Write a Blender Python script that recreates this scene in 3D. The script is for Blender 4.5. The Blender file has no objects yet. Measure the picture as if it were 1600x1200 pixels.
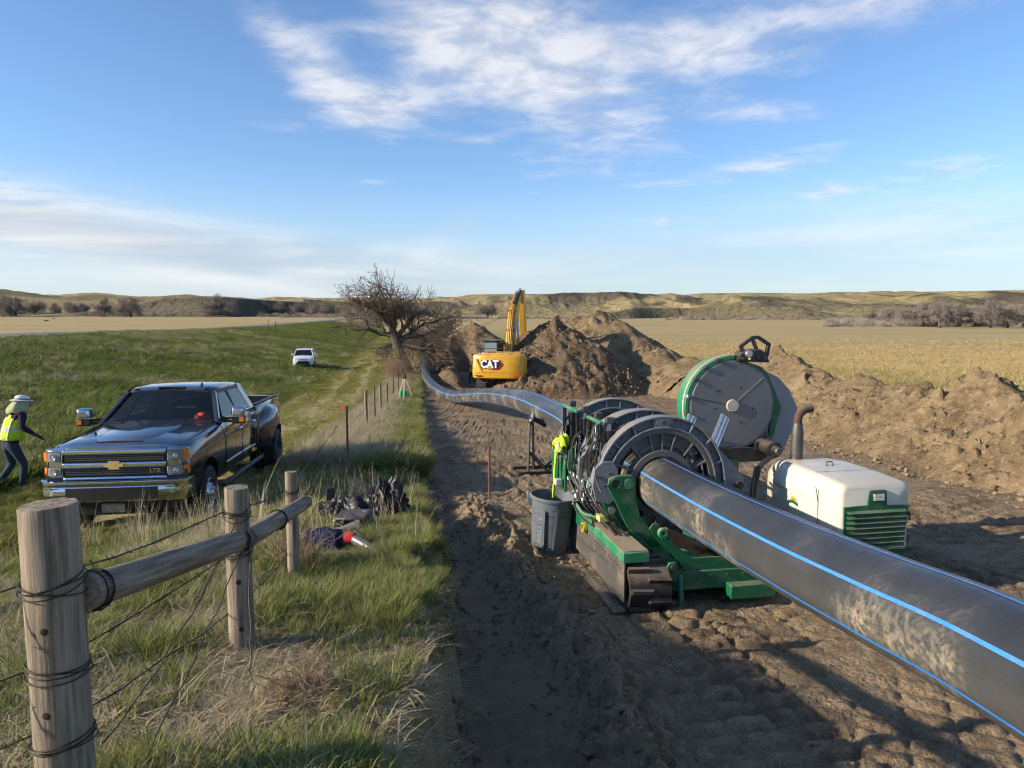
import bpy, bmesh, math, random
import numpy as np
from mathutils import Vector, Matrix, Euler
R = math.radians
random.seed(7); rng = np.random.default_rng(7)
SC = bpy.context.scene
COL = SC.collection

# ------------------------------------------------------------------ camera
CAM_H = 4.3
cam_data = bpy.data.cameras.new('camera')
cam = bpy.data.objects.new('camera', cam_data); COL.objects.link(cam)
cam_data.sensor_width = 36.0; cam_data.lens = 25.425
cam_data.clip_start = 0.05; cam_data.clip_end = 20000
cam.location = (0, 0, CAM_H)
cam.rotation_euler = (R(90) - math.atan(112 / 1130), 0, 0)
SC.camera = cam

# ------------------------------------------------------------------ light
SUN_AZ, SUN_EL = R(-106), R(22)
sun_data = bpy.data.lights.new('sun', 'SUN'); sun = bpy.data.objects.new('sun', sun_data); COL.objects.link(sun)
sun_data.energy = 4.8; sun_data.angle = R(0.6); sun_data.color = (1.0, 0.86, 0.68)
sd = Vector((math.sin(SUN_AZ) * math.cos(SUN_EL), math.cos(SUN_AZ) * math.cos(SUN_EL), math.sin(SUN_EL)))
sun.rotation_euler = sd.to_track_quat('Z', 'Y').to_euler()
SC.view_settings.view_transform = 'Standard'; SC.view_settings.look = 'None'
SC.view_settings.gamma = 1.0; SC.view_settings.exposure = 0.70
SC.view_settings.use_curve_mapping = False
SC.cycles.max_bounces = 4; SC.cycles.diffuse_bounces = 2; SC.cycles.glossy_bounces = 2
SC.cycles.transparent_max_bounces = 6; SC.cycles.use_denoising = True; SC.cycles.use_adaptive_sampling = True; SC.cycles.adaptive_threshold = 0.06; SC.cycles.adaptive_min_samples = 12; SC.cycles.filter_width = 1.15

# ------------------------------------------------------------------ node helpers
class NT:
    def __init__(s, tree): s.t = tree; s.n = tree.nodes; s.l = tree.links
    def new(s, typ, **kw):
        n = s.n.new(typ)
        for k, v in kw.items(): setattr(n, k, v)
        return n
    def put(s, sock, v):
        if v is None: return
        if isinstance(v, bpy.types.NodeSocket): s.l.new(v, sock)
        else: sock.default_value = v
    def m(s, op, a, b=None, c=None, clamp=False):
        n = s.new('ShaderNodeMath', operation=op, use_clamp=clamp)
        for i, v in enumerate((a, b, c)): s.put(n.inputs[i], v)
        return n.outputs[0]
    def vm(s, op, a, b=None):
        n = s.new('ShaderNodeVectorMath', operation=op)
        s.put(n.inputs[0], a); s.put(n.inputs[1], b)
        return n.outputs['Value'] if op in ('LENGTH', 'DOT_PRODUCT') else n.outputs[0]
    def noise(s, vec, scale, detail=4, rough=0.55, dist=0.0, out='Fac'):
        n = s.new('ShaderNodeTexNoise'); s.put(n.inputs['Vector'], vec)
        n.inputs['Scale'].default_value = scale; n.inputs['Detail'].default_value = detail
        n.inputs['Roughness'].default_value = rough; n.inputs['Distortion'].default_value = dist
        return n.outputs[out]
    def ss(s, x, lo, hi, a=0.0, b=1.0):
        n = s.new('ShaderNodeMapRange', interpolation_type='SMOOTHSTEP'); s.put(n.inputs[0], x)
        for i, v in enumerate((lo, hi, a, b)): s.put(n.inputs[i + 1], v)
        return n.outputs[0]
    def mix(s, f, a, b, blend='MIX'):
        n = s.new('ShaderNodeMix', data_type='RGBA', blend_type=blend, clamp_factor=True)
        s.put(n.inputs[0], f)
        for sock, v in ((n.inputs[6], a), (n.inputs[7], b)):
            if isinstance(v, tuple) and len(v) == 3: v = (*v, 1)
            s.put(sock, v)
        return n.outputs[2]
    def comb(s, x, y, z):
        n = s.new('ShaderNodeCombineXYZ')
        for i, v in enumerate((x, y, z)): s.put(n.inputs[i], v)
        return n.outputs[0]
    def sep(s, v):
        n = s.new('ShaderNodeSeparateXYZ'); s.put(n.inputs[0], v); return n.outputs
    def bump(s, h, strength=0.4, dist=0.02, normal=None):
        n = s.new('ShaderNodeBump'); n.inputs['Strength'].default_value = strength
        n.inputs['Distance'].default_value = dist; s.put(n.inputs['Height'], h); s.put(n.inputs['Normal'], normal)
        return n.outputs[0]

# ------------------------------------------------------------------ world: daylight sky with thin cloud
w = bpy.data.worlds.new('World'); SC.world = w; w.use_nodes = True
w.node_tree.nodes.clear(); n = NT(w.node_tree)
sky = n.new('ShaderNodeTexSky', sky_type='NISHITA')
sky.sun_disc = False; sky.sun_elevation = SUN_EL; sky.sun_rotation = SUN_AZ
sky.altitude = 600; sky.air_density = 1.0; sky.dust_density = 0.6; sky.ozone_density = 2.2
dirv = n.new('ShaderNodeTexCoord').outputs['Generated']
dx, dy, dz = n.sep(dirv)
az = n.m('ARCTAN2', dx, dy); el = n.m('ARCSINE', dz)
zz = n.m('ADD', n.m('MAXIMUM', dz, 0.0), 0.06)
pl = n.comb(n.m('DIVIDE', dx, zz), n.m('DIVIDE', dy, zz), 0.0)
def blob(a0, e0, sa, se, tilt, amp):
    da = n.m('SUBTRACT', az, a0); de = n.m('SUBTRACT', el, e0)
    c, s_ = math.cos(tilt), math.sin(tilt)
    u = n.m('ADD', n.m('MULTIPLY', da, c), n.m('MULTIPLY', de, s_))
    v = n.m('SUBTRACT', n.m('MULTIPLY', de, c), n.m('MULTIPLY', da, s_))
    q = n.m('ADD', n.m('POWER', n.m('ABSOLUTE', n.m('DIVIDE', u, sa)), 2.0), n.m('POWER', n.m('ABSOLUTE', n.m('DIVIDE', v, se)), 2.0))
    return n.m('MULTIPLY', n.m('EXPONENT', n.m('MULTIPLY', q, -1.0)), amp)
def total(l):
    r = l[0]
    for q in l[1:]: r = n.m('ADD', r, q)
    return r
warp = n.noise(pl, 1.3, 3, 0.5, 0, 'Color')
plw = n.vm('ADD', pl, n.vm('MULTIPLY', n.vm('SUBTRACT', warp, (0.5, 0.5, 0.5)), (0.42, 0.42, 0.42)))
streak = n.new('ShaderNodeMapping'); n.put(streak.inputs['Vector'], plw)
streak.inputs['Rotation'].default_value = (0, 0, R(28)); streak.inputs['Scale'].default_value = (1.0, 1.7, 1.0)
nz = n.noise(streak.outputs[0], 1.5, 6, 0.54, 0.15)
nf = n.noise(plw, 4.8, 5, 0.60, 0.15)
cover = total([blob(-.27, .315, .13, .035, -.62, .62), blob(-.17, .275, .12, .042, .05, .60), blob(-.10, .33, .12, .035, -.2, .40), blob(.065, .280, .18, .070, -.58, .70),
               blob(-.02, .375, .18, .04, 0, .46), blob(.36, .350, .28, .046, .06, .64), blob(.33, .186, .10, .017, .10, .58),
               blob(.40, .148, .03, .012, .2, .52), blob(.31, .25, .10, .020, -.1, .50), blob(.52, .16, .10, .022, .1, .45), blob(.24, .32, .10, .03, -.1, .4), blob(-.06, .228, .06, .009, .0, .42), blob(.03, .183, .05, .008, 0, .40),
               blob(.20, .118, .02, .009, .5, .50), blob(-.19, .172, .03, .006, .1, .42)])
back = n.ss(dy, 0.25, -0.2, 0.0, 0.26)                        # the same broken cloud carries on around and overhead
high = n.ss(el, 0.42, 0.62, 0.0, 0.22)
cov = n.m('ADD', cover, n.m('MAXIMUM', back, high))
body = n.m('ADD', n.m('MULTIPLY', nz, 0.95), n.m('MULTIPLY', n.m('SUBTRACT', nf, 0.5), 0.60))
dens = n.ss(n.m('ADD', body, cov), 0.64, 1.46)
bank_n = n.noise(n.vm('MULTIPLY', n.comb(az, el, 0.0), (2.2, 16.0, 1.0)), 1.4, 5, 0.5, 0.6)
bank = total([blob(-.58, .100, .40, .034, -.14, 1.8), blob(-.50, .035, .40, .018, 0, .35), blob(-.15, .068, .20, .018, -.1, .5), blob(.46, .085, .30, .045, .02, .62), blob(.1, .075, .2, .02, 0, .35), blob(-.10, .10, .05, .02, .5, .25)])
bank = n.m('MULTIPLY', bank, n.ss(bank_n, 0.22, 0.68, 0.35, 1.0))
bank = n.m('MAXIMUM', bank, n.ss(dy, 0.2, -0.3, 0.0, n.ss(el, 0.16, 0.05, 0.0, 0.4)))
lowhaze = n.ss(el, 0.20, 0.0, 0.0, 0.66)
allc = n.m('MAXIMUM', n.m('MULTIPLY', dens, 0.80), n.m('MULTIPLY', bank, 0.92), clamp=True)
cshade = n.ss(nf, 0.34, 0.64)
ccol = n.mix(cshade, (2.55, 2.85, 3.45), (4.35, 4.3, 4.35))
bcol = n.mix(n.ss(bank_n, 0.3, 0.7), (2.2, 2.65, 3.2), (4.3, 4.35, 4.4))
ccol = n.mix(n.ss(el, 0.10, 0.16), bcol, ccol)
tint = n.mix(1.0, sky.outputs[0], (0.66, 0.765, 0.895), 'MULTIPLY')
sk1 = n.mix(lowhaze, tint, (2.55, 3.05, 3.55))
skyc = n.mix(allc, sk1, ccol)
bg = n.new('ShaderNodeBackground'); n.put(bg.inputs[0], skyc); bg.inputs[1].default_value = 0.14
w.cycles.sampling_method = "MANUAL"; w.cycles.sample_map_resolution = 256
wo = n.new('ShaderNodeOutputWorld'); n.l.new(bg.outputs[0], wo.inputs[0])

# ------------------------------------------------------------------ numpy noise
def _hash(ix, iy, seed):
    h = (ix.astype(np.int64) * 374761393 + iy.astype(np.int64) * 668265263 + seed * 1442695041) & 0xFFFFFFFF
    h = ((h ^ (h >> 13)) * 1274126177) & 0xFFFFFFFF
    return ((h ^ (h >> 16)) & 0xFFFFFF) / float(0xFFFFFF)
def vnoise(x, y, seed=0):
    ix = np.floor(x); iy = np.floor(y); fx = x - ix; fy = y - iy
    fx = fx * fx * (3 - 2 * fx); fy = fy * fy * (3 - 2 * fy)
    a = _hash(ix, iy, seed); b = _hash(ix + 1, iy, seed); c = _hash(ix, iy + 1, seed); d = _hash(ix + 1, iy + 1, seed)
    return (a + (b - a) * fx) * (1 - fy) + (c + (d - c) * fx) * fy
def fbm(x, y, oct=5, seed=0, gain=0.5):
    x = np.asarray(x, float); y = np.asarray(y, float)
    s = 0; a = 1; t = 0; c, q = math.cos(0.6), math.sin(0.6)
    for i in range(oct):
        s = s + a * vnoise(x, y, seed + i * 17); t += a; a *= gain
        x, y = (x * c - y * q) * 2.03 + 11.3, (x * q + y * c) * 2.03 - 7.7
    return s / t
def ridged(x, y, oct=4, seed=0):
    s = 0; a = 1; t = 0
    for i in range(oct):
        s = s + a * (1 - np.abs(2 * vnoise(x, y, seed + i * 31) - 1)); t += a; a *= 0.5; x = x * 2.1 + 3.1; y = y * 2.1 - 5.3
    return s / t
def cells(x, y, seed=0):
    """distance to nearest jittered cell centre and that cell's hash"""
    ix = np.floor(x); iy = np.floor(y); best = np.full(np.shape(x), 9.0); hv = np.zeros(np.shape(x))
    for i in (-1, 0, 1):
        for j in (-1, 0, 1):
            cx = ix + i; cy = iy + j
            px = cx + _hash(cx, cy, seed); py = cy + _hash(cx, cy, seed + 5)
            d = np.hypot(x - px, y - py); h = _hash(cx, cy, seed + 9)
            m = d < best; best = np.where(m, d, best); hv = np.where(m, h, hv)
    return best, hv
def facets(x, y, seed=0):
    """broken ground: every cell a small tilted plane"""
    ix = np.floor(x); iy = np.floor(y); best = np.full(np.shape(x), 9.0); out = np.zeros(np.shape(x))
    for i in (-1, 0, 1):
        for j in (-1, 0, 1):
            cx = ix + i; cy = iy + j
            px = cx + _hash(cx, cy, seed); py = cy + _hash(cx, cy, seed + 5); dx_ = x - px; dy_ = y - py; d = np.abs(dx_) * .6 + np.hypot(dx_, dy_) * .6
            h = _hash(cx, cy, seed + 9) - .5 + (_hash(cx, cy, seed + 11) - .5) * 1.6 * dx_ + (_hash(cx, cy, seed + 13) - .5) * 1.6 * dy_
            m_ = d < best; best = np.where(m_, d, best); out = np.where(m_, h, out)
    return out
def sstep(x, a, b):
    t = np.clip((np.asarray(x, float) - a) / (b - a), 0, 1); return t * t * (3 - 2 * t)
def itp(v, pts):
    return np.interp(v, [p[0] for p in pts], [p[1] for p in pts])

# ------------------------------------------------------------------ mesh helpers
def tag(o, label=None, cat=None, group=None, kind=None):
    if label: o['label'] = label
    if cat: o['category'] = cat
    if group: o['group'] = group
    if kind: o['kind'] = kind
    return o
def mesh_obj(name, verts, faces, mats, parent=None, smooth=None, midx=None):
    me = bpy.data.meshes.new(name)
    me.from_pydata([tuple(v) for v in verts], [], faces)
    for m_ in (mats if isinstance(mats, (list, tuple)) else [mats]): me.materials.append(m_)
    if midx is not None: me.polygons.foreach_set('material_index', midx)
    if smooth is not None:
        me.polygons.foreach_set('use_smooth', [True] * len(me.polygons))
        if smooth < 3: me.set_sharp_from_angle(angle=smooth)
    me.update()
    o = bpy.data.objects.new(name, me); COL.objects.link(o)
    if parent is not None: o.parent = parent
    return o
def grid_mesh(name, X, Y, Z, mat, attrs=None, smooth=True, keep=None):
    ny, nx = X.shape
    me = bpy.data.meshes.new(name)
    co = np.stack([X, Y, Z], -1).reshape(-1, 3).astype(np.float32)
    i = np.arange(ny * nx).reshape(ny, nx)
    q = np.stack([i[:-1, :-1], i[:-1, 1:], i[1:, 1:], i[1:, :-1]], -1).reshape(-1, 4)
    if keep is not None: q = q[keep.reshape(-1)]
    me.vertices.add(len(co)); me.vertices.foreach_set('co', co.ravel())
    me.loops.add(q.size); me.loops.foreach_set('vertex_index', q.ravel().astype(np.int32))
    me.polygons.add(len(q)); me.polygons.foreach_set('loop_start', np.arange(0, q.size, 4, dtype=np.int32))
    me.update(calc_edges=True); me.validate()
    me.polygons.foreach_set('use_smooth', np.full(len(me.polygons), smooth))
    for k, v in (attrs or {}).items():
        a = me.attributes.new(k, 'FLOAT', 'POINT'); a.data.foreach_set('value', v.reshape(-1).astype(np.float32))
    me.materials.append(mat)
    o = bpy.data.objects.new(name, me); COL.objects.link(o)
    return o
def attr(nn, name, typ='GEOMETRY'):
    a = nn.new('ShaderNodeAttribute', attribute_name=name, attribute_type=typ); return a.outputs['Fac']
def new_mat(name):
    m_ = bpy.data.materials.new(name); m_.use_nodes = True
    nn = NT(m_.node_tree); b = m_.node_tree.nodes['Principled BSDF']
    return m_, nn, b
def pos(nn): return nn.new('ShaderNodeNewGeometry').outputs['Position']
def objco(nn): return nn.new('ShaderNodeTexCoord').outputs['Object']
# ------------------------------------------------------------------ the lie of the land
def z_base(Y): return itp(Y, [(-60, 1.1), (10, 1.1), (12, 1.0), (15, .75), (20, .40), (25, .10), (30, -.20), (35, -.42), (42, -.60), (50, -.75), (60, -.90), (75, -1.1), (100, -1.2), (300, -1.1), (9000, -1.0)])
def z_left(Y): return itp(Y, [(-60, 1.1), (10, 1.1), (15, 1.0), (20, .62), (25, .25), (30, -.10), (35, -.35), (42, -.56), (50, -.72), (60, -.88), (75, -1.08), (100, -1.2), (300, -1.1), (9000, -1.0)])
def x_edge(Y):                         # where the grass bank meets the stripped earth
    return itp(Y, [(-60, -.4), (2, -.42), (3, -.52), (4.5, -.58), (5.5, -.68), (7, -.74), (9, -.98), (12, -1.5), (15, -1.95), (20, -2.6), (30, -3.9), (40, -5.2), (60, -7.6), (90, -11.5)])
def x_toe(Y):                          # foot of the road embankment
    return itp(Y, [(-60, -9.6), (10, -10.2), (16, -10.4), (21, -10.6), (64, -16.6), (110, -23.5), (176, -33), (400, -66), (900, -144)])
def x_road(Y):                         # near edge of the road
    return itp(Y, [(-60, -30), (10, -32), (51, -36), (95, -42), (160, -49.6), (290, -63), (400, -86), (900, -164)])
def z_road(Y): return itp(Y, [(-60, 2.7), (51, 2.4), (95, 1.95), (160, 1.6), (290, 1.35), (400, .6), (500, 0), (900, -.4)])
def z_bank(Y): return itp(Y, [(-60, 2.5), (2, 2.46), (3.2, 2.42), (4.5, 2.34), (5.5, 2.2), (7, 1.98), (9, 1.62), (11, 1.34), (15, 1.06), (20, .72), (25, .34), (30, -.02), (42, -.5), (60, -.85), (75, -1.08), (100, -1.2), (300, -1.1), (9000, -1.0)])
def height(X, Y, detail=True):
    X = np.asarray(X, float); Y = np.asarray(Y, float)
    z0 = z_base(Y)
    xe = x_edge(Y) + (fbm(Y * 1.1, X * 0 + 3, 3, 5) - .5) * .9 * sstep(Y, 2, 5) + (fbm(Y * 4, X * .3, 2, 8) - .5) * .16
    grass = 1 - sstep(X, xe - .10, xe + .16)                          # 1 on the grass side
    zl = z_left(Y)
    bank = (zl - z0) + (z_bank(Y) - zl) * np.where(Y < 6, sstep(X, -9, -4), sstep(X, -6.5, -3.0))
    near = itp(Y, [(-60, 1.4), (0, 1.3), (2, .9), (4, .1), (4.8, 0), (9000, 0)])
    z = z0 + grass * bank + (1 - grass) * near
    # stripped strip: flat pass beside the bank, a berm of pushed-up clods, tracked earth to the right
    dirt = (1 - grass) * (1 - sstep(X, 13, 15)) * (1 - sstep(Y, 75, 100))
    xb = itp(Y, [(3, 1.0), (4.9, .92), (6.1, .70), (7.75, .30), (9.0, -.05), (9.95, -.28), (12, -.7), (14, -1.0)])
    bw = np.exp(-((X - xb - (fbm(Y * 1.7, Y * 0, 3, 21) - .5) * .5) / .34) ** 2) * (1 - sstep(Y, 10.5, 13)) * sstep(Y, 2, 4)
    path = sstep(X, xe + .1, xe + .5) * (1 - sstep(X, xb - .35, xb)) * (1 - sstep(Y, 10, 13))
    z = z + dirt * (bw * (.13 + .17 * fbm(X * 3, Y * 3, 4, 31)) - .07 * path)
    # road embankment on the left
    xt, xr = x_toe(Y), x_road(Y)
    t = np.clip((xt - X) / (xt - xr), 0, 1); t = t * t * (3 - 2 * t) * .2 + t * .8
    zr = z_road(Y)
    over = sstep(xr - X, 8.5, 22)
    z = np.where(X < xt, z + (zr - z) * t * (1 - over) - (over * z), z)
    # trench that the excavator is cutting
    tx = itp(Y, [(52, -2.2), (64, -3.6), (95, -6.6)])
    tr = np.exp(-(np.abs(X - tx) / 1.15) ** 6) * sstep(Y, 48, 51) * (1 - sstep(Y, 88, 96))
    z = z - 1.7 * tr
    # the field rolls a little
    far = sstep(np.hypot(X, Y), 25, 70)
    z = z + far * (fbm(X * .018, Y * .018, 3, 41) - .5) * .8 * (1 - sstep(np.abs(X + 3), 0, 3) * 0)
    if detail:
        g = grass * (1 - far)
        z = z + g * ((fbm(X * 1.3, Y * 1.3, 4, 51) - .5) * .11 + (fbm(X * 6, Y * 6, 3, 52) - .5) * .05)
        tracked = dirt * (1 - path) * (1 - np.clip(bw, 0, 1))
        # cleat marks: runs of short bars, crossing in two directions
        def cleats(ang, pitch, width, seed, off):
            c, s_ = math.cos(ang), math.sin(ang)
            u = X * c + Y * s_ + off; v = -X * s_ + Y * c
            lane = np.floor(u / width); fu = u / width - lane
            hh = _hash(lane, lane * 0 + seed, seed)
            vv = v / pitch + hh * 3 + (fbm(X * .8, Y * .8, 2, seed) - .5) * 2.0
            bar = np.abs((vv - np.floor(vv)) - .5) * 2
            amp = sstep(fbm(X * .55 + seed, Y * .55, 3, seed + 2), .36, .50) * (hh > .2)
            if seed == 61: amp = np.maximum(amp, .85 * np.exp(-((X - 1.75 - (6.2 - Y) * .2) / .85) ** 4 - ((Y - 6.1) / 1.7) ** 4))
            return (sstep(bar, .33, .40) * sstep(fu, .02, .12) * (1 - sstep(fu, .88, .98)) - .5) * amp
        nearw = 1 - sstep(Y, 16, 26)
        cl = cleats(.22, .27, .40, 61, 0) * .055 + cleats(-.42, .24, .36, 67, .1) * .032
        cl2 = cleats(.30, .40, .5, 71, .3) * .04 * sstep(Y, 10, 16)
        z = z + tracked * ((cl * nearw + cl2) + (fbm(X * .7, Y * .7, 3, 63) - .5) * .12 + facets(X * 11, Y * 11, 64) * .013 * sstep(fbm(X * .7, Y * .7, 2, 66), .35, .6) + facets(X * 5, Y * 5, 65) * .016 * sstep(fbm(X * .5, Y * .5, 2, 68), .5, .65))
        dd, hv = cells(X * 7, Y * 7, 73)
        z = z + dirt * np.clip(bw * 1.6, 0, 1) * (np.clip(.62 - dd, 0, 1) * .05 * hv + facets(X * 5, Y * 5, 73) * .12 + facets(X * 12, Y * 12, 74) * .05 + (fbm(X * 5, Y * 5, 4, 75) - .5) * .10)
        z = z + dirt * path * ((fbm(X * 2, Y * 2, 4, 77) - .5) * .05)
        # crumbled face of the bank
        face = np.exp(-((X - xe - .03) / .16) ** 2)
        z = z + face * (fbm(X * 8, Y * 8, 3, 79) - .5) * .12 * (1 - sstep(Y, 16, 30))
    return z, dirt, grass, bw, path
def graded(lo, hi, step, outlo, outhi, g):
    a = list(np.arange(lo, hi, step)); s_ = step
    v = a[-1]
    while v < outhi: s_ *= g; v += s_; a.append(v)
    s_ = step; v = a[0]; pre = []
    while v > outlo: s_ *= g; v -= s_; pre.append(v)
    return np.array(pre[::-1] + a)
gx = graded(-3.2, 6.0, .032, -6000, 6000, 1.045)
gy = graded(3.8, 11.5, .032, -300, 7000, 1.032)
GX, GY = np.meshgrid(gx, gy)
GZ, a_dirt, a_grass, a_berm, a_path = height(GX, GY)
xt = x_toe(GY)
a_emb = sstep(xt - GX, -.5, 2.5) * (1 - sstep(x_road(GY) - GX, 6, 12))
rough_top = sstep(x_road(GY) - GX, -5, -1.5) * a_emb
a_valley = (GX < -1) * (1 - sstep(xt - GX, -1, 2)) * (1 - sstep(GY, 150, 260)) * 1.0
fence_x = itp(GY, [(2, -1.5), (5.5, -1.66), (14.7, -3.37), (25, -4.9), (60, -8.6), (90, -12)])
a_straw = np.exp(-((GX - fence_x - .2) / itp(GY, [(3, 1.1), (12, 1.3), (50, 1.6)])) ** 2)
def rutmask(X, Y):
    m_ = np.zeros(X.shape)
    for line_, wd in (([(12, -7.2), (18, -7.6), (28, -9.3), (40, -11.2), (52, -13.6), (62, -16.6)], .85), ([(14, -5.6), (24, -7.2), (36, -8.2), (50, -9.6), (70, -12.5), (100, -18)], .85), ([(16, -8.6), (26, -8.4), (38, -9.4), (52, -11.6), (66, -13.8), (90, -17.5)], .8)):
        c_ = itp(Y, line_) + (fbm(Y * .15, Y * 0 + wd, 2, 91) - .5) * .8
        for s_ in (-1, 1): m_ = np.maximum(m_, np.exp(-((X - c_ - s_ * wd) / .30) ** 2) * sstep(Y, 12, 17) * (1 - sstep(Y, 70, 110)))
    return m_
a_rut = rutmask(GX, GY)
lush = np.clip(a_valley * .95 + a_emb * (1 - rough_top), 0, 1)
right_green = sstep(GX, 5, 20) * (1 - sstep(np.hypot(GX, GY), 45, 130)) * .75
lush = np.maximum(lush, right_green)

ground_mat, n, b = new_mat('earth_and_grass')
P = pos(n)
dirt_a, lush_a, emb_a, straw_a, berm_a, path_a, rut_a = [attr(n, k) for k in ('dirt', 'lush', 'emb', 'straw', 'berm', 'path', 'rut')]
n1 = n.noise(P, .8, 6, .6); n2 = n.noise(P, 5.5, 6, .65); n3 = n.noise(P, .09, 4, .5); n4 = n.noise(P, 38, 4, .6)
dcol = n.mix(n.ss(n1, .34, .66), (.130, .092, .056), (.285, .212, .130))
dcol = n.mix(n.ss(n2, .40, .72), dcol, (.335, .255, .160))
dcol = n.mix(n.ss(n4, .36, .60, .45, 0), dcol, (.082, .057, .036))
dcol = n.mix(n.m('MULTIPLY', path_a, .70), dcol, n.mix(n2, (.185, .138, .092), (.262, .198, .135)))
dcol = n.mix(n.m('MULTIPLY', berm_a, .6), dcol, n.mix(n4, (.20, .140, .088), (.33, .245, .155)))
gcol = n.mix(n.ss(n1, .35, .65), (.185, .188, .052), (.275, .255, .085))
ecol = n.mix(n.ss(n2, .40, .66), (.092, .118, .044), (.150, .165, .070))
gcol = n.mix(emb_a, gcol, ecol)
stretch = n.vm('MULTIPLY', P, (.012, .045, .0))
nfld = n.noise(stretch, 1.0, 6, .6)
tan = n.mix(n.ss(nfld, .35, .65), (.42, .315, .150), (.34, .265, .120))
tan = n.mix(n.ss(n.noise(P, .7, 5, .6), .42, .70, 0, .55), tan, (.29, .240, .095))
rut = n.ss(n.noise(n.vm('MULTIPLY', P, (1.4, .10, 0)), 1.0, 3, .5, 1.5), .56, .66, 0, .5)
gcol2 = n.mix(n.ss(n3, .42, .6, .0, .55), gcol, (.27, .23, .11))
gcol2 = n.mix(rut, gcol2, (.32, .27, .14)); gcol2 = n.mix(n.m('MULTIPLY', rut_a, .9), gcol2, (.36, .30, .17))
col = n.mix(n.m('MULTIPLY', lush_a, n.ss(n1, .1, .5, .7, 1.0)), tan, gcol2)
col = n.mix(n.m('MULTIPLY', straw_a, .8), col, n.mix(n2, (.16, .125, .07), (.30, .235, .13)))
col = n.mix(dirt_a, col, dcol)
n.put(b.inputs['Base Color'], col); b.inputs['Roughness'].default_value = .95; b.inputs['Specular IOR Level'].default_value = .15
vor = n.new('ShaderNodeTexVoronoi', feature='F1'); n.put(vor.inputs['Vector'], n.vm('ADD', P, n.vm('MULTIPLY', n.noise(P, 6, 3, .6, 0, 'Color'), (.12, .12, .12)))); vor.inputs['Scale'].default_value = 17
vor2 = n.new('ShaderNodeTexVoronoi', feature='F1'); n.put(vor2.inputs['Vector'], P); vor2.inputs['Scale'].default_value = 46
crumb = n.m('ADD', n.m('MULTIPLY', vor.outputs['Distance'], n.ss(n1, .40, .60, -.1, -.8)), n.m('MULTIPLY', vor2.outputs['Distance'], -.25))
hb = n.m('ADD', n.m('ADD', n.m('MULTIPLY', n4, .5), n.m('MULTIPLY', n.noise(P, 14, 5, .65), 1.0)), n.m('MULTIPLY', crumb, dirt_a))
n.put(b.inputs['Normal'], n.bump(hb, .6, .04))
ground = grid_mesh('ground', GX, GY, GZ, ground_mat, dict(dirt=a_dirt, lush=lush, emb=a_emb, straw=a_straw, berm=np.clip(a_berm, 0, 1), path=a_path, rut=a_rut))
tag(ground, 'grass bank, stripped earth and open fields', kind='structure')

def hz(x, y): return float(height(np.array([x]), np.array([y]), True)[0][0])

# road on top of the embankment
ry = np.concatenate([np.arange(-40, 200, 2.0), np.arange(200, 900, 20.0)])
off = np.array([-.3, -1.2, -4.0, -6.8, -7.8])
RX = x_road(ry)[:, None] + off[None, :]; RY = np.repeat(ry[:, None], 5, 1)
RZ = height(RX, RY)[0] + np.array([.02, .07, .11, .07, .02])[None, :]
asph, n, b = new_mat('weathered_asphalt')
P = pos(n); c = n.mix(n.noise(P, 1.2, 5, .6), (.11, .105, .10), (.17, .165, .155)); n.put(b.inputs['Base Color'], c); b.inputs['Roughness'].default_value = .9
road = grid_mesh('road', RX, RY, RZ, asph); tag(road, kind='structure')

# ------------------------------------------------------------------ hills
def hills(name, a0, a1, na, r0, r1, nr, fn, mat, label):
    A, Q = np.meshgrid(np.linspace(R(a0), R(a1), na), np.linspace(r0, r1, nr))
    X = np.sin(A) * Q; Y = np.cos(A) * Q; Z = fn(A, Q, X, Y)
    o = grid_mesh(name, X, Y, Z, mat, dict(veg_shade=VEG_SHADE[0])); tag(o, label, kind='structure'); return o
VEG_SHADE = [None]
def deg(a): return np.degrees(a)
def f_right(A, Q, X, Y):
    d = deg(A)
    crest = itp(d, [(-16, 25), (-9, 26), (-5, 36), (-2, 39), (2, 39), (4, 42), (8, 41), (14, 41), (22, 38), (35, 40), (50, 42)])
    rise = sstep(Q, 820, 1500)
    gul = ridged(X * .0085 + 3, Y * .0030, 4, 101); lum = fbm(X * .006, Y * .006, 5, 103)
    spur = fbm(X * .0019, Y * .0019, 3, 105)
    q2 = Q + (gul - .5) * 380 + (spur - .5) * 420
    rise = sstep(q2, 820, 1460)
    z = -3 + rise * (crest + 6) * (.80 + .20 * sstep(Q, 1300, 1700)) - rise * (1 - rise) * 60 * gul + (lum - .5) * 26 * rise + (fbm(X * .016, Y * .010, 4, 107) - .5) * 16 * rise
    z = np.where(Q > 1700, z + (Q - 1700) * .012 + (fbm(X * .002, Y * .002, 3, 109) - .5) * 16, z)
    z = np.minimum(z, crest + 3 + (Q - 1500) * .003 + (fbm(X * .003, Y * .001, 3, 111) - .5) * 5)
    # eroded river terrace in front
    cut = itp(d, [(-8, 0), (-6, .34), (5, .30), (7, .45), (9.5, 1), (21, 1), (25, .35), (34, .1), (40, 0)])
    tq = Q + (ridged(X * .02, Y * .003, 3, 113) - .5) * 16 + 50 * np.sin(d * .35)
    ter = sstep(tq, 640, 665) * (1 - sstep(Q, 860, 1100)) * 11 * cut
    z = np.maximum(z, -2.5 + ter)
    VEG_SHADE[0] = np.clip(sstep(ridged(X * .0085 + 3, Y * .0030, 4, 101), .60, .38) * .55 + sstep(fbm(X * .007, Y * .005, 5, 117), .53, .62), 0, 1) * rise * (Q < 2100)
    VEG_SHADE[0] = np.maximum(VEG_SHADE[0], np.clip(cut * sstep(tq, 636, 642) * (1 - sstep(tq, 664, 672)), 0, 1) * .75)  # cutbank face: its shadow is painted in through this mask, no plants there
    return z
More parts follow.
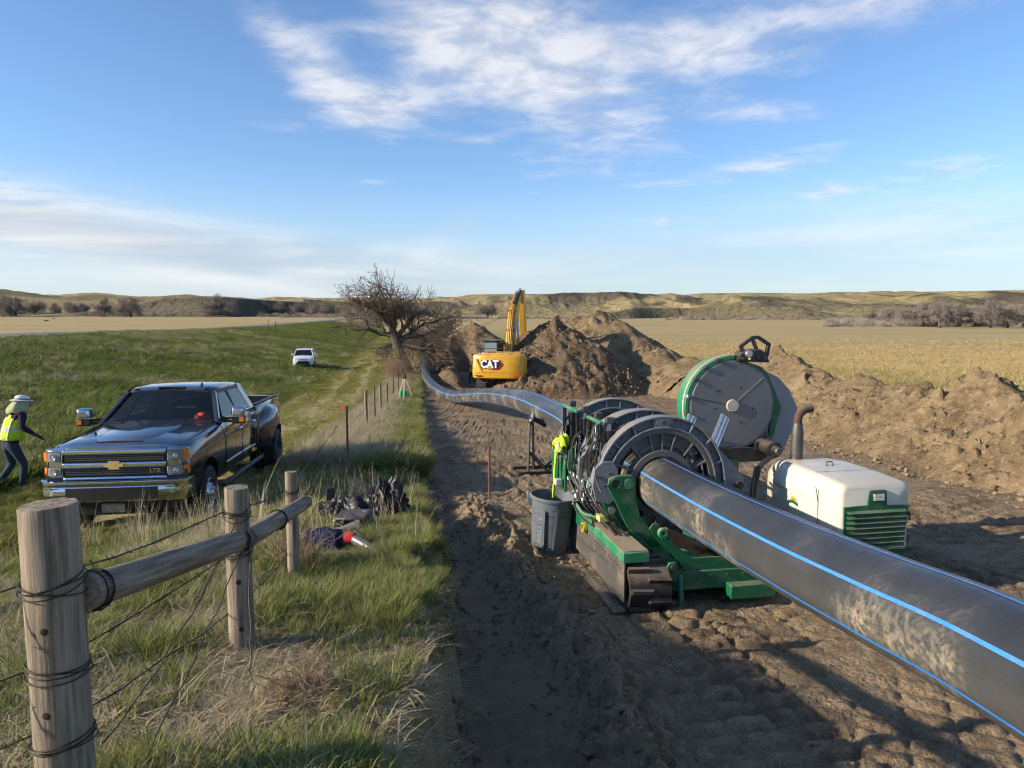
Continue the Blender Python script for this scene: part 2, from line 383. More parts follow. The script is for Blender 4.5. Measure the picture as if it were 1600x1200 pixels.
def f_left(A, Q, X, Y):
    d = deg(A)
    crest = itp(d, [(-50, 52), (-35, 56), (-30, 60), (-27, 58), (-24, 62), (-20, 60), (-15, 58), (-9, 54), (-5, 24), (-2, 0)])
    q2 = Q + (fbm(X * .0016, Y * .0016, 4, 121) - .5) * 900
    rise = sstep(q2, 1500, 2500)
    z = -3 + rise * crest + (fbm(X * .0055, Y * .0045, 5, 123) - .5) * 40 * rise + (fbm(X * .0012, Y * .0012, 3, 127) - .5) * 26 * rise
    # wooded bluff nearer
    bl = itp(d, [(-50, 3), (-33, 5), (-29, 9), (-26, 22), (-22, 23), (-15, 20), (-9, 15), (-6, 6), (-3, 0)])
    q3 = Q + (ridged(X * .006, Y * .003, 3, 125) - .5) * 120 + 60 * np.sin(d * .5)
    b_ = sstep(q3, 800, 905) * bl
    z = np.maximum(z, -3 + b_)
    VEG_SHADE[0] = np.clip(sstep(q3, 790, 815) * (1 - sstep(q3, 900, 925)) * sstep(bl, 4, 9) * .95 + sstep(fbm(X * .003, Y * .003, 4, 131), .56, .66) * .55 * rise, 0, 1)
    return z
hill_mat, n, b = new_mat('prairie_hills')
P = pos(n); v = attr(n, 'veg_shade')
hn = n.noise(P, .012, 7, .65); hn2 = n.noise(P, .06, 6, .65)
hc = n.mix(n.ss(hn, .35, .65), (.40, .305, .160), (.29, .250, .120))
hc = n.mix(n.ss(hn2, .45, .75, 0, .5), hc, (.19, .165, .085))
vc = n.mix(n.ss(hn2, .35, .65), (.060, .055, .044), (.120, .105, .080))
hc = n.mix(n.m('MULTIPLY', v, n.ss(hn2, .25, .5, .6, 1.0)), hc, vc)
n.put(b.inputs['Base Color'], hc); b.inputs['Roughness'].default_value = 1; b.inputs['Specular IOR Level'].default_value = .05
n.put(b.inputs['Normal'], n.bump(hn2, 1.0, 10.0))
hills('hills', -16, 50, 520, 560, 2600, 190, f_right, hill_mat, 'grassy badland hills behind the right-hand field')
hills('hills', -50, -3, 420, 720, 3600, 190, f_left, hill_mat, 'long low hills with a wooded bluff on the left')
# ------------------------------------------------------------------ shape builder
class MB:
    def __init__(s, M=None): s.v = []; s.f = []; s.k = []; s.M = M; s.ki = 0
    def add(s, verts, faces, M=None):
        o = len(s.v)
        for p in verts:
            p = Vector(p)
            if M is not None: p = M @ p
            if s.M is not None: p = s.M @ p
            s.v.append(p)
        for f in faces: s.f.append([o + i for i in f]); s.k.append(s.ki)
        return s
    def box(s, x0, x1, y0, y1, z0, z1, M=None):
        v = [(x, y, z) for z in (z0, z1) for y in (y0, y1) for x in (x0, x1)]
        return s.add(v, [(0, 2, 3, 1), (4, 5, 7, 6), (0, 1, 5, 4), (2, 6, 7, 3), (0, 4, 6, 2), (1, 3, 7, 5)], M)
    def cyl(s, p0, p1, r0, r1=None, seg=16, caps=True):
        return s.tube([p0, p1], [r0, r0 if r1 is None else r1], seg, caps)
    def tube(s, pts, r, seg=8, caps=True, closed=False):
        pts = [Vector(p) for p in pts]; nP = len(pts)
        if not isinstance(r, (list, tuple, np.ndarray)): r = [r] * nP
        v = []; up = None
        for i, p in enumerate(pts):
            a = pts[max(i - 1, 0)] if not closed else pts[i - 1]; c = pts[min(i + 1, nP - 1)] if not closed else pts[(i + 1) % nP]
            t = (c - a).normalized()
            if up is None:
                up = Vector((0, 0, 1)) if abs(t.z) < .9 else Vector((1, 0, 0))
            sx = t.cross(up)
            if sx.length < 1e-6: sx = t.orthogonal()
            sx.normalize(); up = sx.cross(t).normalized()
            for j in range(seg):
                q = 2 * math.pi * j / seg
                v.append(p + (sx * math.cos(q) + up * math.sin(q)) * r[i])
        f = []
        for i in range(nP if closed else nP - 1):
            i2 = (i + 1) % nP
            for j in range(seg):
                j2 = (j + 1) % seg
                f.append((i * seg + j, i * seg + j2, i2 * seg + j2, i2 * seg + j))
        if caps and not closed:
            f.append(tuple(range(seg - 1, -1, -1))); f.append(tuple((nP - 1) * seg + j for j in range(seg)))
        return s.add(v, f)
    def lathe(s, prof, seg=32, M=None, a0=0, a1=2 * math.pi):
        """(radius, height) profile turned round local z"""
        full = abs(a1 - a0 - 2 * math.pi) < 1e-6; ns = seg if full else seg + 1
        v = [(r * math.cos(a0 + (a1 - a0) * j / seg), r * math.sin(a0 + (a1 - a0) * j / seg), z) for r, z in prof for j in range(ns)]
        f = []
        for i in range(len(prof) - 1):
            for j in range(seg):
                j2 = (j + 1) % ns
                f.append((i * ns + j, i * ns + j2, (i + 1) * ns + j2, (i + 1) * ns + j))
        return s.add(v, f, M)
    def prism(s, poly, h0, h1, M=None):
        k = len(poly); v = [(p[0], p[1], h0) for p in poly] + [(p[0], p[1], h1) for p in poly]
        f = [tuple(range(k - 1, -1, -1)), tuple(range(k, 2 * k))] + [(i, (i + 1) % k, k + (i + 1) % k, k + i) for i in range(k)]
        return s.add(v, f, M)
    def sector(s, r0, r1, a0, a1, h0, h1, seg=12, M=None):
        """a bar bent round local z: an annulus piece with thickness"""
        v = []; f = []
        for j in range(seg + 1):
            a = a0 + (a1 - a0) * j / seg; c, q = math.cos(a), math.sin(a)
            v += [(r0 * c, r0 * q, h0), (r1 * c, r1 * q, h0), (r1 * c, r1 * q, h1), (r0 * c, r0 * q, h1)]
        for j in range(seg):
            for i in range(4):
                f.append((j * 4 + i, j * 4 + (i + 1) % 4, (j + 1) * 4 + (i + 1) % 4, (j + 1) * 4 + i))
        if abs(a1 - a0) < 2 * math.pi - 1e-4: f += [(3, 2, 1, 0), tuple(seg * 4 + i for i in range(4))]
        return s.add(v, f, M)
    def loft(s, rings, caps=True, M=None):
        k = len(rings[0]); v = [p for r in rings for p in r]; f = []
        for i in range(len(rings) - 1):
            for j in range(k):
                f.append((i * k + j, i * k + (j + 1) % k, (i + 1) * k + (j + 1) % k, (i + 1) * k + j))
        if caps: f.append(tuple(range(k - 1, -1, -1))); f.append(tuple((len(rings) - 1) * k + j for j in range(k)))
        return s.add(v, f, M)
    def ball(s, c, rx, ry=None, rz=None, seg=12, rings=8, M=None):
        ry = rx if ry is None else ry; rz = rx if rz is None else rz
        v = []; f = []
        for i in range(rings + 1):
            t = math.pi * i / rings
            for j in range(seg):
                a = 2 * math.pi * j / seg
                v.append((c[0] + rx * math.sin(t) * math.cos(a), c[1] + ry * math.sin(t) * math.sin(a), c[2] + rz * math.cos(t)))
        for i in range(rings):
            for j in range(seg):
                f.append((i * seg + j, (i + 1) * seg + j, (i + 1) * seg + (j + 1) % seg, i * seg + (j + 1) % seg))
        return s.add(v, f, M)
    def build(s, name, mat, parent=None, smooth=R(35), bev=None, seg=2):
        me = bpy.data.meshes.new(name); me.from_pydata([tuple(p) for p in s.v], [], s.f)
        for m_ in (mat if isinstance(mat, (list, tuple)) else [mat]): me.materials.append(m_)
        me.polygons.foreach_set('material_index', s.k)
        bm = bmesh.new(); bm.from_mesh(me); bmesh.ops.remove_doubles(bm, verts=bm.verts, dist=1e-5)
        bmesh.ops.recalc_face_normals(bm, faces=bm.faces); bm.to_mesh(me); bm.free()
        if smooth:
            me.polygons.foreach_set('use_smooth', [True] * len(me.polygons)); me.set_sharp_from_angle(angle=smooth)
        o = bpy.data.objects.new(name, me); COL.objects.link(o)
        if parent is not None: o.parent = parent
        if bev:
            md = o.modifiers.new('bevel', 'BEVEL'); md.width = bev; md.segments = seg; md.limit_method = 'ANGLE'; md.angle_limit = R(40)
            md.harden_normals = False
        return o
def thing(name, label, cat, loc=(0, 0, 0), rotz=0.0, group=None):
    o = bpy.data.objects.new(name, None); COL.objects.link(o); o.empty_display_size = .2
    o.location = loc; o.rotation_euler = (0, 0, rotz); return tag(o, label, cat, group)
def copy_tree(o, parent=None):
    c = o.copy(); COL.objects.link(c); c.parent = parent
    for ch in list(o.children): copy_tree(ch, c)
    return c
def frame(o, zdir, xdir=None):
    """matrix whose local z points along zdir, origin at o"""
    z = Vector(zdir).normalized(); x = Vector(xdir) if xdir else (Vector((1, 0, 0)) if abs(z.x) < .9 else Vector((0, 1, 0)))
    y = z.cross(x).normalized(); x = y.cross(z)
    M = Matrix(((x.x, y.x, z.x, o[0]), (x.y, y.y, z.y, o[1]), (x.z, y.z, z.z, o[2]), (0, 0, 0, 1))); return M
def XZ(y=0.0):
    """polygon (x, z) drawn in an upright plane; extrusion runs along +y from y"""
    return Matrix(((1, 0, 0, 0), (0, 0, 1, y), (0, 1, 0, 0), (0, 0, 0, 1)))
def YZ(x=0.0):
    return Matrix(((0, 0, 1, x), (1, 0, 0, 0), (0, 1, 0, 0), (0, 0, 0, 1)))
def boolean(o, cutters):
    for c in cutters:
        md = o.modifiers.new('cut', 'BOOLEAN'); md.operation = 'DIFFERENCE'; md.solver = 'EXACT'; md.object = c
    dg = bpy.context.evaluated_depsgraph_get(); dg.update()
    me = bpy.data.meshes.new_from_object(o.evaluated_get(dg)); me.name = o.data.name
    o.modifiers.clear(); o.data = me
    for c in cutters: bpy.data.objects.remove(c, do_unlink=True)
    me.polygons.foreach_set('use_smooth', [True] * len(me.polygons)); me.set_sharp_from_angle(angle=R(32))
    return o
def lettering(name, text, size, depth, mat, parent, M, squash=1.0, shear=0.0, bold=0.0):
    cu = bpy.data.curves.new(name, 'FONT'); cu.body = text; cu.size = size; cu.extrude = depth; cu.align_x = 'CENTER'; cu.align_y = 'CENTER'
    cu.shear = shear; cu.offset = bold; cu.resolution_u = 3
    t = bpy.data.objects.new(name, cu); COL.objects.link(t)
    dg = bpy.context.evaluated_depsgraph_get(); dg.update()
    me = bpy.data.meshes.new_from_object(t.evaluated_get(dg)); bpy.data.objects.remove(t, do_unlink=True)
    me.transform(M @ Matrix.Diagonal((squash, 1, 1, 1))); me.materials.clear(); me.materials.append(mat)
    o = bpy.data.objects.new(name, me); COL.objects.link(o); o.parent = parent; return o

# ------------------------------------------------------------------ materials
DUST = (.30, .235, .165)
def paint(name, col, rough=.4, metal=0.0, dust=.35, var=.12, coat=0.0, bump=.0, dscale=3.0, up=.5, dustcol=DUST, spec=.5):
    m_, n, b = new_mat(name)
    O = objco(n); nz_ = n.noise(O, dscale, 6, .62); nb = n.noise(O, dscale * 7, 4, .6)
    lo = tuple(c * (1 - var) for c in col); hi = tuple(min(1, c * (1 + var)) for c in col)
    c = n.mix(n.ss(nb, .3, .7), lo, hi)
    if dust > 0:
        nzv = n.sep(n.new('ShaderNodeNewGeometry').outputs['Normal'])[2]
        upm = n.ss(nzv, .2, .95, 0, up)
        d = n.m('MULTIPLY', n.ss(n.m('ADD', nz_, n.m('MULTIPLY', upm, .35)), .46, .78), dust, clamp=True)
        d = n.m('ADD', d, n.m('MULTIPLY', upm, dust * .5), clamp=True)
        c = n.mix(d, c, dustcol)
        n.put(b.inputs['Roughness'], n.m('ADD', rough, n.m('MULTIPLY', d, .45), clamp=True))
    else:
        n.put(b.inputs['Roughness'], n.ss(nz_, .25, .75, max(0, rough - .08), rough + .1))
    n.put(b.inputs['Base Color'], c); b.inputs['Metallic'].default_value = metal; b.inputs['Coat Weight'].default_value = coat
    b.inputs['Specular IOR Level'].default_value = spec
    if bump: n.put(b.inputs['Normal'], n.bump(n.noise(O, dscale * 12, 4, .6), bump, .01))
    return m_
M_GREEN = paint('green_paint', (.006, .115, .050), .40, dust=.42, var=.2, dscale=4.5)
M_GREEN_L = paint('faded_green_paint', (.018, .20, .095), .5, dust=.45)
M_JAW = paint('cast_grey_paint', (.165, .178, .198), .5, dust=.36, dscale=4.5, bump=.15, spec=.4)
M_INS = paint('dusty_insert_grey', (.098, .095, .092), .6, dust=.35, bump=.2)
M_BLACK = paint('black_paint', (.012, .012, .013), .45, dust=.22)
M_RUBBER = paint('dusty_rubber', (.020, .019, .018), .75, dust=.40, bump=.3)
M_HOSE = paint('hose_rubber', (.012, .012, .012), .5, dust=.15)
M_STEEL = paint('bright_steel', (.55, .54, .52), .32, .9, dust=.2)
M_DSTEEL = paint('dark_steel', (.10, .10, .10), .5, .7, dust=.35)
M_ALU = paint('grey_plate', (.165, .168, .176), .42, .25, dust=.12, var=.06, dscale=1.4)
M_ALU_L = paint('pale_plate', (.26, .275, .30), .40, .15, dust=.12, var=.05, dscale=1.2)
M_RUST = paint('rusty_steel', (.085, .052, .036), .75, .3, dust=.3)
M_WHITE = paint('cream_gelcoat', (.62, .59, .50), .36, dust=.34, var=.03, dscale=1.6, coat=.2)
M_YEL = paint('yellow_paint', (.62, .42, .03), .45, dust=.2)
M_GOLD = paint('gold_emblem', (.72, .50, .16), .35, .4, dust=0)
M_CREAM = paint('seal_cream', (.50, .46, .36), .5, dust=.2)
# ------------------------------------------------------------------ pipe fusion machine
FA = R(10.8); FO = Vector((1.76, 8.3, 1.1)); HC = 1.20            # axis angle, foot of the near jaw, height of the pipe axis
FM = Matrix.Translation(FO) @ Matrix.Rotation(FA, 4, 'Z')
fm = thing('pipe_fusion_machine', 'green tracked pipe fusion machine clamped round the black pipe', 'fusion machine', FO, FA)
def P_(name, mb, mat, parent=None, **kw): return mb.build(name, mat, parent or fm, **kw)

# crawler tracks
def track(x0, x1, y0, y1, hgt, label=None):
    r = hgt / 2; pts = []
    for j in range(13): a = R(90 + 15 * j); pts.append((y0 + r + r * math.cos(a), r + r * math.sin(a)))
    for j in range(13): a = R(-90 + 15 * j); pts.append((y1 - r + r * math.cos(a), r + r * math.sin(a)))
    mb = MB(); k = len(pts); inn = []
    for (y, z) in pts:
        cy = min(max(y, y0 + r), y1 - r); d = Vector((y - cy, z - r)); d = d * ((r - .045) / r); inn.append((cy + d.x, r + d.y))
    rings = []
    for i in range(k):
        rings.append([(x0, *pts[i]), (x1, *pts[i]), (x1, *inn[i]), (x0, *inn[i])])
    v = [p for q in rings for p in q]; f = []
    for i in range(k):
        i2 = (i + 1) % k
        for j in range(4): f.append((i * 4 + j, i * 4 + (j + 1) % 4, i2 * 4 + (j + 1) % 4, i2 * 4 + j))
    mb.add(v, f)
    belt = P_('rubber_track', mb, M_RUBBER, smooth=R(40))
    # lugs, walked along the belt
    L = [0]
    for i in range(k): L.append(L[-1] + math.dist(pts[i], pts[(i + 1) % k]))
    nl = int(L[-1] / .115)
    for q in range(nl):
        s_ = q * L[-1] / nl; i = max(j for j in range(k) if L[j] <= s_); t = (s_ - L[i]) / max(1e-6, L[i + 1] - L[i])
        a, c = Vector((0, *pts[i])), Vector((0, *pts[(i + 1) % k])); p = a.lerp(c, t); tg = (c - a).normalized()
        nrm = Vector((0, tg.z, -tg.y)); cc = Vector((0, (y0 + y1) / 2, r))
        cy = min(max(p.y, y0 + r), y1 - r); nrm = (p - Vector((0, cy, r))).normalized()
        M = Matrix(((1, 0, 0, 0), (0, tg.y, nrm.y, p.y), (0, tg.z, nrm.z, p.z), (0, 0, 0, 1)))
        lug = MB(); h = (x0 + x1) / 2; lo, hi = (x0 - .004, h + .03) if q % 2 else (h - .03, x1 + .004)
        lug.add([(lo, -.034, -.01), (hi, -.016, -.01), (hi, .052, -.01), (lo, .034, -.01), (lo + .014, -.018, .046), (hi - .014, -.002, .046), (hi - .014, .036, .046), (lo + .014, .018, .046)],
                [(0, 3, 2, 1), (4, 5, 6, 7), (0, 1, 5, 4), (1, 2, 6, 5), (2, 3, 7, 6), (3, 0, 4, 7)], M)
        P_('track_lug', lug, M_RUBBER, belt, smooth=None)
    fr = MB().box(x0 + .06, x1 - .06, y0 + r, y1 - r, .12, hgt - .07)
    P_('track_frame', fr, M_DSTEEL, bev=.01)
    for yy in np.linspace(y0 + r, y1 - r, 2):
        w_ = MB(); w_.lathe([(.0, -.5), (.06, -.5), (.06, -.42), (r - .05, -.40), (r - .05, .40), (.06, .42), (.06, .5), (0, .5)], 24,
                            frame(((x0 + x1) / 2, yy, r), (1, 0, 0)) @ Matrix.Diagonal((1, 1, (x1 - x0), 1)))
        P_('idler_wheel', w_, M_DSTEEL)
    # steel side guard with a row of holes and the open skid below it
    g = MB().box(x0 - .035, x0 - .02, y0 + .12, y1 - .2, .11, hgt + .05)
    gd = P_('track_guard', g, paint('muddy_guard', (.10, .095, .085), .7, .4, dust=.9, dscale=2.0, up=.2))
    for yy in np.arange(y0 + .22, y1 - .25, .105):
        P_('guard_hole', MB().cyl((x0 - .038, yy, hgt - .02), (x0 - .034, yy, hgt - .02), .013, seg=8), M_BLACK, gd)
    sk = MB().box(x0 - .16, x0 - .015, y0 + .10, y1 - .25, .015, .028)
    skid = P_('skid_plate', sk, paint('scraped_skid', (.22, .20, .175), .6, .5, dust=.6))
    for yy in np.arange(y0 + .25, y1 - .3, .075):
        P_('skid_slot', MB().box(x0 - .085, x0 - .03, yy, yy + .032, .0285, .031), M_BLACK, skid)
track(-.68, -.22, -.84, 1.95, .48)
track(1.52, 1.94, -.64, 1.95, .44)

# chassis
mb = MB().box(-.30, 1.62, -.52, 1.85, .20, .44); P_('chassis', mb, M_GREEN, bev=.015)
mb = MB().box(-.14, 1.05, -.66, -.53, .17, .38); P_('front_cross_beam', mb, M_GREEN, bev=.012)
mb = MB().box(.48, 1.02, -.80, -.67, .08, .24); P_('front_tool_box', mb, M_GREEN, bev=.015)
mb = MB().box(-.72, -.42, -.70, .62, .53, .65)
deck = P_('side_deck', mb, [M_GREEN_L], bev=.012)
mb = MB().box(-.705, -.435, -.68, .60, .6525, .658); P_('deck_plate', mb, paint('worn_tread_plate', (.22, .20, .12), .7, .2, dust=.85, dscale=5), deck)
for sx in (-.695,):
    mb = MB()
    mb.add([(sx - .03, .62, .47), (sx - .03, .62, .63), (sx - .05, 1.50, .60), (sx - .05, 1.50, .44), (sx + .12, .62, .47), (sx + .12, .62, .63), (sx + .10, 1.50, .60), (sx + .10, 1.50, .44)],
           [(0, 1, 2, 3), (7, 6, 5, 4), (0, 4, 5, 1), (1, 5, 6, 2), (2, 6, 7, 3), (3, 7, 4, 0)])
    arm = P_('stabiliser_arm', mb, M_GREEN, bev=.012)
    br = MB()
    for z0, z1 in ((.44, .47), (.60, .63)): br.box(sx - .05, sx + .10, 1.50, 1.72, z0, z1)
    br.box(sx - .05, sx + .10, 1.69, 1.72, .47, .60); br.box(sx + .01, sx + .035, 1.5, 1.69, .47, .60)
    P_('arm_bracket', br, M_GREEN_L, arm, bev=.006)
    t = MB(); t.lathe([(.045, -.02), (.062, -.02), (.062, .02), (.045, .02), (.045, -.02)], 20, frame((sx - .06, .66, .53), (1, 0, 0))); P_('tie_down_ring', t, M_YEL, arm)
mb = MB(); mb.prism([(-.06, .0), (.06, 0), (.06, .34), (.03, .40), (-.03, .40), (-.06, .34)], 0, .08, frame((-.62, 1.70, .02), (0, 1, 0), (1, 0, 0))); P_('rear_leg', mb, M_BLACK, bev=.01)
# lifting eye and hanging strut at the front
mb = MB(); mb.prism([(-.06, -.12), (.06, -.12), (.06, .05), (.035, .09), (-.035, .09), (-.06, .05)], -.02, .02, XZ(-.69) @ Matrix.Translation((-.16, .42, 0))); ey = P_('lifting_eye', mb, M_GREEN, bev=.006)
P_('eye_pin', MB().cyl((-.16, -.73, .46), (-.16, -.66, .46), .028, seg=12), M_DSTEEL, ey)
mb = MB().tube([(-.06, -.68, .36), (-.06, -.70, .22), (-.055, -.71, .10), (-.07, -.71, .02)], [.03, .028, .03, .02], 8); P_('drop_strut', mb, M_GREEN_L)
P_('strut_foot', MB().box(-.12, -.0, -.74, -.68, .0, .02), M_STEEL)

# V saddle with rollers that carries the incoming pipe
prof = [(-.31, .80), (-.27, .86), (-.20, .85), (-.12, .66), (.10, .52), (.55, .52), (.80, .62), (1.0, .82), (1.06, .80), (1.02, .60), (.62, .36), (.03, .36)]
mb = MB()
mb.prism(prof, 0, .018, XZ(-.64)); mb.prism(prof, 0, .018, XZ(-.40)); mb.box(.03, .62, -.63, -.39, .345, .358)
P_('saddle', mb, M_GREEN, bev=.004)
for a, c in (((-.24, -.51, .80), (.30, -.51, .56)), ((.98, -.51, .78), (.42, -.51, .56))):
    a, c = Vector(a), Vector(c); d = (c - a)
    mb = MB().tube([a, a + d * .08, a + d * .1, a + d * .9, a + d * .92, c], [.035, .035, .075, .075, .035, .035], 18); P_('saddle_roller', mb, M_RUST)
P_('saddle_lug', MB().lathe([(.02, -.03), (.055, -.03), (.055, .03), (.02, .03), (.02, -.03)], 18, frame((-.26, -.655, .83), (0, 1, 0))), M_GREEN_L, bev=.004)

# jaws: cast half rings with webbed pockets, inserts inside
def jaw(y, th, thin=False, near=False):
    J = frame((0, y, HC), (0, 1, 0), (1, 0, 0))        # local x right, local y DOWN is handled by mirrored angles
    J = Matrix(((1, 0, 0, 0), (0, 0, 1, y), (0, 1, 0, HC), (0, 0, 0, 1)))   # local (x, up, depth)
    ro, ri = (.800, .655) if not thin else (.77, .675)
    a0, a1 = R(-4), R(172)
    g = MB()
    g.sector(ro - .022, ro, a0, a1, 0, th, 44, J)               # outer flange
    g.sector(ri, ri + .022, a0, a1, 0, th, 44, J)               # inner flange
    g.sector(ri + .02, ro - .02, a0, a1, th * .42, th * .58, 44, J)   # web
    ribs = [-4, 18, 40, 61, 82, 98, 119, 140, 158, 170]
    for d in ribs:
        a = R(d); g.sector(ri + .015, ro - .015, a - .014, a + .014, .006, th - .006, 1, J)
    if near:
        g.sector(ri + .015, ro - .015, R(83), R(97), .004, th * .5, 4, J)
    jw = P_('upper_jaw', g, M_JAW, bev=.004, seg=1)
    if near:
        for d in (29, 50, 71, 108, 129, 149, 164):
            a = R(d); c = Vector((math.cos(a) * .727, y + th * .42, HC + math.sin(a) * .727))
            P_('pocket_hole', MB().cyl(c, c + Vector((0, -.004, 0)), .010, seg=8), M_BLACK, jw)
        P_('jaw_bolt', MB().cyl((0.0, y - .012, HC + .728), (0, y + .02, HC + .728), .030, seg=14), M_DSTEEL, jw)
        # flat shoe on the right that runs down to the hinge
        poly = [(.80, -.02), (.765, .25), (.70, .40), (.88, .22), (1.04, .02), (1.04, -.12), (.70, -.12), (.69, -.02)]
        P_('jaw_shoe', MB().prism(poly, .02, th - .03, J), M_JAW, jw, bev=.006)
        P_('hinge_pin', MB().cyl((.97, y - .03, HC - .05), (.97, y + th, HC - .05), .045, seg=16), M_BLACK, jw)
        # flat ear on the left
        poly = [(-.86, .06), (-.80, .22), (-.66, .16), (-.60, .02), (-.62, -.10), (-.80, -.10)]
        P_('jaw_ear', MB().prism(poly, -.01, th - .02, J), M_JAW, jw, bev=.006)
    # insert: inner ring with windows
    e = MB(); r0, r1 = .325, .652
    e.sector(r0, .40, 0, 2 * math.pi, .01, th - .01, 56, J)
    e.sector(r1 - .055, r1, 0, 2 * math.pi, .012, th - .012, 56, J)
    for d in (4, 24, 50, 74, 90, 106, 130, 156, 176, 196, 218, 240, 262, 284, 306, 330, 350): e.sector(.39, r1 - .05, R(d) - .022, R(d) + .022, .02, th - .02, 1, J)
    for d0, d1 in ((50, 130), (176, 196), (240, 306), (345, 364)): e.sector(.39, r1 - .05, R(d0), R(d1), th * .40, th * .6, 10, J)
    e.sector(.45, .47, R(50), R(130), .03, th * .5, 12, J)
    ins = P_('jaw_insert', e, M_INS, bev=.004, seg=1)
    lo = MB(); lo.sector(.66, .745, R(184), R(352), .0, th, 40, J)
    P_('lower_jaw', lo, M_GREEN if near else M_INS, bev=.006)
    return jw
jaw(0.0, .17, near=True)
jaw(.60, .16)
jaw(.86, .10, thin=True)
jaw(1.78, .16)
# carriage guide rods
for x, z in ((-.62, HC - .28), (.62, HC - .28), (-.74, HC + .02)):
    P_('guide_rod', MB().cyl((x, -.02, z), (x, 2.0, z), .045, seg=18), M_STEEL)
P_('carriage_beam', MB().box(-.50, .62, .05, 1.9, .44, .60), M_GREEN, bev=.015)
for y in (.60, 1.78):
    P_('jaw_pedestal', MB().prism([(-.75, .12), (-.55, .12), (-.38, -.35), (.38, -.35), (.6, .1), (.78, .1), (.55, -.74), (-.5, -.74)], 0, .10, Matrix(((1, 0, 0, 0), (0, 0, 1, y + .03), (0, 1, 0, HC), (0, 0, 0, 1)))), M_GREEN, bev=.01)

# green J arm that holds the near jaw, with pins
poly = [(-.70, .02), (-.68, .10), (-.60, .14), (-.40, .14), (-.36, .08), (-.355, -.12), (-.30, -.34), (-.20, -.47), (-.05, -.57), (.14, -.63), (.40, -.60), (.46, -.70), (.40, -.80), (-.20, -.80), (-.34, -.72), (-.46, -.46), (-.60, -.16)]
Jn = Matrix(((1, 0, 0, 0), (0, 0, 1, -.055), (0, 1, 0, HC), (0, 0, 0, 1)))
arm = P_('jaw_arm', MB().prism(poly, -.03, .03, Jn), M_GREEN, bev=.008)
P_('pin_boss', MB().lathe([(.0, 0), (.034, 0), (.034, .02), (.058, .02), (.058, .045), (0.0, .045)][::-1], 20, frame((-.45, -.075, HC + .04), (0, -1, 0)) @ Matrix.Translation((0, 0, -.02))), M_GREEN_L, arm)
P_('pin_hole', MB().cyl((-.60, -.092, HC + .05), (-.60, -.07, HC + .05), .052, seg=20), M_BLACK, arm)
P_('hole_rim', MB().lathe([(.052, 0), (.066, 0), (.066, .012), (.052, .012), (.052, 0)], 20, frame((-.60, -.086, HC + .05), (0, -1, 0))), M_GREEN, arm)
P_('arm_foot', MB().box(-.34, -.02, -.12, .06, .62 - .2, .47), M_GREEN_L, arm, bev=.006)
P_('arm_rib', MB().prism([(-.44, -.5), (-.40, -.5), (-.12, -.76), (-.20, -.78)], -.05, -.03, Jn), M_GREEN_L, arm, bev=.003)

# hexagonal pivot plates on the left of each jaw, clamp cylinders and the green tie bars above
for y in (.0, .62, 1.10, 1.80):
    poly = [(-.86, .02), (-.84, .22), (-.74, .30), (-.62, .30), (-.56, .20), (-.56, -.12), (-.66, -.20), (-.82, -.16)]
    pl_ = P_('pivot_plate', MB().prism(poly, 0, .03, Matrix(((1, 0, 0, 0), (0, 0, 1, y - .035), (0, 1, 0, HC), (0, 0, 0, 1)))), M_JAW if y < 1 else M_GREEN, bev=.006)
    for px, pz in ((-.78, .12), (-.66, .16), (-.72, .02), (-.64, -.05)):
        P_('plate_bolt', MB().cyl((px, y - .052, HC + pz), (px, y - .034, HC + pz), .016, seg=8), M_DSTEEL, pl_)
for y in (.20, .62, 1.18, 1.80):
    cy = P_('clamp_cylinder', MB().tube([(-.60, y, HC + .20), (-.60, y, HC + .62)], .052, 16), M_BLACK)
    P_('cylinder_rod', MB().tube([(-.60, y, HC + .60), (-.59, y, HC + .74)], .026, 12), M_STEEL, cy)
    P_('cylinder_cap', MB().box(-.665, -.535, y - .065, y + .065, HC + .17, HC + .24), M_BLACK, cy, bev=.008)
    P_('cylinder_clevis', MB().box(-.64, -.55, y - .04, y + .04, HC + .70, HC + .78), M_DSTEEL, cy, bev=.008)
    for q in (-.03, .03):
        P_('clamp_link', MB().box(-.72, -.69, y + q - .012, y + q + .012, HC + .10, HC + .70), M_BLACK, cy)
for y0, y1 in ((.16, .68), (1.14, 1.86)):
    P_('tie_bar', MB().box(-.73, -.68, y0, y1, HC + .70, HC + .735), M_GREEN_L, bev=.006)
for y in (1.30, 1.70):
    P_('side_panel', MB().prism([(-.16, -.34), (-.16, .04), (-.10, .10), (.14, .10), (.14, -.34)], -.015, .015, YZ(-.86) @ Matrix.Translation((y, HC, 0))), M_GREEN, bev=.008)
P_('hydraulic_cylinder', MB().tube([(-.70, .02, HC - .10), (-.70, .10, HC - .10), (-.70, .12, HC - .10), (-.70, .56, HC - .10), (-.70, .58, HC - .10)], [.08, .08, .105, .105, .06], 20), paint('pale_green_cylinder', (.22, .34, .27), .4, dust=.3))
P_('valve_block', MB().box(-.80, -.60, .66, .92, HC - .34, HC - .12), M_DSTEEL, bev=.012)
P_('grab_bar', MB().tube([(-.86, .78, .86), (-.86, .40, .80), (-.84, .32, .79), (-.70, .18, .79)], .022, 10), M_GREEN_L)
P_('marker_plate', MB().box(-.78, -.68, -.06, .08, .80, .87), paint('yellow_green_plate', (.42, .44, .12), .6, dust=.3), bev=.006)
